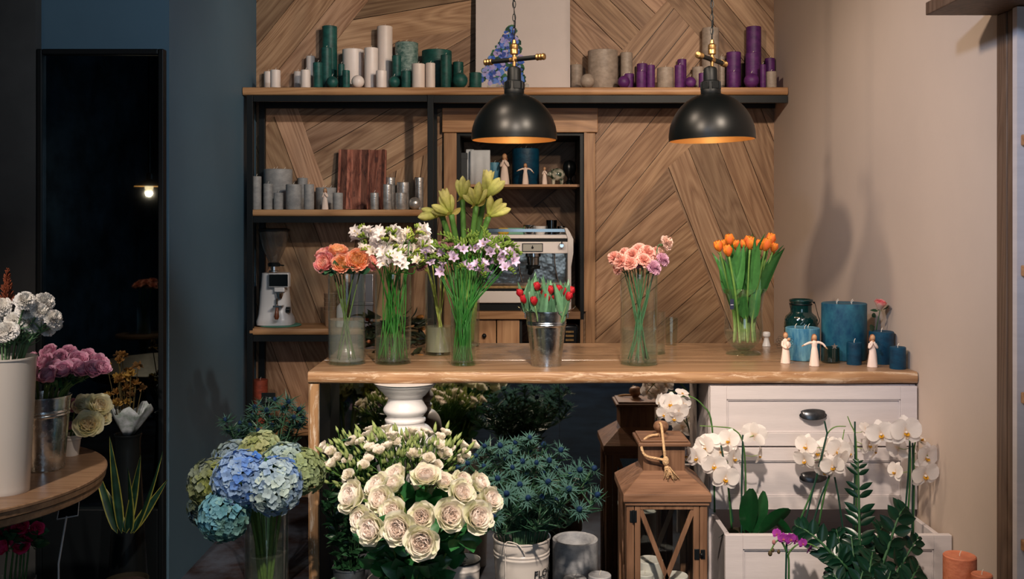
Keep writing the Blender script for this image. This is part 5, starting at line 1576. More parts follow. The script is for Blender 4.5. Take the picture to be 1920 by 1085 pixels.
def freesia_mesh(name, cp, cb, seed=0, nopen=3, nbud=6):
    """spike along +Z bending over; length 1 = .05 m handled by scale"""
    r = random.Random(seed); mb = MB()
    pts = cr([(0, 0, -.5), (0, .0, 0), (.0, .25, .45), (0, .75, .72), (0, 1.25, .80)], 4)
    mb.tube(pts, [.045 - .028 * i / (len(pts) - 1) for i in range(len(pts))], 5, col=S(96, 138, 52))
    def at(t):
        x = t * (len(pts) - 1); i = min(int(x), len(pts) - 2); return pts[i].lerp(pts[i + 1], x - i)
    n = nopen + nbud
    for k in range(n):
        t = .30 + .68 * k / n; p = at(t)
        side = 1 if k % 2 else -1
        d = Vector((side * .55, .2 + .3 * t, 1.0 - .2 * t)).normalized()
        if k < nopen:
            s = r.uniform(.8, 1.0)
            M = Mdir(p, (side * .7 + r.uniform(-.3, .3), -.25 + r.uniform(-.4, .3), .8), r.uniform(0, 6), s)
            mb.tube([M @ Vector((0, 0, 0)), M @ Vector((0, 0, .3)), M @ Vector((0, 0, .52))], [.05, .085, .15], 7, col=[mul(cp, .85)] * 21, caps=False)
            for q in range(6):
                petal(mb, M @ rz(q * PI / 3) @ T(0, .10, .44), .78 if q % 2 else .72, .40, 'round', .35, R(14), R(76), 4, 4, .03, 2, q, lambda u, v: mixc(mul(cp, .9), cp, v))
            for q in range(3): mb.tube([M @ Vector((.02 * q - .02, 0, .4)), M @ Vector((.04 * q - .04, .02, .85))], .018, 4, col=S(230, 210, 150))
        else:
            s = lerp(.62, .22, (k - nopen) / max(1, nbud))
            M = Mdir(p, d, 0, s)
            mb.lathe([(.0001, 0), (.10, .12), (.2, .55), (.21, .8), (.12, 1.05), (.0001, 1.16)], seg=7, col=[S(70, 112, 40), S(84, 124, 44), mixc(cb, S(120, 150, 60), .5), cb, cb, cb], M=M)
    return mb.mesh(name, M_PETAL, 180)

def orchid_mesh(name, c, throat, seed=0, lipc=None):
    """unit radius flower facing +Z"""
    r = random.Random(seed); mb = MB()
    def cf(u, v): return mixc(mul(c, .93), c, v) if v > .15 else mixc(throat, c, .5 + v * 3)
    for a in (0, 125, -125):
        petal(mb, rz(R(a)) @ T(0, .04, -.03), 1.0, .74, 'round', .15, R(84), R(98 + r.uniform(-8, 14)), 5, 5, .01, 2, 0, cf)
    for a in (64, -64):
        petal(mb, rz(R(a)) @ T(0, .02, .02), 1.04, 1.34, 'orb', .12, R(78), R(96 + r.uniform(-6, 12)), 7, 6, .015, 2, a, cf)
    lc = lipc or mixc(c, throat, .25)
    for a in (40, -40): petal(mb, T(0, -.08, .02) @ rz(R(180 + a)), .30, .26, 'round', -.5, R(20), R(40), 3, 3, col=throat)
    petal(mb, T(0, -.10, .04) @ rz(R(180)), .42, .24, 'leaf', .5, R(58), R(120), 3, 4, col=lambda u, v: mixc(throat, lc, v))
    mb.ball((0, -.02, .10), .085, 8, 6, col=mixc(c, throat, .1), sz=1.5)
    for a in (-1, 1): mb.tube([(a * .03, -.44, -.05), (a * .10, -.56, .05)], .012, 4, col=c)
    return mb.mesh(name, M_PETAL, 180)

def thistle_mesh(name, c_cone, c_br, seed=0, nb=15):
    """bracts radius 1, cone radius .26"""
    r = random.Random(seed); mb = MB()
    mb.ball((0, 0, .20), .17, 12, 9, col=c_cone, sz=1.45)
    for i in range(90):
        t = (i + .5) / 90; th = math.acos(1 - 1.75 * t); ph = i * 2.39996
        d = Vector((math.sin(th) * math.cos(ph), math.sin(th) * math.sin(ph), math.cos(th) * 1.3))
        b = Vector((0, 0, .20)) + Vector((d.x, d.y, d.z)) * .16
        s1 = d.normalized().orthogonal().normalized() * .035; s2 = d.normalized().cross(s1)
        tip = b + d.normalized() * .08
        mb.add([b + s1, b - s1 * .5 + s2 * .8, b - s1 * .5 - s2 * .8, tip], [(0, 1, 3), (1, 2, 3), (2, 0, 3)], 0, [c_cone, c_cone, c_cone, mul(c_cone, 1.9)])
    for i in range(nb):
        a = i * 2 * PI / nb + r.uniform(-.1, .1)
        L = r.uniform(.8, 1.1); el = R(r.uniform(52, 96))
        petal(mb, rz(a) @ T(0, .10, .02), L, .19, 'spike', .0, el, el + R(r.uniform(-12, 22)), 2, 4, fold=.5, col=lambda u, v: mixc(mul(c_br, .8), mul(c_br, 1.35), v))
        for q in (-1, 1):
            if i % 2: continue
            petal(mb, rz(a) @ T(0, .10, .02) @ Matrix.Rotation(-el, 4, 'X') @ T(0, 0, .4) @ Matrix.Rotation(q * R(38), 4, 'Y'), .42, .09, 'spike', 0, 0, R(10), 2, 2, fold=.5, col=mul(c_br, 1.1))
    return mb.mesh(name, M_PETAL, 180)

def hydrangea_mesh(name, colf, seed=0, n=170):
    """unit radius mop head, centre at origin, stem side -Z"""
    r = random.Random(seed); mb = MB()
    for i in range(n):
        t = (i + .5) / n; th = math.acos(1 - 1.72 * t); ph = i * 2.39996 + r.uniform(-.15, .15)
        d = Vector((math.sin(th) * math.cos(ph), math.sin(th) * math.sin(ph), math.cos(th)))
        rad = r.uniform(.80, .97)
        c = colf(d, r)
        dd = (d + Vector((r.uniform(-.3, .3), r.uniform(-.3, .3), r.uniform(-.3, .3)))).normalized()
        M = Mdir(d * rad * (1 if d.z > 0 else .96), dd, r.uniform(0, 6), r.uniform(.88, 1.18))
        for q in range(4):
            c2 = mul(c, r.uniform(.88, 1.1))
            petal(mb, M @ rz(q * PI / 2 + r.uniform(-.1, .1)) @ T(0, .01, 0), .165, .175, 'round', .25, R(70), R(80 + r.uniform(-20, 12)), 2, 3, col=lambda u, v, c2=c2: mixc(mul(c2, .8), c2, v))
        mb.ball(M @ Vector((0, 0, .015)), .014, 6, 4, col=mul(c, .8))
    mb.ball((0, 0, -.05), .62, 12, 8, col=S(40, 62, 34))
    return mb.mesh(name, M_PETAL, 180)

def leaf_into(mb, pos, d, L, W, col, shape='leaf', bend=30, a0=0, roll=None, fold=.25, nu=4, nv=6, ruf=0.0):
    if roll is None: roll = rf.uniform(0, 6)
    petal(mb, Mdir(pos, d, roll), L, W, shape, 0, R(a0), R(a0 + bend), nu, nv, ruf, 2, rf.uniform(0, 6), lambda u, v: mul(col, (1.18 if abs(u) < .05 else 1.0) * (.9 + .2 * v)), fold=fold)

def stem_obj(root, pts, r0, r1, col, name='stem', seg=6):
    pl = Vector(root.location)
    n = len(pts)
    m = MB(); m.tube([Vector(p) - pl for p in pts], [lerp(r0, r1, i / (n - 1)) for i in range(n)], seg, col=col)
    return m.build(name, M_STEM, root, 180)

def vase_path(V, head, d, spread=.7, base_in=.6, neck=.75, water_base=.016, twist=None, fill=False):
    _, c, r, h = V
    off = Vector((head.x - c.x, head.y - c.y, 0))
    o = off.normalized() if off.length > 1e-5 else Vector((1, 0, 0))
    def disc(k):
        a = rf.uniform(0, 2 * PI); q = rf.random() ** .5 * k * r
        return Vector((q * math.cos(a), q * math.sin(a), 0))
    if fill:
        b = Vector((c.x, c.y, c.z + water_base)) + disc(.82)
        p1 = Vector((c.x, c.y, c.z + h * .98)) + o * min(off.length * spread, r * .55) + disc(.32)
        mid = b.lerp(p1, .5) + disc(.25)
    else:
        tw = rf.uniform(-.5, .5) if twist is None else twist
        o2 = Matrix.Rotation(tw, 3, 'Z') @ o
        b = Vector((c.x, c.y, c.z + water_base)) - o2 * r * base_in * rf.uniform(.6, 1.0)
        nk = min(off.length * spread, r * neck)
        p1 = Vector((c.x, c.y, c.z + h * .98)) + o * nk
        mid = b.lerp(p1, .5) + Vector((rf.uniform(-.1, .1), rf.uniform(-.1, .1), 0)) * r
    return cr([b, mid, p1, head - Vector(d).normalized() * .02 if (head - p1).length > .05 else p1.lerp(head, .5), head], 5)

GREEN = S(72, 118, 50); DGREEN = S(34, 74, 42); BGREEN = S(74, 110, 84)
BL = {}
def variants(key, fn, n):
    if key not in BL: BL[key] = [fn(i) for i in range(n)]
    return BL[key]

def flower(name, cat, group, key, V, px, py, Y, d, bloom, scale, stem_r=.0022, stem_c=GREEN, bloom_name='bloom', path=None, roll=None, leaves=0, leaf_fn=None):
    head = P(px, py, Y)
    d = Vector(d).normalized()
    pts = path if path else vase_path(V, head - d * scale * .6, d)
    root = thing(name, None, cat, pts[0], group)
    late(key, root, px)
    stem_obj(root, pts, stem_r * 1.15, stem_r, stem_c)
    link_mesh(bloom, bloom_name, root, Mdir(head - pts[0], d, rf.uniform(0, 6) if roll is None else roll, scale))
    if leaf_fn: leaf_fn(root, pts)
    return root

def rose_leaves(V, n=3, L=.05, low=.45, hi=.95, col=DGREEN, W=.62, par='leaf'):
    def fn(root, pts):
        for i in range(n):
            t = rf.uniform(low, hi); j = int(t * (len(pts) - 1)); p = pts[j] - pts[0]
            a = rf.uniform(0, 2 * PI); d = Vector((math.cos(a), math.sin(a) - .35, rf.uniform(.0, .8))).normalized()
            mb = MB(); c = mul(col, rf.uniform(.8, 1.25)); st = p + d * L * .5
            mb.tube([p, st], .0009, 4, col=c)
            side = d.cross(Vector((0, 0, 1))).normalized()
            for q, dd in ((1.0, d), (.85, (d + side * 1.2).normalized()), (.85, (d - side * 1.2).normalized())):
                leaf_into(mb, st - d * L * (.02 if q == 1 else .12), dd, L * q, L * W * q, c, 'leaf', rf.uniform(10, 60), 0, rf.uniform(-.6, .6) + (PI if rf.random() < .3 else 0))
            mb.build('leaf', M_LEAF, root, 180)
    return fn

# ---- peach roses in the first vase
pk = lambda s: rose_mesh('peach_rose', S(255, 226, 110), S(255, 206, 116), S(250, 168, 146), S(253, 206, 180), .84, s, 42, .045)
pk2 = lambda s: rose_mesh('pink_rose', S(255, 204, 120), S(251, 172, 150), S(244, 150, 164), S(252, 204, 198), .84, s + 5, 44, .055)
A_, B_ = variants('peach', pk, 2), variants('pink', pk2, 2)
for (px, py, s, yy, d, bl) in ((607, 478, .030, 3.66, (-.35, -.3, .8), B_[0]), (611, 494, .036, 3.58, (-.4, -.75, .35), B_[1]), (633, 474, .034, 3.63, (.1, -.35, .8), A_[1]),
                               (641, 495, .033, 3.565, (.05, -.85, .35), A_[0]), (669, 489, .040, 3.575, (.25, -.8, .45), A_[1]), (690, 490, .034, 3.64, (.7, -.4, .4), B_[0])):
    flower('garden_rose', 'flower', 'peach and pink roses in the leftmost counter vase', 'peach and pink garden rose in the leftmost tall glass vase, {}', V1, px, py, yy, d, bl, s, .0025, S(84, 108, 54), leaf_fn=rose_leaves(V1, 4, .048, .60, .82, S(56, 100, 70)))

# ---- freesias
def fr_leafs(root, pts): pass
WF = variants('wfre', lambda s: freesia_mesh('white_freesia', S(255, 250, 250), S(150, 172, 76), s, 5, 5), 3)
WG = variants('gfre', lambda s: freesia_mesh('freesia_buds', S(246, 236, 226), S(176, 190, 90), s + 9, 1, 8), 2)
pts_ = [(700, 446, 0), (711, 462, 0), (716, 474, 0), (703, 470, 1), (724, 478, 0), (733, 488, 0), (729, 496, 0), (741, 446, 0), (748, 458, 0), (755, 474, 0), (746, 482, 1), (761, 486, 1), (784, 442, 0), (789, 462, 0), (792, 476, 0), (783, 492, 1), (770, 454, 1), (772, 470, 1), (758, 448, 1), (728, 452, 1), (690, 456, 1), (684, 470, 1), (678, 446, 0), (735, 468, 1), (764, 440, 1), (776, 436, 1), (716, 450, 0), (750, 496, 0), (768, 480, 1)]
for i, (px, py, g) in enumerate(pts_):
    u = (px - 737) / 55.0
    Yy = 3.62 + rf.uniform(-.07, .06) - (py - 465) / 30 * .03
    d = Vector((u * .75, -.25 + (Yy - 3.62) * 3, .9))
    flower('freesia', 'flower', 'white freesias in the tall glass vase', 'white freesia spike in tall glass vase, {}', V2, px, py + 6, Yy, d, (WG if g else WF)[i % (2 if g else 3)], .043 if not g else .036, .0019, S(48, 116, 40), 'flower_spike', path=vase_path(V2, P(px, py + 6, Yy) - d.normalized() * .02, d, .7, fill=True))
LF = variants('lfre', lambda s: freesia_mesh('lilac_freesia', S(228, 208, 240), S(120, 146, 66), s + 20, 2, 7), 3)
LB_ = variants('lbud', lambda s: freesia_mesh('lilac_buds', S(190, 160, 190), S(112, 140, 62), s + 30, 0, 9), 3)
lil = [(800, 482), (812, 494), (833, 506), (852, 486), (877, 503), (902, 514), (898, 500), (912, 498), (932, 482), (944, 504), (950, 476), (836, 478), (893, 468), (908, 460), (921, 472), (957, 488), (866, 470)]
buds = [(805, 466), (818, 474), (826, 462), (838, 490), (845, 468), (858, 458), (862, 494), (872, 452), (880, 484), (886, 462), (896, 484), (905, 474), (915, 486), (918, 462), (930, 466), (940, 460), (952, 462), (962, 474), (846, 498), (888, 496), (925, 494), (870, 476), (852, 450), (935, 474), (812, 484), (826, 484), (842, 480), (855, 474), (884, 474), (900, 462), (912, 486), (928, 480), (941, 488), (808, 474), (866, 484), (874, 462), (893, 454), (910, 450), (926, 456), (944, 472)]
for i, (px, py) in enumerate(lil + buds):
    op_ = i < len(lil); u = (px - 882) / 80.0
    Yy = 3.64 + (rf.uniform(-.13, -.03) if op_ else rf.uniform(-.09, .09))
    d = Vector((u * .8, -.5 + (Yy - 3.6) * 2, .8))
    flower('freesia', 'flower', 'lilac freesias in the short glass vase', 'lilac freesia with open flowers in short vase, {}' if op_ else 'green budded freesia spike amid the lilac freesias', V3, px, py + 3, Yy, d, (LF if op_ else LB_)[i % 3], .036 if op_ else .043, .0019, S(44, 110, 40), 'flower_spike', path=vase_path(V3, P(px, py + 3, Yy) - d.normalized() * .016, d, .6, fill=True))

# ---- burgundy bunch in the cloudy vase
BC = variants('burg', lambda s: carnation_mesh('burgundy_carnation', S(110, 26, 44), S(140, 40, 62), s, 50), 2)
for (px, py, s) in ((786, 478, .026), (790, 497, .024), (829, 464, .026), (778, 488, .022), (806, 458, .022), (842, 452, .022)):
    flower('carnation', 'flower', 'burgundy carnations behind the lilac freesias', 'burgundy carnation behind the lilac freesias, {}', VA, px, py, 3.86 + rf.uniform(-.03, .03), ((px - 815) / 60, -.6, .6), BC[rf.randint(0, 1)], s, .0026, S(150, 160, 72))

# ---- amaryllis
def amaryllis_bud(mb, p, d, L, W, c1, c2, opn=0):
    M = Mdir(p, d, rf.uniform(0, 6))
    mb.tube([p, Vector(p) + Vector(d).normalized() * L * .14], .0034, 6, col=S(132, 152, 60))
    if not opn:
        prof = smooth_prof([(.0001, L * .08), (W * .22, L * .12), (W * .34, L * .30), (W * .46, L * .55), (W * .42, L * .78), (W * .20, L * .95), (.0001, L * 1.02)], 3)
        v0 = len(mb.v)
        mb.lathe(prof, seg=18, M=M, bump=lambda a, z: 1 + .10 * abs(math.sin(1.5 * a)) , col=[mixc(c1, c2, min(1, q[1] / L)) for q in prof])
        for k_ in range(v0, len(mb.c)):
            j_ = (k_ - v0) % 18
            if j_ % 6 in (0,): mb.c[k_] = mul(mb.c[k_], .78)
    else:
        for i in range(6):
            def cf(u, v): return mixc(mixc(c1, c2, min(1, v * 1.2)), S(226, 218, 150), max(0, v - .6) + .25 * (abs(u) > .8))
            petal(mb, M @ rz(i * PI / 3) @ T(0, .002, L * .08), L * 1.02, W * 1.15 * (1.0 if i % 2 else .9), 'tulip', .8, R(26 + opn * 10), R(-14 + opn * 60), 5, 8, .015, 2, i, cf)
ama = [  # stem top px, py, buds (dir x, up, size)
    ((828, 402, 4.02), (-.45, .0, .9), [(-1.0, -.12, .10), (-.9, .25, .085), (-.75, .0, .09)]),
    ((846, 402, 3.98), (-.40, .0, .9), [(-.85, .42, .09), (-.55, .8, .085), (-.35, 1.1, .10), (-.95, .15, .08), (.0, 1.0, .08)]),
    ((867, 374, 4.06), (.05, .0, 1), [(-.25, .9, .085), (.3, .9, .085), (.7, .45, .07), (.02, 1.2, .095)]),
    ((893, 386, 4.00), (.0, -.05, 1), [(-.3, .9, .085), (.15, 1.1, .10), (-.6, .5, .07), (.45, .7, .08)]),
    ((908, 372, 4.07), (.25, .0, 1), [(.15, .9, .11), (.55, .75, .105), (1.0, .85, .11)]),
    ((916, 406, 4.00), (.35, .0, .95), [(.55, .75, .09), (.9, .65, .09), (1.0, .35, .095), (.1, .9, .085), (1.1, .9, .075)])]
for i, ((px, py, Yy), sd, bs) in enumerate(ama):
    top = P(px, py, Yy); c = VB[1]
    off = (top.x - c.x)
    b = Vector((c.x - off * .12 + (i - 2.5) * .013, c.y + rf.uniform(-.02, .02), c.z + .018))
    pts = cr([b, Vector((c.x + off * .05 + (i - 2.5) * .013, c.y + (Yy - c.y) * .2, c.z + .17)), Vector((c.x + off * .36, c.y + (Yy - c.y) * .4, c.z + .33)), Vector((top.x, top.y, top.z))], 6)
    root = thing('amaryllis', None, 'flower', b, 'yellow-green amaryllis in the tall vase behind'); late('yellow-green budding amaryllis stem in the tall vase, {}', root, px)
    stem_obj(root, pts, .0135, .0115, [mixc(S(168, 182, 84), S(92, 140, 66), min(1, k_ / 10)) for k_ in range(len(pts))], seg=12)
    for j, (dx, dz, L) in enumerate(bs):
        mb = MB(); dd = Vector((dx, rf.uniform(-.45, .15), dz)).normalized()
        amaryllis_bud(mb, top - b, dd, L, L * .36, S(186, 202, 84), S(242, 238, 160), .14 if (i, j) in ((4, 0), (1, 2)) else 0)
        mb.build('flower_bud', M_PETAL, root, 180)
    mb = MB()
    for q in (-1, 1): leaf_into(mb, top - b, (q * .8, -.4, .3), .055, .022, S(206, 190, 110), 'leaf', 70, 20, 0 if q > 0 else PI)
    mb.build('spathe', M_PETAL, root, 180)
# curved pale stems in the cloudy vase
for (x0, x1, yt) in ((803, 815, 545), (832, 806, 530), (838, 812, 560)):
    pass

# ---- red tulips in the bucket
RT = variants('rtul', lambda s: tulip_mesh('red_tulip', S(172, 20, 40), S(204, 56, 60), S(180, 150, 80), s), 2)
def tulip_leaves(n, L, W, col, low=.3, hi=.7, mat_=None, up=1.4):
    def fn(root, pts):
        for i in range(n):
            j = int(rf.uniform(low, hi) * (len(pts) - 1)); p = pts[j] - pts[0]
            ax = (pts[-1] - pts[0]); a = rf.uniform(0, 2 * PI)
            d = Vector((math.cos(a) * .8 + ax.x * 1.2, math.sin(a) * .6 - .1, up + rf.uniform(-.3, .5))).normalized()
            mb = MB(); leaf_into(mb, p, d, L * rf.uniform(.8, 1.15), W * rf.uniform(.8, 1.2), mul(col, rf.uniform(.8, 1.25)), 'lance', rf.uniform(-10, 40), 0, rf.uniform(-.9, .9) + rf.choice((0, PI)), .3, 4, 8, .03)
            mb.build('leaf', M_LEAF, root, 180)
    return fn
for i, (px, py) in enumerate([(994, 553), (1003, 565), (1020, 551), (1026, 560), (1040, 558), (1054, 548), (1064, 556), (1068, 546), (978, 550), (1008, 538), (1046, 544), (1032, 545), (985, 562), (1060, 565)]):
    c = VR[1]; Yy = 3.555 + rf.uniform(-.05, .05) - (py - 550) * .002
    hd = P(px, py + 8, Yy); off = hd - c
    pts = cr([Vector((c.x + off.x * .3, c.y + (Yy - c.y) * .4, c.z + .02)), Vector((c.x + off.x * .6, c.y + (Yy - c.y) * .7, c.z + .13)), hd], 5)
    flower('tulip', 'flower', 'red tulips in the tin bucket', 'closed red tulip in the galvanised bucket, {}', VR, px, py + 8, Yy, (off.x * 4, -.15, 1), RT[i % 2], .036, .0026, S(110, 140, 90), path=pts, leaf_fn=tulip_leaves(5, .115, .028, S(88, 130, 98), .66, .85, up=2.6))
# drooping outer leaves
for (x, z, dx, a1, L) in ((-.05, .19, -1, 95, .17), (-.045, .19, -.5, 165, .13), (.045, .19, .35, 165, .10)):
    pass

# ---- pink carnations
PC = variants('pcar', lambda s: carnation_mesh('pink_carnation', S(248, 176, 160), S(250, 194, 182), s + 3, 60), 2)
PL = variants('plil', lambda s: carnation_mesh('lilac_carnation', S(190, 100, 146), S(216, 158, 190), s + 6, 56, S(232, 190, 214)), 1)
PW = variants('pwht', lambda s: carnation_mesh('pale_carnation', S(250, 206, 186), S(252, 226, 216), s + 8, 60), 1)
for (px, py, s, bl, yy) in ((1151, 483, .024, PC[0], 3.62), (1164, 490, .027, PC[1], 3.56), (1172, 476, .024, PC[0], 3.62), (1186, 478, .028, PC[1], 3.58), (1199, 470, .029, PC[0], 3.60), (1213, 474, .029, PC[1], 3.57),
                            (1207, 488, .026, PC[0], 3.54), (1182, 494, .025, PC[1], 3.54), (1160, 503, .022, PC[0], 3.64), (1195, 494, .022, PL[0], 3.62), (1225, 502, .028, PL[0], 3.54), (1242, 487, .025, PL[0], 3.56), (1232, 472, .020, PC[0], 3.64), (1223, 478, .024, PC[1], 3.60), (1249, 455, .026, PW[0], 3.58), (1240, 474, .016, PW[0], 3.6)):
    d = ((px - 1197) / 40, -.55, .75)
    flower('carnation', 'flower', 'pink carnations in the glass vase', 'frilly pink carnation in tall glass vase, {}', V5, px, py, yy, d, bl, s, .0020, S(74, 120, 84))
# carnation nodes are thickenings of the stems

# ---- orange tulips
OT = variants('otul', lambda s: tulip_mesh('orange_tulip', S(244, 130, 66), S(252, 178, 56), S(240, 170, 80), s + 4, .1), 2)
for i, (px, py, yy, s) in enumerate([(1350, 463, 3.84, .042), (1360, 458, 3.92, .036), (1369.5, 452, 3.86, .044), (1367, 472, 3.80, .043), (1381, 460, 3.93, .038), (1393, 458, 3.93, .036), (1401, 452, 3.92, .038), (1406, 459, 3.82, .047), (1414, 468, 3.90, .034), (1420, 458, 3.93, .036), (1426, 460, 3.92, .040), (1434, 462, 3.82, .047), (1441, 451, 3.88, .046), (1448, 464, 3.87, .036), (1447, 478, 3.90, .030)]):
    hd = P(px, py + 9, yy); c = VT[1]; off = hd.x - c.x
    pts = cr([Vector((c.x + off * .38 + rf.uniform(-.006, .006), c.y + (yy - c.y) * .5, c.z + .045)), Vector((c.x + off * .40, c.y + (yy - c.y) * .5, c.z + .13)), Vector((c.x + off * .62, c.y + (yy - c.y) * .7, c.z + .25)), hd], 5)
    flower('tulip', 'flower', 'orange tulips in the footed urn vase', 'orange tulip in the footed glass vase, {}', VT, px, py + 9, yy, (off * 3, -.1, 1), OT[i % 2], s * 1.12, .0042, [mixc(S(190, 204, 140), S(110, 150, 72), min(1, k_ / 6)) for k_ in range(16)], path=pts, leaf_fn=tulip_leaves(3, .20, .044, S(62, 116, 58), .35, .72, up=2.9))

# ================================================================== floor flowers
# ---- white roses
WR = variants('wr', lambda s: rose_mesh('white_rose', S(253, 236, 222), S(253, 243, 236), S(238, 240, 208), S(253, 246, 240), .98, s + 40, 36), 4)
wl = [(664, 930, 28, 2.62), (708, 915, 24, 2.70), (715, 938, 24, 2.64), (737, 912, 20, 2.74), (742, 893, 21, 2.80), (798, 896, 24, 2.76), (829, 905, 20, 2.78), (766, 918, 16, 2.84), (738, 960, 23, 2.58), (678, 973, 21, 2.58), (699, 990, 27, 2.52), (749, 990, 27, 2.50), (791, 969, 23, 2.54), (791, 1014, 28, 2.46), (842, 966, 27, 2.53), (893, 969, 27, 2.53), (864, 926, 23, 2.64), (898, 909, 21, 2.72), (917, 937, 22, 2.62), (866, 903, 18, 2.80), (903, 950, 20, 2.66)]
c0 = RB[1]
for i, (px, py, r, yy) in enumerate(wl):
    sc = r / F * yy
    d = Vector(((px - 790) / 150, -.62 - (py - 900) / 240, .62 - (py - 930) / 160))
    if py < 925: d = Vector(((px - 790) / 120, -.45, .8))
    if i == 7: d = Vector((0, .3, 1))
    hd = P(px, py, yy) - d.normalized() * sc * .6
    off = hd - c0
    pts = cr([Vector((c0.x - off.x * .1, c0.y, .05)), Vector((c0.x + off.x * .25, c0.y + off.y * .2, RB[3] * .9)), hd - d.normalized() * .05 - Vector((0, 0, .02)), hd], 5)
    key = 'large creamy white rose in the low front of the bouquet, {}' if py >= 955 else 'large creamy white rose in the upper part of the bouquet, {}'
    flower('rose', 'flower', 'large white roses in the floor bucket', key, RB, px, py, yy, d, WR[i % 4], sc, .0030, S(104, 130, 60), path=pts, leaf_fn=rose_leaves(RB, 5, .070, .40, .70, S(42, 98, 52), .7))

# ---- lisianthus
def lisi_mesh(name, seed, openb=True):
    r = random.Random(seed); mb = MB()
    # several side branches with blooms and long pointed buds; unit = .1 m
    for k in range(9):
        a = k * 2.39996; out = r.uniform(.15, .62); z = r.uniform(.2, .75)
        tip = Vector((out * math.cos(a), out * math.sin(a), z))
        mb.tube([(0, 0, -.5), (tip.x * .4, tip.y * .4, z * .3), tip], [.022, .016, .013], 5, col=S(84, 124, 58))
        d = Vector((tip.x * .6, tip.y * .6, .8)).normalized()
        if openb and k in (1, 6):
            s = r.uniform(.16, .21)
            for i in range(15):
                t = i / 14; M = Mdir(tip + d * .12, d, i * 2.4)
                petal(mb, M @ T(0, .02, -.12), lerp(.24, .34, t) * s / .22, lerp(.14, .32, t) * s / .22, 'rose', lerp(1, .5, t), lerp(R(4), R(28), t), lerp(R(-10), R(66), t), 4, 4, .04, 2, i, lambda u, v: mixc(S(226, 228, 190), S(250, 242, 234), v))
        else:
            s = r.uniform(.8, 1.2)
            gcol = S(104, 140, 66); tcol = S(186, 202, 132)
            mb.lathe([(.0001, 0), (.045 * s, .04), (.06 * s, .14), (.04 * s, .25 * s), (.0001, .36 * s)], seg=7, col=[S(96, 130, 60), gcol, tcol, tcol, gcol], M=Mdir(tip, d))
            for q in range(4): petal(mb, Mdir(tip, d, q * 1.57), .16, .03, 'spike', 0, R(30), R(10), 2, 2, col=S(88, 122, 56))
        if k % 2: petal(mb, Mdir((tip.x * .5, tip.y * .5, z * .4), (tip.x, tip.y, .5), r.uniform(0, 6)), .26, .09, 'leaf', .1, R(10), R(50), 2, 4, col=S(84, 122, 66))
    return mb.mesh(name, M_PETAL, 180)
LM = variants('lisi', lambda s: lisi_mesh('lisianthus', s), 4)
lis = [(659, 862), (672, 868), (642, 854), (648, 893), (683, 848), (713, 852), (730, 840), (766, 838), (752, 846), (759, 872), (777, 872), (827, 843), (842, 854), (827, 867), (841, 870), (686, 896), (737, 865), (803, 866), (697, 870), (716, 878), (790, 850), (812, 856), (706, 840), (780, 840), (815, 878), (631, 874), (668, 900), (745, 858), (725, 858), (790, 880)]
c0 = LB[1]
for i, (px, py) in enumerate(lis):
    yy = 3.10 + (880 - py) * .004 + rf.uniform(-.04, .04); hd = P(px, py + 8, yy); off = hd - c0
    d = Vector((off.x * 3.2, -.35 - (py - 865) * .012, .85))
    pts = cr([Vector((c0.x - off.x * .1, c0.y, .1)), Vector((c0.x + off.x * .3, c0.y, .5)), hd - d.normalized() * .05], 5)
    flower('lisianthus', 'flower', 'white lisianthus sprays behind the roses', 'white lisianthus spray with pointed buds behind the large roses', LB, px, py + 8, yy, d, LM[i % 4], .094, .0022, S(70, 108, 52), 'flower_spray', path=pts)

# ---- blue thistles
TM = variants('thi', lambda s: thistle_mesh('blue_thistle', S(30, 58, 96), S(76, 114, 106), s, 14 + s), 4)
def thistle_leaves(n, col, L=.06, low=.4, hi=.97):
    def fn(root, pts):
        mb = MB()
        for i in range(n):
            t = lerp(low, hi, (i + rf.random()) / n); j = min(int(t * (len(pts) - 1)), len(pts) - 1); p = pts[j] - pts[0]
            for q in range(5):
                a = rf.uniform(0, 2 * PI); d = Vector((math.cos(a), math.sin(a), rf.uniform(.2, 1.1))).normalized()
                leaf_into(mb, p, d, L * rf.uniform(.6, 1.1), L * .13, mul(col, rf.uniform(.7, 1.3)), 'spike', rf.uniform(0, 40), 0, None, .3, 2, 4)
        mb.build('leaf', M_LEAF, root, 180)
    return fn
thl = [(1028, 866), (962, 879), (1066, 893), (1084, 882), (1110, 881), (1026, 905), (1015, 937), (1040, 940), (1064, 918), (1116, 930), (1083, 956), (990, 935), (951, 927), (937, 854), (967, 832), (940, 838), (911, 838), (993, 848), (1049, 846), (927, 970), (910, 876), (950, 864), (988, 893), (993, 823), (1093, 905), (1017, 890), (880, 870), (862, 880), (895, 856), (975, 910), (935, 900), (1005, 870), (1040, 880), (1018, 838), (958, 850), (900, 900), (980, 868)]
c0 = WB[1]
for i, (px, py) in enumerate(thl):
    u = (px - 985) / 130; front = py > 900 or px > 1050
    yy = 3.0 + (.06 if not front else -.10) + rf.uniform(-.06, .06) + (900 - py) * .0012; hd = P(px, py, yy); off = hd - c0
    d = Vector((u * .8, -.65 if front else -.3, .55)) if rf.random() < .75 else Vector((u, rf.uniform(-.8, .2), .9))
    pts = cr([Vector((c0.x - off.x * .1, c0.y, .1)), Vector((c0.x + off.x * .38, c0.y, WB[3] + .02)), hd - d.normalized() * .06 - Vector((0, 0, .03)), hd], 5)
    s = .040 if front or i % 3 == 0 else .034
    flower('blue_thistle', 'flower', 'blue thistles in the enamel bucket', 'spiky blue thistle in the cream enamel bucket, {}' if front else 'spiky blue thistle at the back of the enamel bucket', WB, px, py, yy, d, TM[i % 4], s, .0022, S(70, 104, 74), 'thistle_head', path=pts, leaf_fn=thistle_leaves(10, S(48, 84, 62), .062, .34, .92))
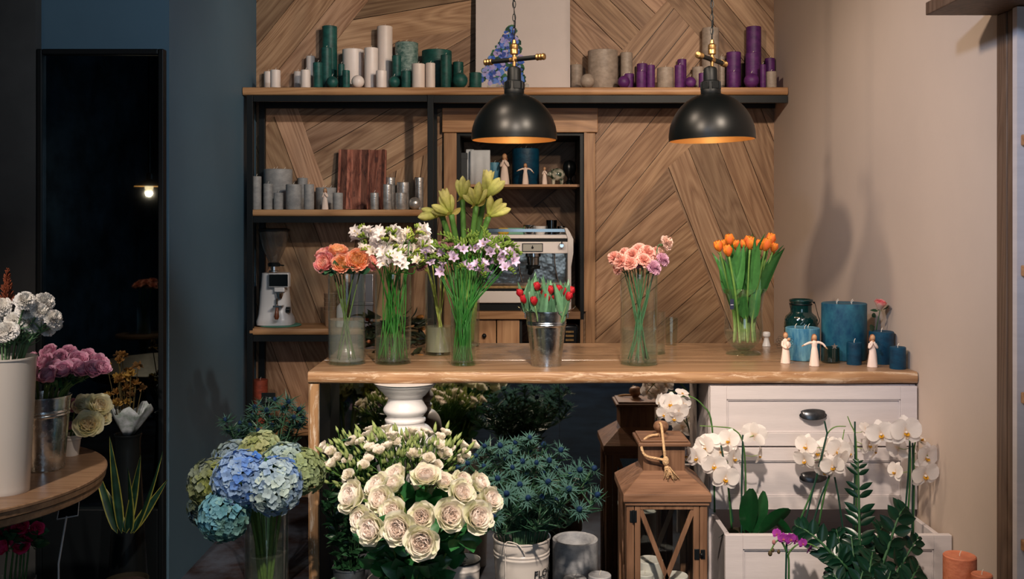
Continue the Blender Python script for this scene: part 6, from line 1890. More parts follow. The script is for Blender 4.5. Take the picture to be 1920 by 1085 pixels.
# dark thistles at the left, behind the hydrangeas
Yd = 4.0
DV = (glass_cyl('glass_vase', 'dark vase of thistles in the shadow left of the counter', P(500, 0, Yd)[0], Yd, 0, .07, .36, .2), P(500, 0, Yd) * 1, .07, .36)
c0 = Vector((P(500, 0, Yd)[0], Yd, 0))
for i, (px, py) in enumerate([(452, 796), (425, 790), (500, 772), (530, 768), (475, 782), (550, 785), (560, 800), (510, 800), (485, 810), (540, 815), (450, 812), (525, 790), (492, 758), (515, 752), (540, 756), (560, 770), (470, 800), (505, 786), (545, 800), (430, 808), (478, 766), (566, 786)]):
    yy = Yd + rf.uniform(-.1, .1); hd = P(px, py, yy); off = hd - c0; d = Vector((off.x * 3, -.3, 1))
    pts = cr([Vector((c0.x, c0.y, .03)), Vector((c0.x + off.x * .3, yy, .40)), hd - d.normalized() * .04, hd], 5)
    flower('blue_thistle', 'flower', 'thistles in the shadow left of the counter', 'dim thistle in the shadow behind the hydrangeas, {}', None, px, py, yy, d, TM[i % 4], .042, .0022, S(60, 96, 70), 'thistle_head', path=pts, leaf_fn=thistle_leaves(6, S(56, 92, 70), .06, .5, .95))
t = thing('price_tag', 'small dark tag chalked 15 above the dim thistles', 'sign', (P(503, 0, 4.05)[0], 4.05, 0))
c = P(503, 750, 4.05)
m = MB(); m.tube([(0, .004, .36), (0, .004, c.z)], .002, 5); m.box(-.028, .028, 0, .003, c.z - .03, c.z + .03); m.build('tag_card', M_BLACKP, t, 0)
cu = bpy.data.curves.new('txt', 'FONT'); cu.body = '15'; cu.size = .032; cu.align_x = 'CENTER'; cu.align_y = 'CENTER'
ob = bpy.data.objects.new('txt', cu); COL.objects.link(ob); dg = bpy.context.evaluated_depsgraph_get(); dg.update()
me = bpy.data.meshes.new_from_object(ob.evaluated_get(dg)); bpy.data.objects.remove(ob)
me.materials.clear(); me.materials.append(plain('chalk', S(110, 116, 116), .9))
o = bpy.data.objects.new('chalk_number', me); COL.objects.link(o); o.parent = t; o.location = (0, -.001, c.z); o.rotation_euler = (R(90), 0, 0)

# ---- hydrangeas
def hcol(a, b, c, mixd=Vector((0, -1, .2)), pb=.5):
    def f(d, r):
        k = max(0, min(1, .5 + .6 * d.dot(mixd.normalized()) + r.uniform(-.35, .35)))
        q = mixc(a, b, k)
        return mixc(q, c, r.random() * .45)
    return f
BLUE = S(52, 118, 214); PALE = S(190, 208, 196); OLV = S(126, 136, 70); TEALG = S(70, 120, 120); LAV = S(132, 166, 214); SAGE = S(158, 178, 140)
hy = [(454, 899, 49, 2.78, hcol(LAV, BLUE, PALE, Vector((.3, -1, -.3))), (-.25, -.85, .5), 'blue and lavender hydrangea head, front left of centre'),
      (513, 911, 49, 2.78, hcol(PALE, BLUE, LAV, Vector((0, -.6, -1))), (.15, -.9, .4), 'pale hydrangea head with bright blue lower petals'),
      (421, 966, 44, 2.76, hcol(TEALG, S(96, 158, 190), S(150, 184, 160), Vector((.6, -.6, 0))), (-.3, -.9, -.3), 'drooping teal hydrangea head, lowest in the vase'),
      (400, 905, 43, 2.88, hcol(OLV, S(108, 124, 140), S(120, 130, 96)), (-.8, -.4, .5), 'olive and slate hydrangea head at left'),
      (489, 855, 42, 2.96, hcol(OLV, SAGE, S(190, 186, 140)), (0, -.4, .9), 'green-cream hydrangea head at the top'),
      (566, 884, 40, 2.90, hcol(OLV, SAGE, S(140, 150, 86), Vector((-.6, -.5, .6))), (.8, -.45, .4), 'olive green hydrangea head by the counter leg'),
      (533, 872, 40, 2.90, hcol(SAGE, S(180, 200, 200), LAV), (.35, -.6, .75), 'pale sage hydrangea head beside the counter leg'),
      (440, 866, 38, 2.96, hcol(OLV, LAV, S(130, 140, 130)), (-.4, -.4, .9), 'muted lavender hydrangea head at the back'),
      (391, 952, 34, 2.92, hcol(OLV, S(70, 96, 120), S(96, 110, 80)), (-.9, -.2, .0), 'dark olive hydrangea head at the far left')]
c0 = HV[1]
for i, (px, py, r, yy, cf, d, lb) in enumerate(hy):
    sc = r * 1.12 / F * yy; d = Vector(d).normalized(); ctr = P(px, py, yy)
    hd = ctr - d * sc * .5
    off = ctr - c0
    pts = cr([Vector((c0.x - off.x * .25, c0.y - off.y * .2, .03)), Vector((c0.x + off.x * .1, c0.y, .4)), Vector((c0.x + max(-.05, min(.05, off.x * .6)), c0.y + off.y * .3, .68)), hd - d * .02 + Vector((0, 0, .015)), hd], 5)
    root = thing('hydrangea', lb, 'flower', pts[0], 'hydrangea heads in the floor vase')
    stem_obj(root, pts, .0055, .005, S(96, 124, 58), seg=8)
    link_mesh(hydrangea_mesh('hydrangea_head', cf, i, 230), 'bloom', root, Mdir(ctr - pts[0], d, rf.uniform(0, 6), sc))
    if i in (1, 4, 6):
        mb = MB(); leaf_into(mb, pts[-6] - pts[0], (rf.uniform(-1, 1), -.5, .3), .12, .07, S(50, 92, 48), 'leaf', 50); mb.build('leaf', M_LEAF, root, 180)

# ================================================================== orchids
WO = variants('wo', lambda s: orchid_mesh('white_orchid', S(244, 238, 234), S(214, 160, 40), s), 3)
MO = variants('mo', lambda s: orchid_mesh('magenta_orchid', S(176, 66, 172), S(214, 130, 120), s + 4, S(150, 30, 120)), 2)
def pot(parent, X, Y, z, r=.055, h=.11):
    m = MB(); m.lathe([(.0001, 0), (r * .75, 0), (r, h), (r + .003, h), (r + .003, h + .006), (r - .003, h + .006), (r - .004, h - .01), (.0001, h - .01)], (X, Y, z), 28)
    m.build('pot', M_POT, parent, 40)
    m = MB(); m.lathe([(r - .004, h - .008), (.0001, h - .004)], (X, Y, z), 20); m.build('bark', M_SOIL, parent, 60)
M_POT = thin_glass('clear_plastic_pot', (.55, .55, .5), 1.4, .1, body=S(90, 84, 70), body_amt=.5)
M_STAKE = plain('green_stake', S(20, 58, 46), .4)
def orchid_plant(label, bx, Y, zbase, spikes, leaves, mesh_list, fl_scale, leafmat=None, petal_name='flower', group='potted orchids by the drawer chest', pr=.055):
    """spikes: list of (stake pts px, spray pts px, [(px, py, dir, scale)])"""
    B = Vector((P(bx, 0, Y)[0], Y, zbase))
    t = thing('potted_orchid', label, 'orchid', B, group)
    pot(t, 0, 0, 0, pr, .11)
    for (stake, spray, fl) in spikes:
        if stake:
            m = MB(); pp = [P(x, y, Y + dy) - B for x, y, dy in stake]; m.tube(pp, .0030, 7); m.build('support_stake', M_STAKE, t, 60)
        if spray:
            m = MB(); pp = cr([P(x, y, Y + dy) - B for x, y, dy in spray], 5); n = len(pp)
            m.tube(pp, [lerp(.0034, .0014, i / n) for i in range(n)], 7, col=[mixc(S(44, 92, 50), S(106, 142, 66), i / n) for i in range(n) for _ in range(7)][:n] if False else [mixc(S(44, 92, 50), S(106, 142, 66), i / n) for i in range(n)]); m.build('flower_spike', M_STEM, t, 180)
        for (px, py, dy, d, s) in fl:
            f = link_mesh(mesh_list[rf.randint(0, len(mesh_list) - 1)], petal_name, t, Mdir(P(px, py, Y + dy) - B, d, 0, fl_scale * s) if False else None)
            ctr = P(px, py, Y + dy) - B
            dv = Vector(d).normalized(); upv = Vector((0, 0, 1)); x = upv.cross(dv).normalized() if abs(dv.z) < .95 else Vector((1, 0, 0)); y = dv.cross(x)
            Mm = Matrix((x, y, dv)).transposed().to_4x4()
            f.matrix_local = Matrix.Translation(ctr) @ Mm @ Matrix.Rotation(rf.uniform(-.25, .25), 4, 'Z') @ Matrix.Scale(fl_scale * s, 4)
            # pedicel
            if spray:
                near = min(pp, key=lambda q: (q - ctr).length)
                if (near - ctr).length > .006:
                    m = MB(); m.tube([near, (near + ctr) / 2 - Vector((0, 0, .004)), ctr - dv * .004], .0012, 5, col=S(140, 160, 90)); m.build('flower_stalk', M_STEM, t, 180)
    for (px, py, d, L, W, bend, roll) in leaves:
        mb = MB(); leaf_into(mb, P(px, py, Y) - B, d, L, W, S(18, 64, 32), 'oval', bend, 0, roll, .22, 4, 10); mb.build('leaf', M_GLOSS_LEAF, t, 180)
    return t
FR = (0, -1, .1); LT = (-.8, -.6, .1); RT_ = (.75, -.6, .0); DN = (.1, -.85, -.35); BK = (.3, .8, .3); SL = (-.95, -.2, .1); SRr = (.95, -.3, -.1)
zd = .227
Yo = 3.27
orchid_plant('white moth orchid with one large upright leaf, nearest the lantern', 1392, Yo, zd + .10,
    [([(1393, 815, 0), (1391, 905, 0), (1390, 1010, 0)], [(1396, 1000, .01), (1398, 900, .01), (1393, 830, .01), (1376, 805, 0), (1348, 800, 0), (1312, 798, 0)],
      [(1367, 825, -.02, (-.6, -.6, .2), .95), (1414, 815, -.02, (.45, .75, .1), 1.05), (1423, 853, 0, (.85, -.45, -.1), .75)]),
     ([(1352, 835, -.02), (1357, 862, -.02), (1366, 915, 0), (1374, 978, 0)], [(1372, 990, 0), (1366, 920, -.01), (1364, 900, -.01), (1360, 880, -.02), (1340, 856, -.02), (1310, 850, -.02), (1286, 866, -.02)],
      [(1289, 853, -.03, SL, .80), (1306, 857, -.04, (-.55, -.8, 0), .95), (1322, 838, -.01, LT, 1.0), (1332, 828, 0, (-.1, -.6, .6), .85), (1375, 858, -.04, (.7, -.7, .0), 1.0), (1339, 872, -.06, (-.15, -1, -.1), 1.0), (1360, 896, -.07, (.1, -1, -.05), 1.1), (1350, 845, 0, (.3, -.7, .4), .9)])],
    [(1402, 1004, (.0, -.18, 1), .175, .072, 12, PI), (1412, 1002, (.42, .2, .9), .15, .058, 25, .3), (1424, 1000, (.55, -.25, .75), .15, .056, 30, PI), (1440, 968, (.75, -.45, -.35), .10, .058, 30, PI), (1385, 1000, (-.9, -.5, .28), .10, .045, 30, PI * .9), (1400, 1000, (.3, -.8, .5), .07, .05, 50, PI)],
    WO, .040)
orchid_plant('white moth orchid on leaning dark stakes before the chest drawers', 1545, Yo, zd + .02,
    [([(1546, 789, 0), (1551, 812, 0), (1534, 880, 0), (1508, 985, 0)], [(1500, 975, 0), (1530, 900, .005), (1545, 838, .005), (1552, 812, .005), (1566, 800, 0), (1586, 799, 0)],
      [(1512, 836, -.01, LT, 1.0), (1509, 862, -.03, (-.7, -.6, -.3), .95), (1533, 848, .03, (-.2, -.8, .1), .95)]),
     ([(1558, 884, -.02), (1540, 930, -.01), (1526, 975, 0)], [(1535, 985, 0), (1545, 930, -.01), (1558, 884, -.02), (1566, 860, -.02), (1578, 830, 0), (1583, 805, .02)],
      [(1556, 836, .02, (.0, -.7, .5), .9), (1571, 845, -.03, (.1, -1, .0), 1.05), (1561, 874, -.05, (-.3, -.9, -.2), .95), (1590, 848, .02, (.6, -.6, .1), .95), (1547, 884, -.02, (-.5, -.6, -.6), .8), (1575, 862, -.05, (.5, -.8, -.2), .9)]),
     ([(1565, 894, 0), (1572, 930, 0), (1582, 1000, 0)], None, [])],
    [(1520, 1006, (-.8, -.5, .5), .12, .055, 30, PI)], WO, .040)
orchid_plant('white moth orchid on a straight stake behind the tall fern-like frond', 1602, Yo + .04, zd + .02,
    [([(1603, 790, 0), (1603, 880, 0), (1600, 1000, 0)], [(1605, 1000, 0), (1606, 880, 0), (1604, 818, 0), (1595, 795, 0), (1589, 780, 0)],
      [(1624, 805, -.01, (.4, -.6, .6), .75), (1629, 833, -.03, (.5, -.8, .0), 1.0), (1640, 845, -.02, (.8, -.5, -.2), .8)])],
    [], WO, .038)
orchid_plant('white moth orchid with large blooms at the right, beside the wall', 1700, Yo - .03, zd + .02,
    [([(1706, 828, 0), (1703, 890, 0), (1694, 1000, 0)], [(1700, 1000, 0), (1706, 900, 0), (1706, 830, 0), (1698, 822, 0), (1675, 815, 0), (1645, 812, 0)],
      [(1652, 813, -.03, (-.35, -.9, -.1), 1.1), (1669, 811, -.01, (.5, -.8, .1), .85), (1698, 809, -.05, (.05, -1, .05), 1.25), (1683, 840, .02, (-.3, .7, -.3), 1.05), (1679, 884, 0, (-.8, -.3, .2), .8)]),
     ([(1711, 830, .02), (1712, 900, .02), (1710, 1000, .02)], [(1712, 1000, .02), (1714, 900, .02), (1714, 840, .02), (1722, 824, .01), (1738, 850, 0), (1738, 890, 0)],
      [(1724, 825, .02, (.4, -.2, .8), 1.0), (1737, 856, 0, (.4, -.9, -.1), 1.15), (1734, 890, -.01, (.15, -.95, -.2), 1.15), (1720, 848, .03, (.7, -.2, .3), .8)])],
    [], WO, .041)
orchid_plant('small magenta orchid in front of the open white drawer', 1476, 2.92, .02,
    [([(1475, 1017, 0), (1474, 1060, 0), (1472, 1180, 0)], [(1478, 1180, .006), (1479, 1060, .006), (1478, 1040, .006), (1488, 1026, 0), (1502, 1018, 0), (1520, 1020, 0), (1534, 1028, 0)],
      [(1505, 1018, -.01, (.2, -.9, .1), .8), (1517, 1029, 0, (.7, -.6, -.3), .8)]),
     (None, [(1476, 1036, 0), (1466, 1016, 0), (1456, 1014, 0), (1446, 1030, 0), (1442, 1038, 0)],
      [(1457, 1000, 0, (-.7, -.6, .3), .85), (1469, 1009, -.01, (-.1, -1, 0), .95), (1482, 1010, -.01, (.2, -1, .0), 1.0), (1492, 1012, 0, (.7, -.6, .1), .85)])],
    [(1470, 1180, (-.8, -.3, .6), .10, .04, 30, PI), (1480, 1180, (.8, -.3, .6), .10, .04, 30, 0)], MO, .0175, petal_name='flower', pr=.045)
t = [o for o in COL.objects if o.name.startswith('potted_orchid')][-1]
for (px, py, s) in ((1451, 1016, 1.0), (1444, 1037, 1.2), (1449, 1031, .9), (1460, 1034, .9)):
    m = MB(); c = P(px, py, 2.92) - t.location; m.ball(c, .0055 * s, 10, 8, col=S(190, 130, 130) if py < 1020 else S(96, 84, 60), sz=1.3); m.build('bud', M_PETAL, t, 180)

# reflected and direct orchid blooms beside the lantern finial: an orchid behind the lantern roof
orchid_plant('white moth orchid whose blooms hang behind the lantern tassel', 1300, 3.40, .0,
    [(None, [(1340, 960, 0), (1335, 800, 0), (1318, 760, 0), (1290, 742, 0), (1262, 752, 0), (1244, 772, 0)],
      [(1257, 756, -.02, (-.1, -1, .1), .95), (1246, 776, -.02, (-.4, -.9, -.2), .7), (1272, 772, -.03, (.2, -.9, -.2), .9), (1282, 757, 0, (.5, -.7, .2), .85), (1264, 783, -.03, (0, -.9, -.4), .8), (1239, 752, 0, (-.9, -.3, .2), .7), (1279, 737, .0, (.2, -.4, .8), .6)])],
    [], WO, .040)

# ---- ZZ plant
def frond(root, base, pts_px, L, W, col=S(20, 62, 38), n=9, droop=0):
    pass
ZB = Vector((P(1615, 0, 2.98)[0], 2.98, 0))
t = thing('zz_plant', 'large glossy dark green potted plant arching over the open drawer', 'plant', ZB)
pot(t, 0, 0, 0, .11, .20)
def zz(path, n, L, W, flat=None, sgn=0):
    pp = cr([P(x, y, 2.98 + dy) - ZB for x, y, dy in path], 8); N_ = len(pp)
    m = MB(); m.tube(pp, [lerp(.0075, .0018, i / (N_ - 1)) for i in range(N_)], 7, col=S(52, 92, 56)); fr_ = m.build('frond', M_STEM, t, 180)
    m = MB()
    for k in range(n):
        tt = lerp(.30, .99, k / (n - 1)); j = min(int(tt * (N_ - 1)), N_ - 2); p = pp[j]; ax = (pp[j + 1] - pp[j]).normalized()
        s = math.sin(PI * (.18 + .78 * (k / (n - 1)))) ** .5
        if flat: side = Vector(flat)
        else:
            side = ax.cross(Vector((0, 1, 0)));
            if side.length < .2: side = ax.cross(Vector((1, 0, 0)))
        side = (side - ax * side.dot(ax)).normalized()
        nrm = ax.cross(side).normalized()
        for q in (-1, 1):
            d = (side * q + ax * .65 + nrm * rf.uniform(-.15, .15)).normalized()
            x = d.cross(nrm).normalized(); y = d.cross(x)
            M = Matrix.Translation(p) @ Matrix((x, y, d)).transposed().to_4x4()
            c = mul(S(13, 42, 28), rf.uniform(.75, 1.35))
            petal(m, M, L * s * rf.uniform(.9, 1.1), W * s, 'leaf', .12, 0, R(rf.uniform(-12, 22)), 4, 6, 0, 2, 0, lambda u, v, c=c: mul(c, 1.3 if abs(u) < .1 else 1), fold=.18)
    m.build('leaflets', M_GLOSS_LEAF, fr_, 180)
zz([(1612, 1180, .0), (1612, 1060, 0), (1611, 960, .03), (1609, 860, .05)], 13, .056, .020, (.9, -.45, 0))
zz([(1610, 1180, 0), (1590, 1100, -.04), (1560, 1040, -.05), (1520, 1000, -.03), (1492, 985, 0)], 9, .056, .034)
zz([(1612, 1180, 0), (1600, 1090, -.06), (1580, 1055, -.08), (1558, 1035, -.05)], 8, .055, .032)
zz([(1620, 1180, 0), (1640, 1100, 0), (1664, 1030, .02), (1684, 970, .04), (1696, 950, .06)], 9, .058, .036)
zz([(1618, 1180, 0), (1632, 1080, .02), (1642, 1020, .05), (1654, 985, .10)], 8, .056, .034)
zz([(1622, 1180, 0), (1660, 1110, -.02), (1695, 1050, .02), (1722, 1005, .05)], 8, .056, .034)
zz([(1622, 1190, 0), (1670, 1140, -.05), (1706, 1090, -.04), (1722, 1060, 0)], 8, .056, .032)
zz([(1612, 1190, 0), (1592, 1130, -.10), (1576, 1095, -.12), (1562, 1075, -.10)], 7, .054, .030)
zz([(1616, 1190, 0), (1625, 1120, -.10), (1630, 1070, -.10), (1636, 1035, -.06)], 8, .056, .032)
zz([(1618, 1190, 0), (1606, 1110, -.08), (1602, 1060, -.06), (1596, 1005, -.02)], 9, .055, .032)
zz([(1620, 1190, 0), (1604, 1110, .02), (1580, 1040, .04), (1568, 992, .05)], 8, .058, .034)
zz([(1616, 1190, 0), (1640, 1140, -.12), (1660, 1100, -.12), (1670, 1070, -.1)], 8, .055, .032)
zz([(1612, 1190, 0), (1622, 1140, -.14), (1612, 1100, -.14), (1618, 1070, -.12)], 7, .052, .030)

# ================================================================== left table flowers
MR = variants('mr', lambda s: rose_mesh('mauve_rose', S(184, 112, 148), S(214, 148, 178), S(226, 170, 198), S(236, 196, 214), .85, s + 60, 30), 3)
for i, (px, py, r) in enumerate([(61, 706, 15), (92, 706, 17), (120, 696, 17), (84, 680, 15), (111, 673, 15), (146, 677, 16), (153, 695, 16), (173, 693, 15), (184, 682, 15), (92, 662, 14), (128, 664, 14), (61, 678, 15), (191, 691, 13), (164, 669, 13), (137, 690, 15), (103, 690, 14)]):
    yy = 2.88 + (685 - py) * .004; d = ((px - 115) / 90, -.6, .7); hd = P(px, py, yy); c = V7[1]; off = hd - c
    flower('rose', 'flower', 'mauve roses in the galvanised bucket', 'mauve rose in the galvanised bucket on the round table, {}', V7, px, py, yy, d, MR[i % 3], (r + 2) / F * yy, .0028, S(70, 100, 50),
           path=cr([c + Vector((off.x * .2, off.y * .2, .02)), c + Vector((max(-.05, min(.05, off.x * .5)), off.y * .5, V7[3] - .005)), hd - Vector(d).normalized() * .015], 5), leaf_fn=rose_leaves(V7, 1, .042, .72, .9, S(34, 80, 46)))
for (px, py, dx) in ((190, 718, 1), (95, 745, -1), (58, 770, -1)):
    pass
CRM = variants('crm', lambda s: rose_mesh('cream_rose', S(246, 216, 168), S(250, 240, 208), S(240, 238, 200), S(250, 246, 222), .95, s + 80, 34), 2)
for i, (px, py, r, bl) in enumerate([(165, 796, 24, CRM[0]), (184, 761, 21, CRM[1]), (160, 760, 20, CRM[0]), (190, 780, 16, CRM[1]), (137, 762, 14, MR[0]), (132, 800, 9, MR[1])]):
    yy = 3.02 if i in (0, 5) else 3.07; d = ((px - 150) / 40, -.7, .4 if i == 0 else .7); hd = P(px, py, yy); c = V8[1]; off = hd - c
    flower('rose', 'flower', 'cream roses in the small white bucket', 'rose in the small white bucket on the round table, {}', V8, px, py, yy, d, bl, r / F * yy, .0022, S(96, 122, 60), path=cr([c + Vector((0, 0, .01)), c + Vector((off.x * .2, off.y * .2, V8[3])), hd - Vector(d).normalized() * .01], 5), leaf_fn=rose_leaves(V8, 1, .03, .7, .9, S(60, 104, 52)))
WCR = variants('wca', lambda s: carnation_mesh('white_carnation', S(255, 252, 246), S(255, 255, 252), s + 90, 60), 2)
for i, (px, py, r) in enumerate([(84, 566, 17), (47, 564, 17), (61, 604, 19), (100, 597, 16), (89, 614, 15), (14, 622, 20), (4, 576, 18), (48, 582, 16), (75, 582, 15), (104, 606, 12), (25, 600, 16), (-12, 600, 20)]):
    yy = 2.62 + rf.uniform(-.05, .05); d = ((px - 20) / 70, -.6, .6); hd = P(px, py, yy); c = V6[1]; off = hd - c
    flower('carnation', 'flower', 'white carnations in the tall white vase', 'white carnation in the tall white vase, {}', V6, px, py, yy, d, WCR[i % 2], r / F * yy * 1.05, .0022, S(96, 132, 92), path=cr([c + Vector((off.x * .1, 0, .03)), c + Vector((off.x * .35, off.y * .4, V6[3])), hd - Vector(d).normalized() * .018], 5), leaf_fn=thistle_leaves(2, S(86, 122, 90), .05, .6, .9))
# rust-brown plume
c = V6[1]; tip = P(14, 506, 2.66)
pts = cr([c + Vector((.0, .02, .05)), c + Vector((.01, .02, V6[3] + .02)), P(12, 580, 2.66), tip], 5)
t = thing('astilbe', 'rust-brown feathery plume rising behind the white carnations', 'flower', pts[0]); stem_obj(t, pts, .002, .001, S(110, 60, 40))
m = MB()
for k_ in range(120):
    q = rf.random(); p = P(12, 585, 2.66).lerp(tip, q) - pts[0]; a = rf.uniform(0, 6.28); l = .022 * (1 - q * .8)
    m.tube([p, p + Vector((math.cos(a) * l, math.sin(a) * l, l * 1.4))], .0016, 4, col=mul(S(140, 74, 50), rf.uniform(.7, 1.3)))
m.build('plume', M_PETAL, t, 180)
CR_ = variants('crim', lambda s: rose_mesh('crimson_rose', S(200, 20, 84), S(226, 36, 104), S(232, 60, 124), S(226, 80, 130), .8, s + 95, 26), 2)
for i, (px, py, r) in enumerate([(39, 988, 15), (67, 991, 13), (11, 999, 15), (50, 1006, 14), (6, 1027, 15), (39, 1021, 17), (24, 1010, 13), (-8, 1010, 15)]):
    yy = 2.74 + rf.uniform(-.03, .03); d = ((px - 25) / 50, -.7, .5); hd = P(px, py, yy); c = V9[1]; off = hd - c
    flower('rose', 'flower', 'crimson roses under the round table', 'small crimson rose below the round table, {}', V9, px, py, yy, d, CR_[i % 2], r / F * yy, .0024, S(60, 96, 50), path=vase_path(V9, hd - Vector(d).normalized() * .015, d), leaf_fn=rose_leaves(V9, 2, .05, .7, .95, S(30, 72, 44)))

# ---- snake plant
B = Vector((P(238, 0, 3.45)[0], 3.45, 0))
t = thing('snake_plant', 'snake plant with yellow-edged upright leaves before the mirror', 'plant', B); pot(t, 0, 0, .10, .07, .12)
m = MB(); m.lathe([(.0001, 0), (.085, 0), (.09, .10), (.0001, .1)], seg=28); m.build('pot_stand', M_BLACKP, t, 40)
for (px, py, L, lean, tw) in ((236, 955, .30, .25, 0), (228, 950, .34, -.12, .4), (244, 952, .24, .05, -.5), (220, 948, .28, -.35, .8), (250, 955, .30, .40, -.8), (238, 958, .20, -.6, 0), (245, 960, .22, .65, .2)):
    mb = MB(); p = P(px, 1000, 3.45) - B
    petal(mb, Mdir(p, (lean, rf.uniform(-.2, .2), 1), tw + PI), L, .032, 'lance', .35, 0, R(rf.uniform(-5, 14)), 6, 12, .02, 2, 0, lambda u, v: S(190, 184, 84) if abs(u) > .75 else mul(S(26, 58, 42), .8 + .5 * (math.sin(v * 40 + u) > .3)))
    mb.build('leaf', M_LEAF, t, 180)

# ---- paper-wrapped dried bouquet standing in a dark floor vase by the mirror
c = P(240, 800, 3.70); B = Vector((c.x, 3.70, 0))
t = thing('floor_vase', 'dark slim floor vase holding the paper wrapped bouquet', 'vase', B)
zt = P(0, 815, 3.70)[2]
m = MB(); m.lathe(smooth_prof([(.0001, 0), (.07, 0), (.075, .05), (.06, .3), (.045, zt - .05), (.05, zt), (.046, zt), (.04, zt - .05), (.0001, zt - .06)], 3), seg=28); m.build('vase_body', M_BLACKP, t, 50)
t = thing('wrapped_bouquet', 'dried brown bouquet wrapped in white patterned paper near the mirror', 'bouquet', B + Vector((0, 0, zt)))
m = MB(); rows = []
for j in range(5):
    q = j / 4; rows.append([((.02 + .055 * q) * math.cos(a_) * (1 + .1 * math.sin(3 * a_)) + .01 * q, (.02 + .05 * q) * math.sin(a_), .10 * q + .018 * math.cos(a_ * 5 + .5) * q) for a_ in [2 * PI * i / 24 for i in range(24)]])
m.grid(rows, 0, None, True); o = m.build('wrapping_paper', plain('printed_paper', S(190, 196, 204), .7, col2=S(120, 136, 128), vscale=30), t, 60); so = o.modifiers.new('s', 'SOLIDIFY'); so.thickness = .001
for k_ in range(26):
    m = MB(); a = rf.uniform(0, 6.28); rr = rf.uniform(0, .09); p = Vector((rr * math.cos(a), rr * .6 * math.sin(a), .14 + rf.uniform(-.02, .09) + (.08 if k_ % 4 == 0 else 0)))
    m.tube([(p.x * .3, p.y * .3, 0), p], .0015, 4, col=S(96, 84, 50)); c3 = rf.choice([S(150, 110, 60), S(176, 140, 70), S(120, 90, 56)])
    for q in range(18): d = Vector((rf.uniform(-1, 1), rf.uniform(-1, 1), rf.uniform(-.2, 1))).normalized(); petal(m, Mdir(p, d, rf.uniform(0, 6)), .022, .012, 'round', .3, 0, R(40), 2, 3, col=mul(c3, rf.uniform(.7, 1.2)))
    m.build('dried_flower', M_PETAL, t, 180)

# ---- dark foliage plant in the grey tin bucket
c = GB[1]; t = thing('foliage_bunch', 'bunch of dark green leafy stems in the grey tin bucket', 'foliage', c)
for k_ in range(12):
    a = rf.uniform(0, 6.28); tip = Vector((math.cos(a) * .07 + rf.uniform(-.03, .02), math.sin(a) * .05, GB[3] + rf.uniform(.22, .42)))
    m = MB(); pp = cr([Vector((0, 0, .02)), Vector((tip.x * .3, tip.y * .3, GB[3])), tip], 8)
    m.tube(pp, .0016, 5, col=S(40, 70, 40))
    for j in range(7, len(pp)):
        for q in range(4):
            a2 = rf.uniform(0, 6.28); leaf_into(m, pp[j], (math.cos(a2), math.sin(a2), .5), .05, .016, mul(S(36, 72, 44), rf.uniform(.7, 1.3)), 'leaf', 40)
    m.build('leafy_stem', M_LEAF, t, 180)

# ---- dried proteas lying on the counter behind the vases
def protea(px, py, Y, r, d, c):
    t = thing('dried_protea', None, 'flower', P(px, py, Y), 'dried orange proteas behind the glass vases'); late('dried orange-brown protea behind the counter vases, {}', t, px)
    m = MB(); M = Mdir((0, 0, 0), d)
    for i in range(40):
        q = i / 39; petal(m, M @ rz(i * 2.4) @ T(0, r * .1, -r * .8), r * lerp(1.3, 1.7, q), r * .7, 'leaf', .6, R(lerp(6, 40, q)), R(lerp(-20, -30, q)), 3, 4, col=lambda u, v: mixc(mul(c, .45), c, v ** 1.5))
    m.build('bloom', M_PETAL, t, 180)
    m = MB(); m.tube([M @ Vector((0, 0, -r * .6)), M @ Vector((0, 0, -r * 4))], .004, 6, col=S(90, 70, 40))
    for i in range(5):
        a = rf.uniform(0, 6.28); leaf_into(m, M @ Vector((0, 0, -r * rf.uniform(.8, 3))), (M.to_3x3() @ Vector((math.cos(a), math.sin(a), .8))), .06, .02, mul(S(52, 62, 42), rf.uniform(.7, 1.3)), 'leaf', 30)
    m.build('leaf', M_LEAF, t, 180)
for (px, py, Y, r, d, c) in ((688, 598, 4.02, .022, (-.1, -.9, .3), S(196, 96, 66)), (693, 628, 4.0, .018, (-.6, -.7, .1), S(190, 120, 60)), (691, 640, 3.96, .018, (.5, -.8, .1), S(196, 130, 96)), (692, 667, 3.86, .022, (-.2, -.9, .1), S(180, 124, 84)),
                            (787, 594, 4.03, .022, (.9, -.3, .2), S(220, 150, 80)), (792, 616, 4.0, .018, (.8, -.5, 0), S(200, 140, 80)), (788, 668, 3.83, .024, (.9, -.4, .0), S(220, 156, 84)), (694, 612, 4.05, .016, (.6, -.7, .2), S(150, 60, 50))):
    protea(px, py, Y, r, d, c)
# bundle wrap holding them
t = thing('dried_bouquet', 'dark leafy bundle of dried protea stems lying behind vases', 'bouquet', (P(738, 0, 4.0)[0], 4.0, CZT))
m = MB()
for k_ in range(70):
    p = Vector((rf.uniform(-.11, .11), rf.uniform(-.05, .05), rf.uniform(.01, .13))); a = rf.uniform(-1, 1)
    leaf_into(m, p, (rf.choice((-1, 1)), rf.uniform(-.5, .3), rf.uniform(-.2, .5)), .07, .022, mul(S(48, 58, 44), rf.uniform(.6, 1.3)), 'leaf', 30)
m.tube([(-.10, 0, .03), (.10, .01, .05)], .012, 8, col=S(80, 66, 44)); m.tube([(-.10, .02, .06), (.10, -.01, .08)], .012, 8, col=S(80, 66, 44))
m.build('leaves', M_LEAF, t, 180)

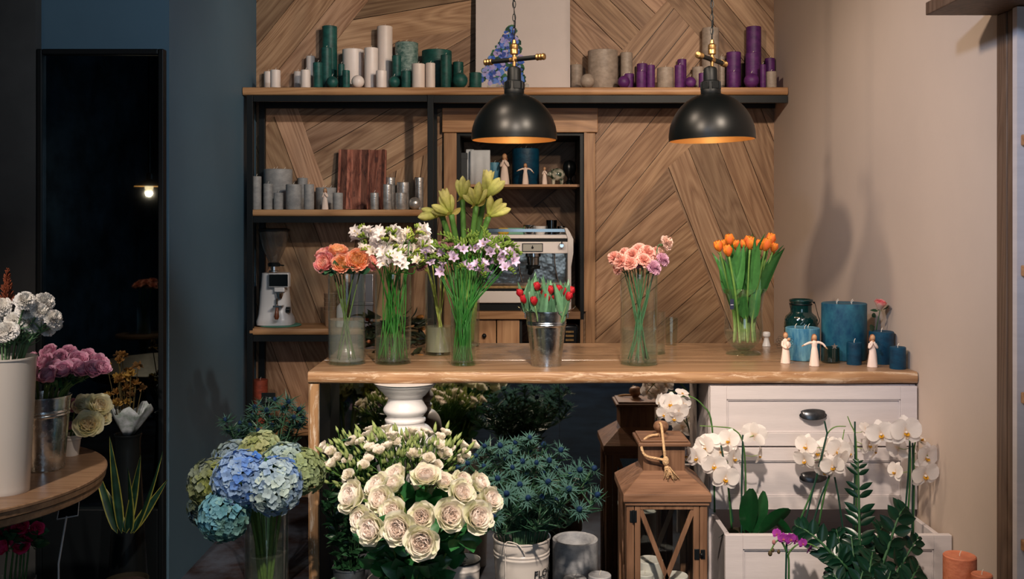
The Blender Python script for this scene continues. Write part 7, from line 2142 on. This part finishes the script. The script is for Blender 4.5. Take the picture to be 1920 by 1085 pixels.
# ---- black gift card bow behind the white freesias
t = thing('black_bow', 'black ribbon bow behind the white freesias', 'ribbon', P(748, 440, 3.72))
m = MB(); k = 3.72 / F
for q in (-1, 1):
    x = q * 22 * k
    m.add([(0, 0, 0), (x, -.01, .018), (x * .9, .0, -.010), (0, .008, -.004), (x, .012, .016)], [(0, 1, 2), (0, 2, 3), (0, 4, 1), (3, 2, 4), (1, 4, 2)])
m.tube([(0, 0, 0), (0.005, .01, -.12), (0, .02, -.3)], .0015, 5)
m.build('ribbon_loops', M_BLACK, t, 0)

# ---- single pink-edged rose behind the teal candles
Yr = 3.665; c = P(1655, 0, Yr); B = Vector((1.335, Yr, CZ))
t = thing('bud_vase', 'tiny glass bud vase behind the dark teal candle', 'vase', B)
m = MB(); m.lathe([(.0001, .001), (.013, .001), (.015, .01), (.014, .05), (.010, .06), (.010, .08), (.0095, .08), (.009, .06), (.012, .05), (.0001, .006)], seg=20); m.build('glass_wall', M_GLASS, t, 50)
PKR = rose_mesh('pink_edged_rose', S(236, 110, 110), S(240, 150, 140), S(240, 214, 196), S(236, 110, 120), .55, 123, 24)
hd = P(1650, 572, Yr - .02)
pts = cr([B + Vector((0, 0, .01)), B + Vector((0, 0, .075)), P(1644, 612, Yr - .02), hd - Vector((0, 0, .02))], 5)
def one_leaf(root, pts):
    for (px, py, d, L, W) in ((1640, 612, (-.5, -.5, -.5), .055, .05), (1646, 583, (-.8, -.2, .2), .03, .012), (1655, 578, (1, -.1, .15), .045, .008), (1655, 580, (.8, -.3, .4), .03, .012), (1642, 595, (-.6, -.3, .6), .03, .016)):
        mb = MB(); leaf_into(mb, P(px, py, Yr - .02) - pts[0], d, L, W, S(34, 70, 44), 'leaf', 30); mb.build('leaf', M_LEAF, root, 180)
flower('rose', 'flower', None, 'single pink-edged rose standing behind the teal candles', None, 1650, 572, Yr - .02, (.1, -.3, .95), PKR, .026, .0018, S(50, 84, 46), path=pts, leaf_fn=one_leaf)

# ================================================================== things seen only in the mirrors
# pot of burgundy hydrangea standing in front of the mirrored counter
ph = Vector((-.74, 2.0, 0)); 
t = thing('side_stool', 'low dark stool reflected in the counter mirror under the green pot', 'stool', ph)
m = MB(); m.lathe([(.0001, .30), (.14, .30), (.145, .315), (.14, .33), (.0001, .33)], seg=32); m.build('seat', M_BLACK, t, 40)
for i in range(3):
    a = 2 * PI * i / 3; m = MB(); m.tube([(.10 * math.cos(a), .10 * math.sin(a), .30), (.13 * math.cos(a), .13 * math.sin(a), 0)], .012, 8); m.build('leg', M_BLACK, t)
t = thing('flower_pot', 'mossy green pot with lilac collar reflected in the counter mirror', 'pot', ph + Vector((0, 0, .33)))
m = MB(); m.lathe([(.0001, 0), (.07, 0), (.095, .16), (.09, .165), (.08, .15), (.0001, .14)], seg=40); m.build('pot_body', plain('moss_green', S(120, 142, 84), .8, col2=S(84, 104, 58), vscale=30), t, 40)
m = MB(); m.lathe([(.07, .15), (.11, .165), (.09, .185), (.05, .17)], seg=48, bump=lambda a, z: 1 + .08 * math.sin(13 * a)); m.build('frilled_collar', plain('lilac_felt', S(190, 160, 196), .8), t, 60)
t = thing('hydrangea', 'burgundy hydrangea head in the mossy pot seen in the mirror', 'flower', ph + Vector((0, 0, .50)))
m = MB(); m.tube([(0, 0, 0), (0, 0, .05)], .006, 6, col=S(90, 110, 50)); m.build('stem', M_STEM, t)
link_mesh(hydrangea_mesh('burgundy_head', hcol(S(120, 66, 54), S(158, 96, 80), S(150, 90, 100)), 77, 110), 'bloom', t, Mdir((0, 0, .07), (0, 0, 1), 0, .075))
# lamp and a table of peach carnations across the room, reflected in the tall mirror
lp = Vector((-2.35 * 1.12, 7.88 - 6.5 * 1.12, EYE + .035 * 6.5 * 1.12))
t = thing('pendant_lamp', 'flat dark pendant with a lit bulb reflected in the tall mirror', 'lamp', lp)
m = MB(); m.lathe([(.105, 0), (.10, .006), (.045, .04), (.022, .05), (.02, .09), (.008, .10), (.006, CEIL - lp.z)], seg=32); m.build('shade', M_SHADE, t, 40)
m = MB(); m.lathe([(.103, -.001), (.098, .003), (.043, .036), (.0001, .045)], seg=32); m.build('shade_lining', M_GOLD, t, 40)
m = MB(); m.ball((0, 0, -.008), .03, 16, 12, sz=1.2); e2, nt, out = newmat('bright_bulb'); e = N(nt, 'ShaderNodeEmission', i_Strength=5.0); e.inputs[0].default_value = (1, .62, .3, 1); nt.links.new(e.outputs[0], out.inputs[0]); m.build('bulb', e2, t)
l = lamp('reflected_lamp_light', 'POINT', (0, 0, 0), None, 10, (1, .66, .4), shadow_soft_size=.02); l.parent = t; l.location = (0, 0, -.05)
tp = Vector((-2.75, .38, 0))
t = thing('plant_table', 'small round dark table reflected in the tall mirror', 'table', tp)
m = MB(); m.lathe([(.0001, .60), (.2, .60), (.205, .61), (.2, .625), (.0001, .625)], seg=40); m.build('table_top', M_TABLE, t, 40)
m = MB(); m.lathe(smooth_prof([(.13, 0), (.13, .02), (.03, .05), (.03, .55), (.08, .599)], 3), seg=24); m.build('pedestal', M_BLACK, t, 50)
Vx = (glass_cyl('glass_vase', 'glass vase of peach carnations reflected in the tall mirror', tp.x, tp.y, .625, .05, .24, .12), Vector((tp.x, tp.y, .625)), .05, .24)
PPC = variants('ppc', lambda s: carnation_mesh('peach_carnation', S(224, 120, 84), S(230, 150, 116), s + 200, 44), 1)
for i in range(9):
    a = i * 2.4; hd = Vector((tp.x + .09 * math.cos(a) * (i / 9) ** .5, tp.y + .09 * math.sin(a) * (i / 9) ** .5, 1.0 + rf.uniform(-.03, .02)))
    d = Vector((math.cos(a) * .5, math.sin(a) * .5, 1)).normalized()
    pts = vase_path(Vx, hd - d * .02, d); root = thing('carnation', None, 'flower', pts[0], 'peach carnations reflected in the tall mirror'); late('peach carnation reflected in the tall mirror, {}', root, -hd.x)
    stem_obj(root, pts, .0025, .002, GREEN); link_mesh(PPC[0], 'bloom', root, Mdir(hd - pts[0], d, 0, .032))

finish_labels()
